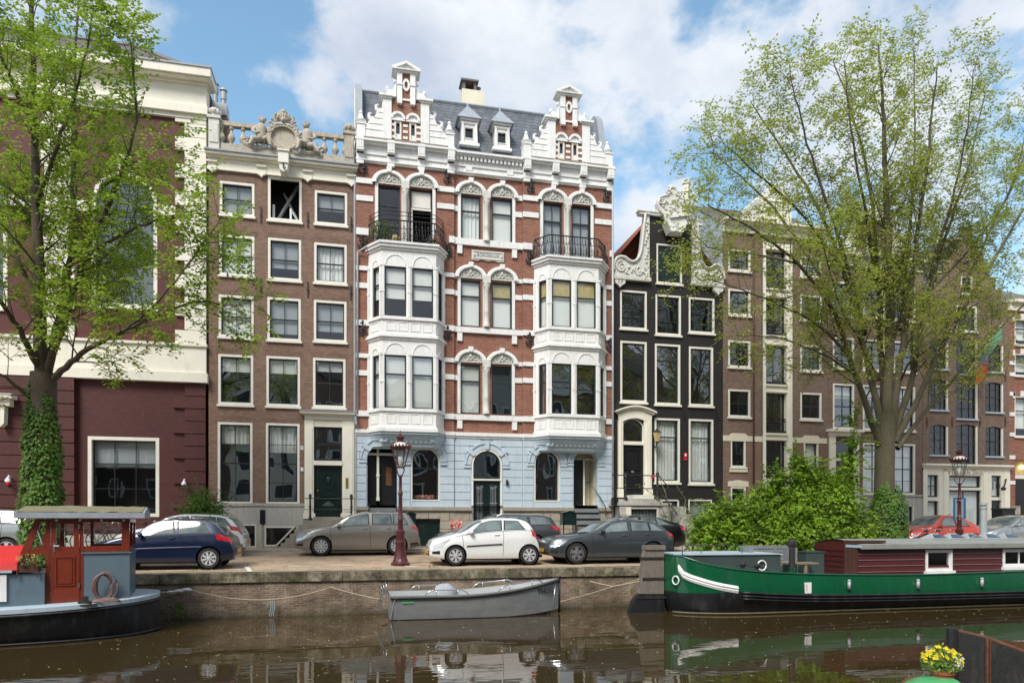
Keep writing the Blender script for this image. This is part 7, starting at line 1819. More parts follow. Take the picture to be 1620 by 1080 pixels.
m.build('foliage', M['yellowgreen'], fb, fix=False); m2.build('blossoms', M['lampamber'], fb, fix=False)
m = MB(M1); cx_, cz_ = PX(166), PZ(166,925)
for k in range(9):
    r_ = .26+.07*rnd.random(); q = []; a0 = rnd.random()*.6; ex = rnd.uniform(.5,.95); of = rnd.uniform(-.06,.06)
    for i in range(25):
        t_ = 2*math.pi*i/24; q.append((cx_+of+r_*ex*math.cos(t_+a0)*.95, .33+.02*k*.6+.14*(1-math.sin(t_))*.5, cz_-.02+r_*math.sin(t_+a0)*1.05))
    m.tube(q, .013, 5)
q = []
for i in range(60): t_ = i*.35; q.append((cx_+.02+(.33-.002*i)*math.cos(t_), .30+.16*math.sin(t_), dk+.03+.001*i))
m.tube(q, .014, 5)
single(m, 'cable_coil', M['cable'], 'coil of brown and grey cable leaning on the grey-blue wheelhouse wall', 'cable', smooth=True)
m = MB(M1); bx = PX(138); m.box(bx-.12,bx+.13,.12,.3,sh1(0)-.02,sh1(0)+.01+.03); m.box(bx-.06, bx+.07, .16, .26, dk-.0, dk+.17); m.box(bx-.2,bx+.24,.08,.34,dk-.03,dk+.005); m.build('mooring_bitt', M['blacksteel'], B1)
# ---------------------------------------------------------------- aluminium sloop
xs0, xs1 = X(616, 19.1), X(886, 19.2)
B2 = thing('sloop', 'open grey aluminium motor sloop moored against the brick quay wall', 'boat', ((xs0+xs1)/2, 19.2, WZ))
Ls = xs1-xs0; yc = 19.33
def b2(u): return .80*(1-.10*(1-u)**2 if u < .5 else max(0, 1-((u-.5)/.5)**2.3)*.975+.0)
def s2(u): return -.60+.02*(1-u)+.36*max(0,(u-.35)/.65)**1.7
m = MB(); st = []; N = 26; rim_n = []; rim_f = []; inn = []
us = [1-(1-i/N)**1.25 for i in range(N+1)]
for u in us:
    x_ = xs0+Ls*u; b = b2(u); s_ = s2(u); rake = 0
    kb = WZ-.12+.20*max(0,(u-.75)/.25)**2+ (0 if u < .8 else .12*((u-.8)/.2))
    ch = WZ+.02+.10*max(0,(u-.6)/.4)**2
    row = [(x_, yc, kb-.05), (x_-.0, yc-b*.55, kb), (x_, yc-b*.86, ch), (x_, yc-b*.97, (ch+s_)/2), (x_, yc-b, s_-.03), (x_, yc-b-.03, s_-.02), (x_, yc-b-.03, s_+.02), (x_, yc-b+.07 if b > .1 else yc, s_+.02)]
    st.append(row); rim_n.append(Vector((x_, yc-b-.02, s_))); inn.append((x_, max(b-.07,0), s_))
nr = len(st[0])
m.grid(st); m.grid([[(p[0], 2*yc-p[1], p[2]) for p in r_] for r_ in st])
# inclined transom
m.add(st[0]+[(p[0], 2*yc-p[1], p[2]) for p in st[0][::-1]], [tuple(range(2*nr))])
B2h = m.build('hull', M['aludark'], B2, 30)
m = MB(); rows = []
for x_, b, s_ in inn:
    bb = min(b, .72); rows.append([(x_, yc-b, s_+.02), (x_, yc-bb*.93, s_-.35), (x_, yc, s_-.37), (x_, yc+bb*.93, s_-.35), (x_, yc+b, s_+.02)])
m.grid(rows); m.build('inner_deck', M['alu'], B2, 30)
m = MB(); m.tube([p+Vector((0,-.015,-.04)) for p in rim_n], .03, 6); m.tube([Vector((p.x, 2*yc-p.y, p.z-.04)) for p in rim_n], .03, 6); m.build('rubbing_strake', M['trimblack'], B2, True)
m = MB(); m.tube([(xs1+.01,yc,WZ+.0),(xs1+.02,yc,s2(1)+.03)], .035, 8); m.box(xs1-.05,xs1+.06,yc-.05,yc+.05,s2(1)+.02,s2(1)+.07); m.build('stem_fender', M['trimblack'], B2, True)
m = MB(); m.tube([(xs1-.12,yc-.09,s2(.97)-.05),(xs1-.2,yc-.12,WZ+.2),(xs1-.32,yc-.08,WZ-.03)], .018, 5); m.build('stem_strip', M['steel'], B2, True)
m = MB(); m.tube([(xs0+.13,yc-b2(0)-.015,s2(0)-.02),(xs0+.02,yc-b2(0)*.93,WZ+.08)], .014, 5); m.build('transom_edge', M['steel'], B2)
def rail(ua, ub, s, h=.13):
    m = MB(); q = []
    for k in range(13):
        u = ua+(ub-ua)*k/12; hh = h*min(1, min(k,12-k)/1.6); q.append((xs0+Ls*u, yc-s*(b2(u)-.02), s2(u)+.03+hh))
    m.tube(q, .016, 6)
    for k in (3,9): u = ua+(ub-ua)*k/12; m.tube([(xs0+Ls*u, yc-s*(b2(u)-.02), s2(u)+.02),(xs0+Ls*u, yc-s*(b2(u)-.02), s2(u)+.03+h)], .012, 5)
    m.build('handrail', M['steel'], B2, True)
rail(.19,.43,1); rail(.60,.88,1); rail(.13,.34,-1); rail(.50,.76,-1)
m = MB(); m.box(xs0+Ls*.10, xs0+Ls*.30, yc-.55, yc+.55, -.95, -.72); m.box(xs0+Ls*.66, xs0+Ls*.85, yc-.4, yc+.4, -.85, -.62); m.build('bench', M['alu'], B2)
m = MB(); c_ = (X(704,19.3), 19.35, -.56); rows = []
for i in range(9):
    ph = math.pi*(.5*i/8); rows.append([(c_[0]+.34*math.cos(ph)*math.cos(t_)*(1+.10*math.sin(3*t_+i)), c_[1]+.24*math.cos(ph)*math.sin(t_), c_[2]-.10+.33*math.sin(ph)**.8+.02*math.sin(5*t_)) for t_ in [2*math.pi*k/16 for k in range(16)]])
m.grid(rows, closed=True); m.build('engine_cover', M['cover'], B2, True)
m = MB()
for k in range(3): m.tube([(xs0-.02-.05*k,yc-.35+.1*k,-.55),(xs0-.12-.06*k,yc-.35+.1*k,-.22-.05*k),(xs0-.16-.05*k,yc-.3+.1*k,-.5),(xs0-.3+.04*k,yc-.3+.1*k,-.75),(xs0-.32+.06*k,yc-.25+.1*k,-1.0),(xs0-.05,yc-.2+.1*k,-1.05)], .016, 6)
m.build('stern_ladder', M['steel'], B2, True)
ut = (X(866,18.8)-xs0)/Ls; sl_ = -(b2(ut+.06)-b2(ut-.06))*1.0/(.12*Ls)
text_mesh('THOR', .21, 'lettering', M['trimblack'], B2, (xs0+Ls*ut, yc-b2(ut)*.985-.035, -.56), rz=math.atan(sl_), ry=R(-5))
m = MB(); m.box(X(637,18.5),X(655,18.5),yc-b2(.1)-.012,yc-b2(.1)+.01,-.76,-.72); m.build('maker_strip', M['cargreen'], B2)
# ---------------------------------------------------------------- green barge
B3 = thing('barge', 'long green and black barge with red planked cabin and old wooden rudder', 'boat', (14, 18.85, WZ))
yc3 = 18.85; xb0 = X(1049, 18.85)+.0
def b3(x):
    u = x-xb0; return 1.38*max(0, 1-min(1, max(0, 1-u/2.6))**2.4)**.5
def nearY(x): return yc3-b3(x)
def table(pts, yfun):
    """(px,py) on the near side -> (x, z) using the side's own distance"""
    r_ = []
    for px, py in pts:
        y = 17.6
        for _ in range(12): x_ = X(px, y); y = yfun(x_)
        r_.append((x_, Z(px, py, y)))
    return r_
SH = table([(1052,878),(1077,880),(1114,891.5),(1170,901.5),(1244,907),(1336,909.5),(1459,909.5),(1620,904),(1720,898)], nearY)
WA = table([(1052,934),(1077,937),(1114,938),(1170,936),(1244,939.5),(1340,940),(1459,938),(1620,934),(1720,931)], nearY)
xs = [xb0+.001]+[xb0+2.6*(k/14)**1.6 for k in range(1,15)]+[xb0+2.6+k*1.0 for k in range(1,16)]
m = MB(); st = []
for x_ in xs:
    b = b3(x_); s_ = catmull(SH, x_); w_ = catmull(WA, x_)
    row = [(x_, yc3-b*.35, -2.0), (x_+.25*(b < 1), yc3-b*.72, WZ-.15), (x_+.12*(b < 1), yc3-b*.86, WZ+.1), (x_, yc3-b*.97, w_-.16), (x_, yc3-b-.0, w_), (x_, yc3-b*1.0, w_+.02), (x_, yc3-b*.985, (s_+w_)/2), (x_, yc3-b*.95, s_-.06), (x_, yc3-b*.94, s_)]
    st.append(row)
for i in range(len(st)-1):
    for j in range(8):
        for sg in (1,-1):
            m.mi = 0 if j < 4 else 1; f_ = (lambda p: p) if sg > 0 else (lambda p: (p[0], 2*yc3-p[1], p[2]))
            m.add([f_(st[i][j]), f_(st[i+1][j]), f_(st[i+1][j+1]), f_(st[i][j+1])], [(0,1,2,3)])
bmx = m; hb_ = m.build('hull', [M['hullblack'], M['hullgreen']], B3, None)
bm = bmesh.new(); bm.from_mesh(hb_.data); bmesh.ops.remove_doubles(bm, verts=bm.verts, dist=.0005); bmesh.ops.recalc_face_normals(bm, faces=bm.faces); bm.to_mesh(hb_.data); bm.free()
hb_.data.polygons.foreach_set('use_smooth', [True]*len(hb_.data.polygons)); hb_.data.set_sharp_from_angle(angle=R(32))
m = MB(); rows = [[(x_, yc3-b3(x_)*.93, catmull(SH,x_)-.10), (x_, yc3+b3(x_)*.93, catmull(SH,x_)-.10)] for x_ in xs]; m.grid(rows); m.build('deck', M['deckblue'], B3)
m = MB(); m.tube([(x_, yc3-b3(x_)*.945, catmull(SH,x_)+.01) for x_ in xs], .028, 6); m.tube([(x_, yc3+b3(x_)*.945, catmull(SH,x_)+.01) for x_ in xs], .028, 6); m.build('gunwale', M['hullgreen'], B3, True)
WL = [x_ for x_ in xs if x_ > X(1165,17.5)]
for dz, r_ in ((-.02,.035),(-.11,.03),(-.19,.022)):
    m = MB(); m.tube([(x_, yc3-b3(x_)-.015, catmull(WA,x_)+dz) for x_ in WL], r_, 6); m.build('wale', M['hullblack'], B3, True)
m = MB(); m.tube([(x_, yc3-b3(x_)*.87, WZ+.04) for x_ in xs[2:]], .03, 5); m.build('waterline', M['algae'], B3, True)
# white rubbing strip
ST = table([(1060,899),(1080,908),(1110,920),(1140,928),(1168,933)], nearY)
xx = [ST[0][0]+(ST[-1][0]-ST[0][0])*k/16 for k in range(17)]
m = MB(); rows = []
for x_ in xx:
    z_ = catmull(ST, x_); n_ = Vector((-(b3(x_+.02)-b3(x_-.02))/.04, -1, 0)).normalized(); p = Vector((x_, yc3-b3(x_)*.97, z_))
    rows.append([p-n_*.02+Vector((0,0,.12)), p+n_*.05+Vector((0,0,.11)), p+n_*.10+Vector((0,0,.05)), p+n_*.07+Vector((0,0,.0)), p+n_*.08+Vector((0,0,-.02)), p+n_*.05+Vector((0,0,-.09)), p-n_*.02+Vector((0,0,-.10))])
m.grid(rows); m.f.append(tuple(range(7))); m.m.append(0); m.f.append(tuple(range(16*7,17*7))); m.m.append(0); m.build('rubbing_strip', M['fenderwhite'], B3, 40)
m = MB()
for px, py in ((1069,917.5),):
    y_ = 18.0; x_ = X(px,y_)
    for _ in range(10): y_ = nearY(x_); x_ = X(px,y_)
    n_ = Vector((-(b3(x_+.02)-b3(x_-.02))/.04, -1, 0)).normalized(); c_ = Vector((x_, y_, Z(px,py,y_)))+n_*.0; sd_ = Vector((n_.y,-n_.x,0))
    m.tube([c_+sd_*.105*math.cos(t_)+Vector((0,0,.12*math.sin(t_))) for t_ in [2*math.pi*k/20 for k in range(21)]], .022, 6)
m.build('porthole', M['fenderwhite'], B3, True)
# rudder
m = MB(); yr = yc3; rx = lambda px: X(px, yr); rz = lambda px, py: Z(px, py, yr)
up = [(rx(1009),rz(1010,938)),(rx(1048),rz(1048,938)),(rx(1048.5),rz(1048,868)),(rx(1044),rz(1040,865)),(rx(1020),rz(1020,865)),(rx(1016),rz(1018,880)),(rx(1011),rz(1011,930))]
m.prism(up, yr-.10, yr+.10); rd = m.build('rudder', M['oldwood'], B3); rd['label'] = 'weathered grey wooden rudder, black below'
m = MB(); lo = [(rx(988),rz(988,982)),(rx(1050),rz(1050,982)),(rx(1048),rz(1048,938)),(rx(1010),rz(1010,938)),(rx(1004),rz(1004,944)),(rx(1000),rz(1000,950)),(rx(996),rz(996,962))]; m.prism(lo, yr-.11, yr+.11); m.build('rudder_blade', M['hullblack'], rd)
m = MB()
for py in (882,914,944): m.box(rx(1014 if py < 940 else 1006), rx(1058), yr-.13, yr+.13, rz(1030,py)-.03, rz(1030,py)+.03); m.build('iron_strap', M['blacksteel'], rd); m = MB()
m.box(rx(1018), rx(1050), yr-.14, yr+.14, rz(1030,869), rz(1030,862)); m.build('rudder_head', M['oldwood'], rd)
# raised fore deck, railing
yd_ = 17.95; dx = lambda px: X(px, yd_); dz = lambda px, py: Z(px, py, yd_)
m = MB(); m.slab([(dx(1082),18.5),(dx(1100),yd_+.15),(dx(1235),yd_),(dx(1235),19.9),(dx(1150),19.9),(dx(1092),19.6)], -.5, dz(1200,877)); o_ = m.build('raised_deck', M['darkgreygreen'], B3)
zt_ = dz(1200,877); m = MB(); m.slab([(dx(1079),18.5),(dx(1098),yd_+.11),(dx(1236.5),yd_-.04),(dx(1236.5),19.94),(dx(1150),19.94),(dx(1089),19.64)], zt_+.001, zt_+.03); m.build('deck_top', M['deckblue'], o_)
m = MB(); pr = [(dx(1086),18.2),(dx(1120),18.35),(dx(1186),18.35)]
for x_, y_ in pr: m.tube([(x_,y_,zt_),(x_,y_,zt_+.27)], .012, 5)
m.tube([(x_,y_,zt_+.27) for x_, y_ in pr], .014, 6); m.build('railing', M['darkgreygreen'], B3, True)
m = MB(); m.tube([(dx(1205)+.16*math.cos(t_)*.85, yd_-.012, dz(1205,894)+.14*math.sin(t_)) for t_ in [2*math.pi*k/20 for k in range(21)]], .022, 6); m.build('porthole', M['fenderwhite'], B3, True)
yb_ = 17.65
for px in (1175,1198):
    m = MB(); x_ = X(px,yb_); z_ = catmull(SH,x_)-.05; m.lathe([(.07,0),(.05,.05),(.045,.14),(.085,.18),(.09,.24),(.05,.29),(.01,.3)], (x_,yb_,z_), 10); m.tube([(x_-.2,yb_,z_+.19),(x_+.2,yb_,z_+.19)], .016, 5); m.build('bollard', M['blacksteel'], B3, 40)
for px in (1343,1452,1553):
    m = MB(); x_ = X(px,17.45); z_ = (catmull(SH,x_)+catmull(WA,x_))/2; y_ = nearY(x_)-.0; m.tube([(x_,y_-.03,z_-.12),(x_,y_-.035,z_+.1)], [.05,.045], 8); m.ell((x_,y_-.035,z_+.12),(.055,.05,.045)); m.build('hull_vent', M['zinc'], B3, True)
m = MB(); x_ = X(1279,17.45); y_ = nearY(x_); m.box(x_-.1,x_+.1,y_-.02,y_+.03,Z(1279,938,17.45),Z(1279,921,17.45)); m.build('draught_plate', M['fenderwhite'], B3)
m = MB(); m.box(x_-.06,x_-.045,y_-.025,y_-.02,Z(1279,935,17.45),Z(1279,924,17.45)); m.build('draught_scale', M['redsign'], B3)
# deck furniture
yq = 18.5; fx = lambda px: X(px, yq); fz_ = lambda px, py: Z(px, py, yq); dk3 = -.42
t_ = thing('deck_bench', 'dark grey slatted bench on the barge deck', 'bench', (fx(1225), 19, dk3))
m = MB()
for k in range(4): m.box(fx(1191), fx(1268), 19.2, 19.25, fz_(1225,888)+.12*k, fz_(1225,888)+.10+.12*k)
m.build('backrest', M['bluestone'], t_); m = MB(); m.box(fx(1191), fx(1268), 18.75, 19.2, fz_(1225,889)-.05, fz_(1225,889)); m.box(fx(1191), fx(1198), 18.7, 19.25, dk3, fz_(1225,867)); m.box(fx(1262), fx(1268), 18.7, 19.25, dk3, fz_(1225,867)); m.build('seat', M['bluestone'], t_)
t_ = thing('side_table', 'low wooden table with thick legs in front of the red barge cabin', 'table', (fx(1264), 18.4, dk3))
m = MB(); m.box(fx(1240), fx(1286), 18.2, 18.7, fz_(1264,889)-.04, fz_(1264,889)); m.build('table_top', M['wood'], t_)
for px, y_ in ((1244,18.22),(1266,18.22),(1282,18.6),(1255,18.6)): m = MB(); m.box(fx(px)-.04, fx(px)+.04, y_, y_+.07, dk3, fz_(1264,889)-.041); m.build('leg', M['wood'], t_)
m = MB(); x_ = X(1253,18.0); z0_ = -.4; z1_ = Z(1253,852,18.0); m.lathe([(.085,0),(.085,.42),(.10,.43),(.10,.46)], (x_,18.0,z0_), 12); o_ = m.build('stove_pipe', M['hullgreen'], B3, 40)
m = MB(); m.lathe([(.085,.46),(.085,z1_-z0_-.2),(.12,z1_-z0_-.18),(.12,z1_-z0_-.08),(.03,z1_-z0_)], (x_,18.0,z0_), 12); m.build('pipe_cowl', M['blacksteel'], o_, 40)
m = MB(); m.box(X(1269,18.9), X(1297,18.9), 18.7, 19.1, -.4, Z(1283,873,18.9)); m.box(X(1268,18.9), X(1298,18.9), 18.68, 19.12, Z(1283,873,18.9), Z(1283,871,18.9)); single(m, 'storage_box', M['darkgreygreen'], 'dark green storage box between the table and the barge cabin', 'box')
# cabin
ycab = 17.95; qx = lambda px: X(px, ycab); qz = lambda px, py: Z(px, py, ycab)
cx0, cx1 = qx(1357), 26.0; cz0, cz1 = -.45, qz(1450,866); yf_ = 19.95
frc = frame(0, ycab)
cw = [(qx(1463), qx(1505), qz(1484,902), qz(1484,869)), (qx(1585), qx(1640), qz(1600,896), qz(1600,868))]
m = MB(frc); wall(m, cx0, cx1, cz0, cz1, cw, .06)
n = 6
for k in range(n+1):
    zz = cz0+(cz1-cz0)*k/n
    segs = [(cx0,cw[0][0]),(cw[0][1],cw[1][0]),(cw[1][1],cx1)] if zz > cw[1][2]+.02 else [(cx0,cx1)]
    for a, b in segs: m.xprism([(-.028,zz),(-.004,zz+(cz1-cz0)/n-.01),(.002,zz+(cz1-cz0)/n-.01),(.002,zz)], a, b) if k < n else None
m.build('cabin_wall', M['bargered'], B3)
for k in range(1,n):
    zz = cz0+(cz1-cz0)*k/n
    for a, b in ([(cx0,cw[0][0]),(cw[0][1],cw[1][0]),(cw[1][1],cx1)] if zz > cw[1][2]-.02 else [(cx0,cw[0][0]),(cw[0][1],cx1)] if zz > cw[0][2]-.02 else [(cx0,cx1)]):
        q = MB(frc); q.box(a, b, -.034, -.024, zz-.006, zz+.006); q.build('plank_highlight', M['plankglint'], B3)  # pale strips paint the highlights along the plank edges
m = MB(); 
zr_ = lambda y: cz1+.10+.16*math.sin(math.pi*(y-ycab+.1)/(yf_-ycab+.2))
m.xprism([(ycab+.3,cz0),(yf_,cz0),(yf_,cz1)]+[(yf_+(ycab+.3-yf_)*k/8, zr_(yf_+(ycab+.3-yf_)*k/8)-.06) for k in range(9)], cx0+.02, cx0+.08)
for k in range(1,7): zz = cz0+.16*k; m.box(cx0-.01, cx0+.02, ycab+.3, yf_, zz, zz+.012)
m.build('end_wall', M['bargered'], B3)
m = MB(); m.box(cx0-.03, cx0+.06, ycab+.001, ycab+.55, cz0, cz1+.16)
for k in range(3): m.box(cx0-.045, cx0-.03, ycab+.05+.17*k, ycab+.19+.17*k, cz0+.05, cz1+.10)
o_ = m.build('cabin_door', M['brownwood'], B3); o_['label'] = 'dark brown plank door'
m = MB(); m.box(cx0-.02, cx0+.9, ycab-.1, ycab+.6, cz1+.17, cz1+.23); m.build('hatch_cover', M['brownwood'], B3)
m = MB(); rows = []
for k in range(13):
    y = ycab-.16+(yf_-ycab+.3)*k/12; rows.append([(cx0-.02, y, zr_(max(ycab-.1,y))), (cx1, y, zr_(max(ycab-.1,y)))])
m.grid(rows); m.box(cx0-.03, cx1, ycab-.18, ycab-.14, cz1-.02, cz1+.10); m.xprism([(ycab-.17,cz1+.05),(ycab-.17,cz1+.12),(ycab+.5,zr_(ycab+.5)+.03),(ycab+.5,zr_(ycab+.5)-.03)], cx0-.0, cx1); m.build('cabin_roof', M['roofgrey'], B3)
m = MB(); m.box(cx0-.06, cx0-.02, ycab-.2, ycab+.45, cz1+.02, cz1+.10); m.build('roof_edge', M['deckblue'], B3)
for i, o in enumerate(cw): window(B3, frc, o, .075, fmat=M['fenderwhite'], smat=M['fenderwhite'], sash=.02, nx=1 if i == 0 else 2, nz=(), yf=-.05, yd=.06, name='cabin_window', gmat=M['panedark'], sillm=M['fenderwhite'])
m = MB(); m.box(cx0+.3, cx1, ycab+.25, ycab+.3, cz0, cz1); m.build('cabin_interior', M['interior'], B3)
for k, px in enumerate((1478,1506,1534,1562,1592)):
    m = MB(); y_ = 18.7; x_ = X(px,y_); z_ = zr_(y_)+.0; m.add([(x_-.32,y_-.3,z_),(x_+.32,y_-.3,z_),(x_+.32,y_+.3,z_),(x_-.32,y_+.3,z_),(x_-.15,y_,z_+.17),(x_+.15,y_,z_+.17)], [(0,1,5,4),(1,2,5),(2,3,4,5),(3,0,4)]); o_ = m.build('skylight', M['zinc'], B3)
    q = MB(); q.add([(x_-.26,y_-.262,z_+.03),(x_+.26,y_-.262,z_+.03),(x_+.14,y_-.06,z_+.145),(x_-.14,y_-.06,z_+.145)], [(0,1,2,3)]); q.v = [(a, b-.012, c+.006) for a, b, c in q.v]; q.build('pane', M['panedark'], o_, fix=False)
m = MB(); y_ = 18.9; x_ = X(1556,y_); z_ = zr_(y_); zt_ = Z(1556,795,y_); m.lathe([(.11,-.02),(.10,zt_-z_-.2),(.12,zt_-z_-.19),(.12,zt_-z_-.15),(.085,zt_-z_-.14),(.085,zt_-z_-.08),(.125,zt_-z_-.07),(.125,zt_-z_)], (x_,y_,z_), 14); m.build('flue', M['zinc'], B3, 40)
# ---------------------------------------------------------------- near boats at the lower right corner
yA = 7.6; ax = lambda px, y=yA: X(px, y); az = lambda px, py, y=yA: Z(px, py, y)
B4 = thing('steel_barge_bow', 'rusty black steel bow at the lower right corner of the view', 'boat', (ax(1510), yA, WZ))
m = MB(); t1, t2 = az(1512,997), az(1600,1024)
P0 = [Vector((ax(1510),yA,0)), Vector((ax(1512),yA-.02,0)), Vector((ax(1535),yA-.25,0)), Vector((ax(1640,7.0),6.9,0)), Vector((ax(1900,6.4),6.3,0))]
tops = [t1, t1, t1-.06, t1-.26, t1-.40]
rows = [[(p.x,p.y,-1.6),(p.x,p.y,-.4),(p.x,p.y,z_)] for p, z_ in zip(P0, tops)]
m.grid(rows); P1 = [P0[0]+Vector((.0,.05,0))]+[p+Vector((.02,.09,0)) for p in P0[1:]]
m.grid([[(p.x,p.y,-1.6),(p.x,p.y,z_)] for p, z_ in zip(P1, tops)]); m.grid([[(a.x,a.y,z_),(b.x,b.y,z_)] for a, b, z_ in zip(P0, P1, tops)])
m.build('hull', M['blacksteel'], B4, None)
m = MB(); m.box(ax(1507), ax(1511), yA-.05, yA+.10, -1.6, t1+.02); m.tube([(ax(1509),yA+.02,-1.5),(ax(1509),yA+.02,t1+.03)], .055, 8); m.build('stem_post', M['blacksteel'], B4)
m = MB(); m.tube([P0[2]+Vector((-.02,-.02,-1.5)), P0[2]+Vector((-.02,-.02,t1-.05))], .022, 6); m.tube([P0[2]+Vector((.03,-.02,-1.5)), P0[2]+Vector((.03,-.02,t1-.07))], .014, 6); m.build('rust_rib', M['rust'], B4)
m = MB(); q = [Vector((p.x,p.y+.04,z_)) for p, z_ in zip(P0, tops)]; m.tube(q, .03, 6); m.build('bulwark_rail', M['rust'], B4, True)
m = MB(); far = [Vector((ax(1530,7.7),8.2,0)), Vector((ax(1580,8.4),8.5,0)), Vector((ax(1700,8.8),8.8,0)), Vector((ax(1800,8.8),8.9,0))]
m.grid([[(p.x,p.y,-1.6),(p.x,p.y,z_)] for p, z_ in zip([P0[0]]+far, [t1-.05,az(1575,1007,8.4),az(1590,1010,8.5),az(1620,1024,8.8),az(1700,1030,8.8)])]); m.build('far_bulwark', M['rust'], B4)
B5 = thing('green_dinghy', 'bright green boat edge below the yellow flowers at the bottom of the view', 'boat', (X(1465,7.0), 7.0, WZ))
m = MB(); rows = []
for i in range(13):
    u = i/12; x_ = X(1440,7.0)+(X(1505,7.0)-X(1440,7.0))*u; b = .34*math.sin(min(1,u*1.35+.04)*math.pi/2)**.7; s_ = Z(1470,1088,6.9)-.20*(1-u)**2
    rows.append([(x_, 7.1-b*.7, -1.4), (x_, 7.1-b, s_), (x_, 7.1-b*.55, s_+.07), (x_, 7.1, s_+.10), (x_, 7.1+b*.55, s_+.07), (x_, 7.1+b, s_), (x_, 7.1+b*.7, -1.4)])
m.grid(rows); m.build('hull', M['cargreen'], B5, 50)
m = MB(); m.tube([Vector(r_[1]) for r_ in rows], .028, 6); m.tube([Vector(r_[5]) for r_ in rows], .028, 6); m.build('gunwale', M['rust'], B5, True)
fp = thing('flower_pot', 'terracotta pot of yellow and white flowers against the rusty bow', 'plant', (X(1490,7.1), 7.1, Z(1490,1085,7.1)))
pc = (X(1491,7.1), 7.1, Z(1490,1085,7.1)); m = MB(); m.lathe([(.09,-.15),(.13,.16),(.145,.16),(.145,.21),(.12,.21),(.11,.15)], pc, 14); m.build('pot', M['terracotta'], fp, 40)
mg, my, mw = MB(), MB(), MB()
for k in range(1500):
    a = rnd.random()*6.28; r_ = rnd.random()**.6; h = rnd.random()
    p = Vector((pc[0]-.02+.21*r_*math.cos(a), pc[1]+.2*r_*math.sin(a), pc[2]+.2+.32*h*(1-.45*r_)))
    d = Vector((rnd.uniform(-1,1), rnd.uniform(-1,1), rnd.uniform(-.2,1))).normalized()*.04; s_ = d.cross(Vector((rnd.random(),rnd.random(),.3))).normalized()*.012
    mg.add([p, p+d*.5+s_, p+d, p+d*.5-s_], [(0,1,2,3)])
def blossom(mb, p, r, n=5):
    ax_ = Vector((rnd.uniform(-.6,.6), -1, rnd.uniform(-.1,1))).normalized(); u = ax_.orthogonal().normalized(); v = ax_.cross(u)
    for k in range(n):
        a = 2*math.pi*k/n; d = (u*math.cos(a)+v*math.sin(a)); e = (u*math.cos(a+.6)+v*math.sin(a+.6)); f_ = (u*math.cos(a-.6)+v*math.sin(a-.6))
        mb.add([p, p+e*r*.7+ax_*r*.2, p+d*r+ax_*r*.1, p+f_*r*.7+ax_*r*.2], [(0,1,2,3)])
for k in range(75):
    a = rnd.random()*6.28; r_ = rnd.random()**.5; h = .35+.65*rnd.random(); p = Vector((pc[0]-.04+.23*r_*math.cos(a), pc[1]+.2*r_*math.sin(a)-.03, pc[2]+.22+.34*h*(1-.5*r_)))
    blossom(my, p, .028)
for k in range(14): blossom(mw, Vector((pc[0]+rnd.uniform(-.0,.14), pc[1]-.17, pc[2]+.26+rnd.uniform(0,.12))), .022)
mg.build('foliage', M['yellowgreen'], fp, fix=False); my.build('yellow_blossoms', M['yellowflower'], fp, fix=False); mw.build('white_blossoms', M['whiteflower'], fp, fix=False)
# ================================================================ vegetation
def leafq(mb, p, d, up, L, w):
    s = d.cross(up)
    if s.length < 1e-5: s = d.orthogonal()
    s = s.normalized()*w; c = p+d*(L*.5)
    mb.v += [tuple(p), tuple(c+s-up*(w*.35)), tuple(p+d*L), tuple(c-s-up*(w*.35))]; n = len(mb.v); mb.f.append((n-4,n-3,n-2,n-1)); mb.m.append(0)
def rv(a=1.0): return Vector((rnd.uniform(-a,a), rnd.uniform(-a,a), rnd.uniform(-a,a)))
def twig(bark, leaves, p, d, L, r, lf, nl):
    pts = [p]; q = p.copy(); dd = d.copy()
    for i in range(3):
        dd = (dd+rv(.18)+Vector((0,0,-.06))).normalized(); q = q+dd*(L/3); pts.append(q.copy())
    bark.tube([pts[0],pts[2],pts[3]], [r*.8, r*.55, r*.3], 3, False)
    side = dd.cross(Vector((0,0,1))); side = side.normalized() if side.length > .01 else Vector((1,0,0))
    for k in range(nl):
        t = (k+.8)/nl; i = min(2, int(t*3)); f_ = t*3-i; b = pts[i].lerp(pts[i+1], f_)
        s = 1 if k % 2 else -1
        ld = (side*s+dd*.55+rv(.35)+Vector((0,0,-.12))).normalized(); up = (Vector((0,0,1))+rv(.5)).normalized()
        leafq(leaves, b, ld, up, lf*rnd.uniform(.7,1.25), lf*.30)
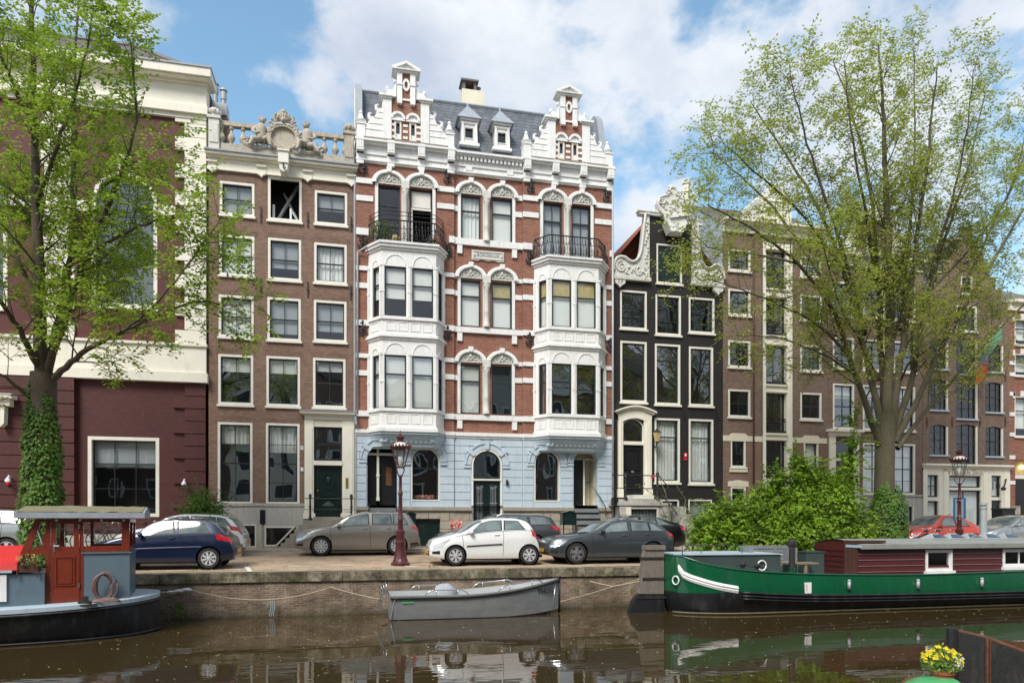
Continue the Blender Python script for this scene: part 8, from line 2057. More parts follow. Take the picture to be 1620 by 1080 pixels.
def grow(bark, leaves, p, d, L, r, lvl, cfg):
    n = max(3, int(L/.35)); pts = [p]; q = p.copy(); dd = d.copy(); rs = [r]
    for i in range(n):
        dd = (dd+rv(cfg['wob'])+Vector((0,0,cfg['up']))).normalized(); q = q+dd*(L/n); pts.append(q.copy()); rs.append(r*(1-.75*(i+1)/n))
    bark.tube(pts, rs, 5 if lvl == 1 else 4, False)
    if lvl >= cfg['lv']:
        m_ = max(2, int(L*cfg['tw']))
        for k in range(m_):
            t = .15+.85*(k+rnd.random())/m_; i = min(n-1, int(t*n)); b = pts[i].lerp(pts[i+1], t*n-i)
            ax_ = (pts[i+1]-pts[i]).normalized(); o = rv(); o = (o-ax_*o.dot(ax_)).normalized()
            twig(bark, leaves, b, (ax_*.7+o+Vector((0,0,.0))).normalized(), rnd.uniform(.25,.55)*cfg['ts'], .006, cfg['leaf'], cfg['nl'])
        return
    m_ = max(2, int(L*cfg['br']))
    for k in range(m_):
        t = .2+.8*(k+rnd.random()*.8)/m_; t = min(.98,t); i = min(n-1, int(t*n)); b = pts[i].lerp(pts[i+1], t*n-i)
        ax_ = (pts[i+1]-pts[i]).normalized(); o = rv(); o = (o-ax_*o.dot(ax_)).normalized()
        grow(bark, leaves, b, (ax_*.8+o*.75).normalized(), L*rnd.uniform(.38,.62)*(1.15-t*.5), rs[i]*.5, lvl+1, cfg)
def limb(bark, leaves, ctrl, r0, r1, cfg, start=.25, sec=2.2, Ls=2.4):
    """main limb through measured points (px,py,Y)"""
    P_ = [Vector((X(a,y), y, Z(a,b,y))) for a, b, y in ctrl]
    pts = []; 
    for i in range(len(P_)-1):
        a, b, c, d = P_[max(i-1,0)], P_[i], P_[i+1], P_[min(i+2,len(P_)-1)]
        for k in range(5):
            t = k/5; pts.append(.5*((2*b)+(c-a)*t+(2*a-5*b+4*c-d)*t*t+(3*b-a-3*c+d)*t**3)+rv(.03))
    pts.append(P_[-1]); n = len(pts)
    rs = [r0+(r1-r0)*(i/(n-1))**.8 for i in range(n)]
    bark.tube(pts, rs, 9, False)
    tot = sum((pts[i+1]-pts[i]).length for i in range(n-1)); m_ = int(tot*sec)
    for k in range(m_):
        t = start+(1-start)*(k+rnd.random())/m_; i = min(n-2, int(t*(n-1))); b = pts[i].lerp(pts[i+1], t*(n-1)-i)
        ax_ = (pts[i+1]-pts[i]).normalized(); o = rv(); o = (o-ax_*o.dot(ax_)).normalized()
        grow(bark, leaves, b, (ax_*.75+o*.8+Vector((0,0,.12))).normalized(), Ls*rnd.uniform(.55,1.15)*(1.2-.55*t), min(.035, max(.010, rs[i]*.3)), 1, cfg)
# ---- right elm
TR = thing('elm_tree', 'tall wide-crowned elm with a forking trunk behind the green barge', 'tree', (X(1402,22.2), 22.2, .05))
bk, lv = MB(), MB(); Y = 22.2
cfg = dict(wob=.10, up=.05, lv=2, tw=9.5, ts=1.15, leaf=.118, nl=6, br=2.7)
pts = [Vector((X(a,Y),Y,Z(a,b,Y))) for a, b in ((1400,862),(1399,800),(1399,750),(1400,700),(1401,655))]
tk = MB(); tk.tube(pts, [.46,.37,.34,.34,.31], 16, False)
L_ = [([(1396,715,Y),(1375,655,Y-.3),(1350,585,Y-.6),(1322,500,Y-1),(1265,420,Y-1.5),(1195,365,Y-2),(1120,325,Y-2.4)],.22,.03),
 ([(1398,700,Y),(1385,630,Y+.2),(1362,530,Y+.6),(1335,430,Y+1),(1295,330,Y+1.4),(1240,240,Y+1.8),(1190,165,Y+2)],.24,.03),
 ([(1400,670,Y),(1395,570,Y+.4),(1388,430,Y+.9),(1377,300,Y+1.4),(1352,190,Y+1.8),(1318,95,Y+2)],.22,.03),
 ([(1402,670,Y),(1408,520,Y-.1),(1404,380,Y-.3),(1400,260,Y-.4),(1396,150,Y-.6),(1390,70,Y-.7)],.32,.035),
 ([(1410,680,Y),(1425,570,Y-.3),(1440,460,Y-.7),(1455,350,Y-1.1),(1470,230,Y-1.5),(1482,110,Y-1.9)],.24,.03),
 ([(1412,690,Y),(1440,610,Y+.3),(1462,500,Y+.8),(1490,390,Y+1.2),(1530,270,Y+1.6),(1558,150,Y+2)],.22,.03),
 ([(1414,700,Y),(1455,625,Y-.2),(1500,530,Y-.6),(1560,430,Y-1),(1625,325,Y-1.4),(1690,240,Y-1.8)],.20,.03),
 ([(1418,710,Y),(1470,645,Y+.3),(1530,575,Y+.7),(1600,500,Y+1),(1690,430,Y+1.3)],.15,.03),
 ([(1340,560,Y-.7),(1295,515,Y-1.1),(1215,475,Y-1.5),(1120,440,Y-2)],.10,.02),
 ([(1350,590,Y-.6),(1300,560,Y-1),(1235,535,Y-1.3),(1165,530,Y-1.7)],.08,.02),
 ([(1390,600,Y+.3),(1360,540,Y-1.2),(1325,470,Y-2.2),(1300,380,Y-3)],.11,.02),
 ([(1405,560,Y),(1430,480,Y+1.5),(1450,380,Y+2.8),(1440,280,Y+3.4)],.12,.02),
 ([(1330,420,Y+1),(1260,330,Y+1),(1180,260,Y+.8),(1135,215,Y+.6)],.10,.02),
 ([(1460,470,Y+.8),(1530,400,Y+1),(1600,300,Y+1.2),(1625,190,Y+1.4)],.10,.02),
 ([(1370,530,Y+.6),(1335,400,Y-.6),(1290,270,Y-1.2),(1262,170,Y-1.6),(1250,115,Y-1.8)],.12,.02),
 ([(1392,480,Y+.8),(1368,330,Y-.8),(1345,200,Y-1.4),(1335,95,Y-1.8)],.11,.02),
 ([(1425,520,Y-.4),(1440,350,Y+.8),(1448,200,Y+1.4),(1445,75,Y+1.6)],.12,.02),
 ([(1470,440,Y+1),(1505,320,Y-.2),(1530,200,Y-.8),(1540,110,Y-1)],.10,.02),
 ([(1500,500,Y-.6),(1565,370,Y+.6),(1610,270,Y+1),(1640,190,Y+1.2)],.10,.02),
 ([(1300,440,Y-1.2),(1225,330,Y-.8),(1160,270,Y-.4),(1125,240,Y-.2)],.09,.02),
 ([(1265,420,Y-1.5),(1190,400,Y-1),(1120,390,Y-.6),(1085,345,Y-.4)],.07,.02),
 ([(1425,600,Y-.3),(1450,560,Y-1.5),(1500,520,Y-2),(1560,500,Y-2.5)],.07,.02)]
for c_, r0, r1 in L_: limb(bk, lv, c_, r0*.66, r1*.65, cfg, .22 if r0 > .12 else .15, 2.4, 2.0)
t_ = tk.build('trunk', M['barkgreen'], TR, True, fix=False); bk.build('limbs', M['barkgreen'], TR, True, fix=False)
nR = len(lv.f); lv.build('crown', M['leaf_r'], TR, fix=False)
# ---- left tree
TL = thing('elm_tree', 'bright green tree with an ivy-wrapped trunk behind the houseboat wheelhouse', 'tree', (X(68,21.9), 21.9, .05))
bk, lv = MB(), MB(); Y = 21.9
cfg = dict(wob=.11, up=.0, lv=2, tw=9.5, ts=1.1, leaf=.13, nl=8, br=3.3)
pts = [Vector((X(a,Y),Y,Z(a,b,Y))) for a, b in ((64,880),(66,800),(67,720),(68,650),(69,590))]
tk = MB(); tk.tube(pts, [.42,.36,.34,.33,.33], 14, False)
L_ = [([(67,620,Y),(64,500,Y),(58,360,Y-.2),(54,210,Y-.3),(50,20,Y-.4),(48,-160,Y-.5)],.25,.04),
 ([(72,600,Y),(90,520,Y+.3),(108,430,Y+.6),(116,300,Y+.9),(118,140,Y+1.2),(125,-40,Y+1.5)],.17,.03),
 ([(74,590,Y),(105,500,Y-.4),(135,400,Y-1),(180,300,Y-1.6),(215,190,Y-2),(205,60,Y-2.3)],.14,.025),
 ([(76,605,Y),(105,580,Y-.4),(150,545,Y-1),(215,515,Y-1.7),(300,480,Y-2.3),(385,485,Y-2.8)],.13,.02),
 ([(62,585,Y),(30,520,Y-.6),(-20,450,Y-1.2),(-80,380,Y-1.8)],.12,.03),
 ([(60,640,Y),(20,605,Y-.3),(-40,570,Y-.8)],.10,.03),
 ([(60,470,Y),(25,400,Y+.8),(-10,290,Y+1.4),(-50,140,Y+2)],.10,.02),
 ([(130,410,Y-1),(195,370,Y-1.6),(255,345,Y-2),(320,330,Y-2.3)],.07,.015),
 ([(57,330,Y-.2),(90,230,Y-1.4),(125,130,Y-2.2),(150,10,Y-2.6)],.09,.02),
 ([(200,520,Y-1.6),(255,470,Y-2.2),(310,400,Y-2.6),(350,345,Y-3)],.05,.012),
 ([(55,200,Y-.3),(10,110,Y-1.2),(-20,0,Y-1.8)],.08,.02),
 ([(100,460,Y+.5),(150,420,Y+1.2),(205,360,Y+1.8),(225,260,Y+2.2)],.07,.015)]
for c_, r0, r1 in L_: limb(bk, lv, c_, r0*.85, r1*.7, cfg, .28 if r0 > .2 else .2, 3.0, 1.7)
tk.build('trunk', M['bark'], TL, True, fix=False); bk.build('limbs', M['bark'], TL, True, fix=False); nL = len(lv.f); lv.build('crown', M['leaf_l'], TL, fix=False)
def ivy(parent, cx, cy, z0, z1, rfun, n, leaf=.085, mat='leaf_ivy'):
    m = MB(); core = MB()
    for k in range(n):
        h = rnd.random()**1.15; a = rnd.random()*6.283; z_ = z0+(z1-z0)*h*(1+.12*noise.noise((a*1.2,5,1))); r_ = rfun(h)*(.82+.22*rnd.random()+.18*noise.noise((a*1.5, z_*2, 3)))
        o = Vector((math.cos(a), math.sin(a), 0)); p = Vector((cx+r_*o.x, cy+r_*o.y, z_))
        d = (Vector((0,0,-1))+o*.5+rv(.6)).normalized(); leafq(m, p, d, (o+rv(.35)).normalized(), leaf*rnd.uniform(.7,1.3), leaf*.42)
    m.build('ivy', M[mat], parent, fix=False)
ivy(TL, X(66,21.9), 21.9, -.0, Z(66,622,21.9), lambda h: .56-.14*h if h < .7 else .46-.55*(h-.7), 7000, .10, 'leaf_bush')
ivy(TR, X(1403,22.0), 21.95, 0, Z(1400,770,22), lambda h: (.70-.12*h)*(1 if h < .6 else 1-((h-.6)/.4)**2*.45), 4200, .10, 'leaf_bush')
# ---- shrubs: a leafy mass over a few stems
def shrub(name, label, blobs, n, leaf, mat, Yc, grp=None, up=.25, stems=6, shoots=0):
    """blobs: (px, py, radius m, dY)"""
    B = [(Vector((X(a,Yc+d), Yc+d, Z(a,b,Yc+d))), r_) for a, b, r_, d in blobs]
    bx = sum(b[0].x for b in B)/len(B)
    t_ = thing(name, label, 'shrub', (bx, Yc, 0.05), grp)
    m = MB(); tot = sum(r_*r_ for _, r_ in B)
    for c, r_ in B:
        k_ = int(n*r_*r_/tot)
        for k in range(k_):
            o = rv(); 
            while o.length > 1 or o.length < .1: o = rv()
            o.normalize(); q = rnd.random()**.36
            rr = r_*q*(1+.55*noise.noise((c+o*1.3)*1.7)+.15*noise.noise((c+o*2)*4))
            p = c+Vector((o.x*rr, o.y*rr*.8, o.z*rr*.9))
            if p.z < .03: p.z = .03+rnd.random()*.2
            d = (o*.5+Vector((0,0,-.35))+rv(.6)).normalized(); leafq(m, p, d, (o+Vector((0,0,up))+rv(.4)).normalized(), leaf*rnd.uniform(.6,1.35), leaf*.40)
    s = MB()
    for k in range(shoots):
        c, r_ = rnd.choice(B); o = rv(); o = Vector((o.x, -abs(o.y)*.6, abs(o.z)+.15)).normalized(); p = c+o*r_*.75; d = (o+rv(.5)).normalized(); q = [p]
        for i in range(6): d = (d+Vector((0,0,-.13))+rv(.2)).normalized(); p = p+d*rnd.uniform(.07,.15); q.append(p)
        s.tube(q, .006, 3, False)
        for i in range(1,7):
            for sg in (-1,1): leafq(m, q[i], (d.cross(Vector((0,0,1)))*sg+d*.6+rv(.3)+Vector((0,0,-.2))).normalized(), (Vector((0,0,1))+rv(.4)).normalized(), leaf*rnd.uniform(.6,1.3), leaf*.4)
    m.build('foliage', M[mat], t_, fix=False)
    for k in range(stems):
        c, r_ = rnd.choice(B); s.tube([Vector((bx+rnd.uniform(-1,1)*min(.5,r_),Yc,.0)), (c+Vector((bx,Yc,0)))/2, c+Vector((0,0,r_*.5))], [.05,.035,.012], 5, False)
    s.build('stems', M['bark'], t_, fix=False)
    return t_
shrub('leafy_shrub', 'lush bright green shrub sprawling over the quay behind the barge', [(1122,836,.70,0),(1148,818,.78,.2),(1175,845,.8,0),(1195,812,.82,.3),(1232,806,.85,.3),(1262,785,.85,.3),(1292,775,.85,.2),(1318,792,.9,0),(1345,825,.8,.3),(1225,848,.9,-.4),(1290,845,1.0,-.4),(1270,820,.9,-.1),(1165,860,.7,-.4),(1110,860,.5,-.2),(1355,855,.7,-.2),(1215,778,.42,.3),(1228,765,.3,.3),(1275,752,.5,.3),(1262,735,.32,.2),(1335,760,.55,.4),(1345,725,.35,.4),(1350,698,.22,.4),(1350,668,.14,.4)],
    21000, .13, 'leaf_s', 21.7, stems=14, shoots=260)
shrub('garden_bush', 'dark green feathery bush growing against the red building corner', [(322,800,.62,0),(305,806,.45,0),(338,806,.45,.1),(320,785,.4,.1),(300,818,.4,-.1),(345,818,.4,0),(318,825,.6,0)], 5200, .07, 'leaf_bush', 28.6, shoots=40)
shrub('garden_bush', 'low dark bush in front of the cream shopfront pillar', [(1572,832,.4,0),(1585,836,.3,0),(1560,838,.25,0)], 900, .08, 'leaf_bush', 28.9, stems=3)
# climbing rose at the black house
t_ = thing('climbing_rose', 'straggly climbing rose with one red bloom on the black house stoop', 'plant', (X(1050,28.2), 28.2, GZ))
m, s, b_ = MB(), MB(), MB(); Yr = 28.1
for c_ in ([(1060,850),(1052,820),(1040,790),(1020,770),(1008,765)],[(1060,850),(1062,810),(1050,780),(1045,755)],[(1062,850),(1078,820),(1085,790),(1070,765)],[(1060,850),(1072,835),(1090,815),(1100,800)],[(1058,850),(1045,835),(1050,812),(1075,800)]):
    q = [Vector((X(a,Yr), Yr+rnd.uniform(-.2,.2), Z(a,b,Yr))) for a, b in c_]; s.tube(q, [.025,.02,.016,.012,.008][:len(q)], 4, False)
    for i in range(len(q)-1):
        for k in range(13): p = q[i].lerp(q[i+1], rnd.random())+rv(.16); leafq(m, p, rv().normalized(), Vector((0,0,1)), .09, .035)
for k in range(150): p = Vector((X(1055,Yr)+rnd.uniform(-.5,.6), Yr+rnd.uniform(-.2,.2), GZ+.5+rnd.uniform(-.3,.5))); leafq(m, p, rv().normalized(), Vector((0,0,1)), .09, .035)
m.build('foliage', M['leaf_bush'], t_, fix=False); s.build('stems', M['wood'], t_, fix=False)
rp = Vector((X(1033,27.9), 27.9, Z(1033,755,27.9)))
for k in range(9): blossom(b_, rp+rv(.04), .07)
b_.build('red_bloom', M['redsign'], t_, fix=False)
import sys; print('LEAVES', nR, nL, len(bpy.data.objects), file=sys.stderr)
# ================================================================ street furniture and small things
def street_lamp(px, label, sign=False):
    y = 21.9; x = X(px, y); z = street_z(y)
    t_ = thing('street_lamp', label, 'street lamp', (x, y, z), 'crowned lantern posts on the quay')
    m = MB()
    m.lathe([(.30,0),(.30,.05),(.24,.10),(.20,.22),(.165,.45),(.15,.62),(.17,.66),(.17,.72),(.13,.76),(.125,.95),(.14,.99),(.14,1.05),(.09,1.10)], (x,y,z), 8)
    m.lathe([(.09,1.08),(.075,1.35),(.085,1.38),(.085,1.43),(.068,1.46),(.055,2.15),(.075,2.19),(.075,2.24),(.05,2.28),(.045,2.72),(.07,2.76),(.045,2.80)], (x,y,z), 10)
    m.build('post', M['lampred'], t_, 40)
    m = MB()
    for k in range(4):
        a = math.pi/4+k*math.pi/2; c_, s_ = math.cos(a), math.sin(a); m.tube([(x+.03*c_,y+.03*s_,z+2.72),(x+.13*c_,y+.13*s_,z+2.86),(x+.17*c_,y+.17*s_,z+2.98),(x+.10*c_,y+.10*s_,z+3.04)], .014, 5)
    m.build('lantern_bracket', M['lampred'], t_, True)
    m = MB(); b0_, b1_, z0_, z1_ = .13, .27, z+3.04, z+3.62
    for k in range(6):
        a = k*math.pi/3; m.tube([(x+b0_*math.cos(a),y+b0_*math.sin(a),z0_),(x+b1_*math.cos(a),y+b1_*math.sin(a),z1_)], .013, 4)
    for r_, zz in ((b0_,z0_),(b1_,z1_)): m.tube([(x+r_*math.cos(k*math.pi/3),y+r_*math.sin(k*math.pi/3),zz) for k in range(7)], .018, 5)
    m.lathe([(.31,0),(.33,.03),(.30,.06)], (x,y,z1_), 6)
    for k in range(18): a = k*math.pi/9; m.ell((x+.31*math.cos(a), y+.31*math.sin(a), z1_+.08), (.028,.028,.05), 5, 4)
    m.build('lantern_frame', M['lampred'], t_, None)
    m = MB(); m.lathe([(b0_-.01,0),(b1_-.01,z1_-z0_)], (x,y,z0_), 6); m.build('lantern_glass', M['lampglass'], t_)
    m = MB(); m.lathe([(.03,.0),(.05,.10),(.09,.2),(.07,.32),(.02,.36)], (x,y,z0_), 8); m.build('bulb', M['porcelain'], t_, True)
    m = MB(); m.lathe([(.27,.04),(.24,.11),(.16,.17),(.08,.20)], (x,y,z1_), 12); m.build('lantern_cap', M['crownwhite'], t_, True)
    m = MB(); m.lathe([(.09,.19),(.11,.22),(.08,.25),(.12,.34),(.09,.38),(.03,.40),(.04,.44),(.012,.48),(.012,.56)], (x,y,z1_), 8)
    for k in range(6): a = k*math.pi/3; m.ell((x+.11*math.cos(a),y+.11*math.sin(a),z1_+.36),(.025,.025,.04),5,4)
    m.build('crown', M['lampred'], t_, 50)
    if sign:
        m = MB(); y2 = y+.07; m.box(X(1509,y2), X(1528,y2), y2, y2+.03, Z(1518,820,y2), Z(1518,787,y2)); o = m.build('sign_panel', M['bluesign'], t_)
        m = MB(); m.box(X(1511,y2), X(1524,y2), y2-.004, y2, Z(1518,819,y2), Z(1518,789,y2)); m.build('sign_face', M['greysign'], o)
        m = MB()
        for py in (791,816): m.tube([(x+.08*math.cos(a),y+.08*math.sin(a),Z(1518,py,y)) for a in [k*.6283 for k in range(11)]], .015, 4)
        m.build('sign_clamp', M['steel'], t_)
street_lamp(633.5, 'dark red lamp post with crowned lantern between the taupe and the small white car')
street_lamp(1518, 'lamp post with a blue-edged sign panel behind the barge roof', True)
# green utility cabinets
def cabinet(px0, px1, py0, py1, y, legs, label):
    x0, x1 = X(px0,y), X(px1,y); c = (px0+px1)/2; z1, z0 = Z(c,py0,y), Z(c,py1,y)
    t_ = thing('utility_cabinet', label, 'cabinet', ((x0+x1)/2, y, GZ))
    m = MB(); m.prism([(x0,z0),(x1,z0),(x1,z1-.08),((x0+x1)/2,z1),(x0,z1-.08)], y, y+.38); m.build('box', M['darkgreen'], t_)
    m = MB(); m.prism([(x0-.03,z1-.10),((x0+x1)/2,z1-.012),(x1+.03,z1-.10),(x1+.03,z1-.06),((x0+x1)/2,z1+.03),(x0-.03,z1-.06)], y-.03, y+.41); m.ring(outline(x0+.05,x1-.05,z0+.06,z1-.14), inset(x0+.05,x1-.05,z0+.06,z1-.14,0,.015), y-.012, y); m.build('lid', M['darkgreen'], t_)
    for x_ in (x0+.08, x1-.12): m = MB(); m.box(x_, x_+.04, y+.15, y+.2, GZ-.05, z0); m.build('leg', M['iron'], t_)
cabinet(643,658,810,833,28.0,1,'dark green cabinet on legs left of the cellar door')
cabinet(890,912,808.5,830,27.9,1,'dark green cabinet on two legs beside the right-hand steps')
y_ = 28.9; m = MB(); m.box(X(411,y_), X(419.5,y_), y_, y_+.2, Z(415,829,y_), Z(415,806,y_)); t_ = thing('meter_post', 'slim black meter box on a grey post at the brown house basement', 'post', (X(415,y_), y_, GZ)); m.build('meter_box', M['blackpaint'], t_)
m = MB(); m.box(X(413.5,y_), X(417.5,y_), y_+.05, y_+.15, GZ-.05, Z(415,829,y_)-.001); m.build('post', M['stone'], t_)
# curved stoop rails at the blue house
for px0, px1, lab in ((585,626,'pair of curved black handrails over the left-hand blue steps'),):
    m = MB()
    for px, s in ((px0,-1),(px1,1)):
        q = [(X(px,29.4)+s*.0,29.4,Z(px,797,29.4)),(X(px,29.0)+s*.03,29.0,Z(px,800,29)),(X(px,28.5)+s*.05,28.5,Z(px,812,28.5)),(X(px,28.3)+s*.28,28.2,Z(px,818,28.3)),(X(px,28.3)+s*.3,28.15,GZ)]; m.tube(q, .025, 6)
    m.build('handrail', M['iron'], H3, True)
# flowers
def bouquet(name, label, c, r, n, petal, parent=None, pot=None, tall=.3):
    t_ = thing(name, label, 'plant', c); f_, g_ = MB(), MB()
    for k in range(n):
        o = rv(); p = Vector(c)+Vector((o.x*r[0], o.y*r[1], tall+abs(o.z)*r[2])); blossom(f_, p, .05)
        for j in range(2): leafq(g_, p-Vector((0,0,rnd.random()*tall*.7)), rv().normalized(), Vector((0,0,1)), .07, .025)
        if k % 3 == 0: g_.tube([Vector(c)+Vector((o.x*r[0]*.2,0,.1)), p], .006, 3)
    f_.build('blossoms', M[petal], t_, fix=False); g_.build('foliage', M['leaf_bush'], t_, fix=False)
    if pot: m = MB(); m.lathe(pot, c, 12); m.build('pot', M['terracotta'], t_, 40)
    return t_
bouquet('flower_arrangement', 'spray of pale pink flowers behind the arched window beside the lamp post', (X(671), FY+.28, Z(671,792)), (.42,.08,.2), 190, 'pinkflower', tall=.04)
bouquet('potted_flowers', 'pot of pink flowers standing against the stone base by the green entrance', (X(721,28.9), 28.9, GZ+.35), (.28,.2,.3), 60, 'pinkflower', pot=[(.10,-.02),(.16,.25),(.18,.25),(.18,.3),(.14,.3)], tall=.45)
m = MB(); y_ = 28.9; x0, x1 = X(703,y_), X(712,y_)
for x_ in (x0,x1):
    for yy in (y_,y_+.25): m.box(x_-.015,x_+.015,yy,yy+.03,GZ,GZ+.62)
m.box(x0-.02,x1+.02,y_-.01,y_+.29,GZ+.6,GZ+.63); single(m, 'bicycle_stand', M['iron'], 'small black metal frame beside the potted pink flowers', 'stand')
m = MB(); m.box(X(712,y_)+.1, X(732,y_), y_-.1, y_+.35, GZ-.02, GZ+.33); single(m, 'planter_block', M['oldwood'], 'rough wooden block under the pot of pink flowers', 'planter')
# balcony things
zb_ = zbal+.005
def bplant(px, dy, label, h, spread, n, mat='leaf_bush'):
    y = FY-.6+dy; c = (X(px,y), y, zb_); t_ = thing('balcony_plant', label, 'plant', c); g_ = MB()
    m = MB(); m.lathe([(.08,0),(.12,.2),(.13,.2),(.13,.24),(.10,.24)], c, 10); m.build('pot', M['rooftile'], t_, 40)
    for k in range(n): p = Vector(c)+Vector((rnd.uniform(-1,1)*spread, rnd.uniform(-1,1)*spread*.6, .22+rnd.random()*h)); leafq(g_, p, (rv()+Vector((0,0,.3))).normalized(), Vector((0,0,1)), .16, .05)
    g_.build('foliage', M[mat], t_, fix=False)
bplant(595, 0, 'leafy balcony plant with broad dark leaves at the left end of the railing', .55, .22, 60)
bplant(606, .05, 'upright balcony plant in the middle of the greenery', .7, .2, 60, 'leaf_s'); bplant(613, 0, 'pale green balcony plant next to the orange pot', .5, .16, 45, 'leaf_s')
y_ = FY-.68; c = (X(626,y_), y_, zb_); m = MB(); m.lathe([(.10,0),(.19,.08),(.21,.18),(.17,.30),(.12,.33),(.10,.30)], c, 10); single(m, 'balcony_pot', M['lampamber'], 'round orange pot on the left balcony floor', 'pot', smooth=50)
m = MB(); y_ = FY-.6; a, b = X(672,y_), X(690,y_)
for k in range(2): m.tube([(a,y_,zb_+.12+.15*k),(b-.1,y_+.05,zb_+.42+.15*k)], .016, 5)
m.box(b-.28, b-.02, y_-.05, y_+.3, zb_+.30, zb_+.34); m.box(b-.05,b-.01,y_-.05,y_+.3,zb_+.3,zb_+.75); m.tube([(b-.26,y_,zb_),(b-.05,y_,zb_+.35)], .016, 5); m.tube([(b-.05,y_,zb_),(b-.26,y_,zb_+.35)], .016, 5)
single(m, 'folding_chair', M['wood'], 'wooden folding chair at the right end of the left balcony', 'chair')
# bicycles
def bicycle():
    t_ = thing('bicycle', 'black city bicycle', 'bicycle', (0,0,0), 'bicycles parked on the quay', local=True)
    R_ = .34
    for cx in (0, 1.05):
        m = MB(); m.tube([(cx+R_*math.cos(a),0,R_+R_*math.sin(a)) for a in [2*math.pi*k/24 for k in range(25)]], .018, 6)
        w_ = m.build('wheel', M['tyre'], t_, True); m = MB()
        for k in range(12): a = k*math.pi/6; m.tube([(cx,0,R_),(cx+R_*math.cos(a),0,R_+R_*math.sin(a))], .003, 3)
        m.build('spokes', M['steel'], w_)
    m = MB(); bb = (.47,0,.30); st_ = (.36,0,.82); hd_ = (.84,0,.88)
    m.tube([(0,0,R_),bb], .012, 5); m.tube([(0,0,R_),st_], .011, 5); m.tube([bb,st_], .016, 5); m.tube([bb,(.86,0,.72)], .018, 5); m.tube([(.40,0,.68),(.85,0,.80)], .015, 5); m.tube([hd_,(.88,0,.70),(1.05,0,R_)], .014, 5); m.tube([st_,(.34,0,.95)], .012, 5)
    m.tube([(-.36,0,R_),(-.25,0,.62),(0,0,.74),(.2,0,.66)], .012, 4); m.tube([(-.15,0,.74),(.25,0,.74)], .018, 4)
    m.build('frame', M['blackpaint'], t_, True)
    m = MB(); m.tube([hd_,(.80,0,1.02)], .012, 5); m.tube([(.66,-.28,1.02),(.80,-.2,1.05),(.82,0,1.03),(.80,.2,1.05),(.66,.28,1.02)], .012, 5); m.build('handlebar', M['steel'], t_, True)
    m = MB(); m.ell((.30,0,.98),(.14,.08,.045)); m.build('saddle', M['trimblack'], t_, True)
    m = MB(); m.lathe([(.01,0),(.09,.01),(.09,-.01)], (bb[0],-.03,bb[2]), 12, 'y'); m.tube([bb,(.6,-.06,.2),(.66,-.12,.2)], .01, 4); m.build('crank', M['steel'], t_)
    return t_
bk0 = bicycle()
spots = [(152,27.85,8,'bicycle with a high handlebar seen through the wheelhouse window'),(176,28.1,-6,'bicycle at the grey plinth, between the wheelhouse post and the blue car'),(236,28.2,4,'bicycle behind the dark blue hatchback roof'),
         (1424,22.6,12,'bicycle at the foot of the ivy beside the big elm'),(1444,22.9,-20,'bicycle leaning nearest the nose of the orange car'),(1470,22.5,10,'bicycle in front of the orange car bonnet'),(1492,22.7,-8,'bicycle next to the second lamp post'),(1075,27.9,10,'bicycle behind the shrub beside the black house')]
for i, (px, y, a, lab) in enumerate(spots):
    o = bk0 if i == 0 else copy_tree(bk0); o.location = (X(px,y)-.5, y, street_z(y)+(.09 if y > 27.6 else .0)); o.rotation_euler = (R(6 if i % 2 else -5), 0, R(a)); o['label'] = lab
m = MB(); y_ = 28.6; x0, x1 = X(1586,y_), X(1606,y_); z1 = Z(1596,806,y_); m.prism([(x0+.05,GZ),(x1-.05,GZ),(x1,z1),(x0,z1)], y_, y_+.6); t_ = thing('wheelie_bin', 'black wheelie bin against the red brick house at the right edge', 'bin', ((x0+x1)/2, y_, GZ)); m.build('body', M['blackpaint'], t_)
m = MB(); m.prism([(x0-.03,z1),(x1+.03,z1),(x1,z1+.09),(x0,z1+.09)], y_-.04, y_+.64); m.build('lid', M['trimblack'], t_)
# mooring ropes
def rope(pts, label, sag=0, r=.016, mat='rope'):
    P_ = [Vector(p) for p in pts]; q = []
    for i in range(len(P_)-1):
        for k in range(12): t = k/12; p = P_[i].lerp(P_[i+1], t); p.z -= sag*4*t*(1-t); q.append(p)
    q.append(P_[-1]); m = MB(); m.tube(q, r, 5); single(m, 'mooring_rope', M[mat], label, 'rope', 'mooring ropes along the quay wall', smooth=True)
qp = lambda px, py, y=20.1: (X(px,y), y, Z(px,py,y))
rope([qp(243,936,19.3), qp(285,935), qp(300,932)], 'short pale rope from the black houseboat stern to the wall', .01)
rope([qp(300,932), qp(524,928)], 'long slack rope hanging along the brick quay wall', .32)
rope([qp(524,928), qp(605,948,19.6)], 'taut rope from the wall ring to the sloop stern', .03)
rope([qp(887,951,19.2), qp(970,927,19.9), qp(1012,915,18.9)], 'pale rope from the sloop bow to the barge rudder', .02)
rope([qp(933,919), qp(970,927,19.9), qp(1012,919,18.9)], 'short rope knotted at the wall between sloop and barge', .01, .022)
m = MB(); m.tube([qp(433,905,20.18), qp(432,975,20.12)], .012, 4); m.tube([qp(524.5,928,20.12), qp(524.5,972,20.12)], .010, 4)
m = MB(); c = qp(432,962,20.08)
for k in range(3): m.tube([(c[0]+.04*(k-1),c[1],c[2]+.22),(c[0]+.05*(k-1),c[1]-.02,c[2]),(c[0]-.04+.05*(k-1),c[1],c[2]-.2)], .016, 4)
single(m, 'rope_end', M['greysign'], 'frayed blue and white rope end hanging at the waterline', 'rope')
m = MB(); c = qp(288,936,20.05)
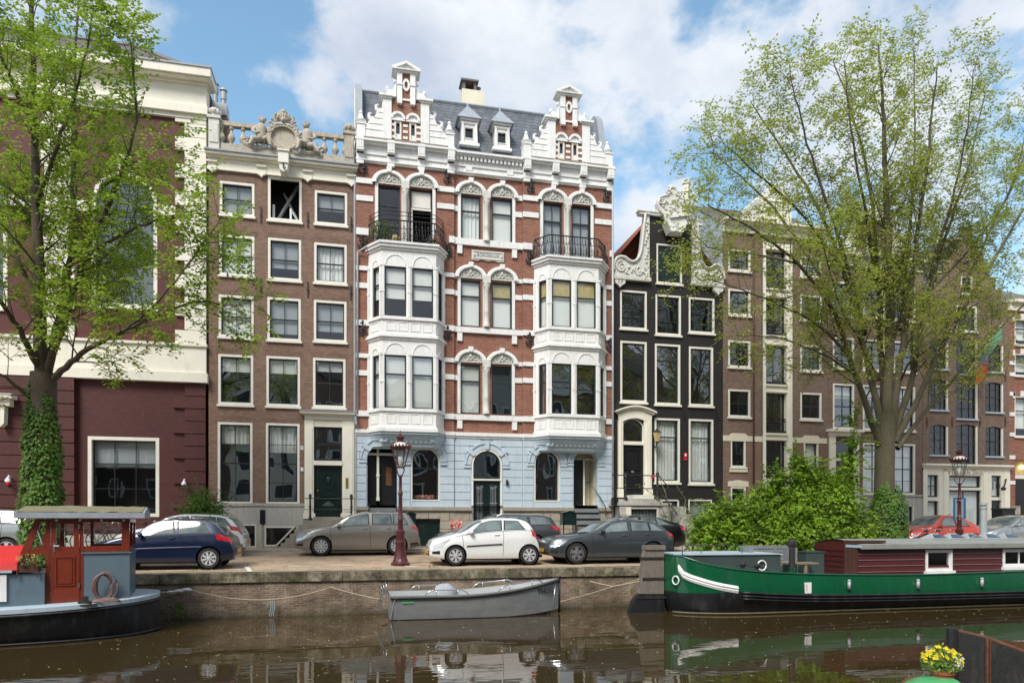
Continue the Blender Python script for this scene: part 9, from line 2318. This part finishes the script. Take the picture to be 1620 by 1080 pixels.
for k in range(3): m.ell((c[0]-.25+.18*k,c[1],c[2]+.03*k),(.14,.05,.05)); 
single(m, 'rag', M['fenderwhite'], 'white knotted cloth on the wall beside the black stern', 'cloth', smooth=True)
# weeds on the wall and quay edge, leaves afloat
m = MB()
for k in range(26):
    x_ = rnd.uniform(-7.5, 9.5); z_ = rnd.choice((-.26,-.26,-.75,-.03)); y_ = QY-.01 if z_ < -.1 else QY+.55+rnd.random()*.6
    for j in range(rnd.randint(8,22)): leafq(m, Vector((x_+rnd.uniform(-.13,.13), y_+rnd.uniform(-.04,.03), z_+rnd.uniform(0,.10))), (rv()+Vector((0,-.3,.7))).normalized(), Vector((0,-1,.4)).normalized(), .07, .012)
c = qp(284,968,20.15)
for j in range(60): leafq(m, Vector(c)+Vector((rnd.uniform(-.1,.1),-.02*rnd.random(),rnd.uniform(-.1,.25))), (rv()+Vector((0,-.5,0))).normalized(), Vector((0,-1,.3)).normalized(), .07, .025)
o = m.build('weeds', M['leaf_bush'], None, fix=False); tag(o, 'small weeds sprouting along the coping and wall joints', 'weeds', kind='stuff')
m = MB()
for k in range(520):
    y_ = 6+14*rnd.random()**.6; x_ = rnd.uniform(-.42,1.15)*y_+1.0*rnd.random(); a = rnd.random()*6.28; L_ = rnd.uniform(.025,.06)
    leafq(m, Vector((x_,y_,WZ+.008)), Vector((math.cos(a),math.sin(a),0)), Vector((0,0,1)), L_, L_*.3)
o = m.build('floating_leaves', M['leaffleck'], None, fix=False); tag(o, 'scattered fallen leaves and blossom floating on the canal', 'leaves', kind='stuff')
m = MB()
for k in range(900):
    x_ = rnd.uniform(-9,24); y_ = QY+.1+rnd.random()**1.6*3; a = rnd.random()*6.28; L_ = rnd.uniform(.03,.07)
    leafq(m, Vector((x_,y_,max(street_z(y_),0)+.012)), Vector((math.cos(a),math.sin(a),.1)), Vector((0,0,1)), L_, L_*.3)
o = m.build('fallen_leaves', M['leaffleck'], None, fix=False); tag(o, 'dry leaves and seeds scattered on the quay setts', 'leaves', kind='stuff')
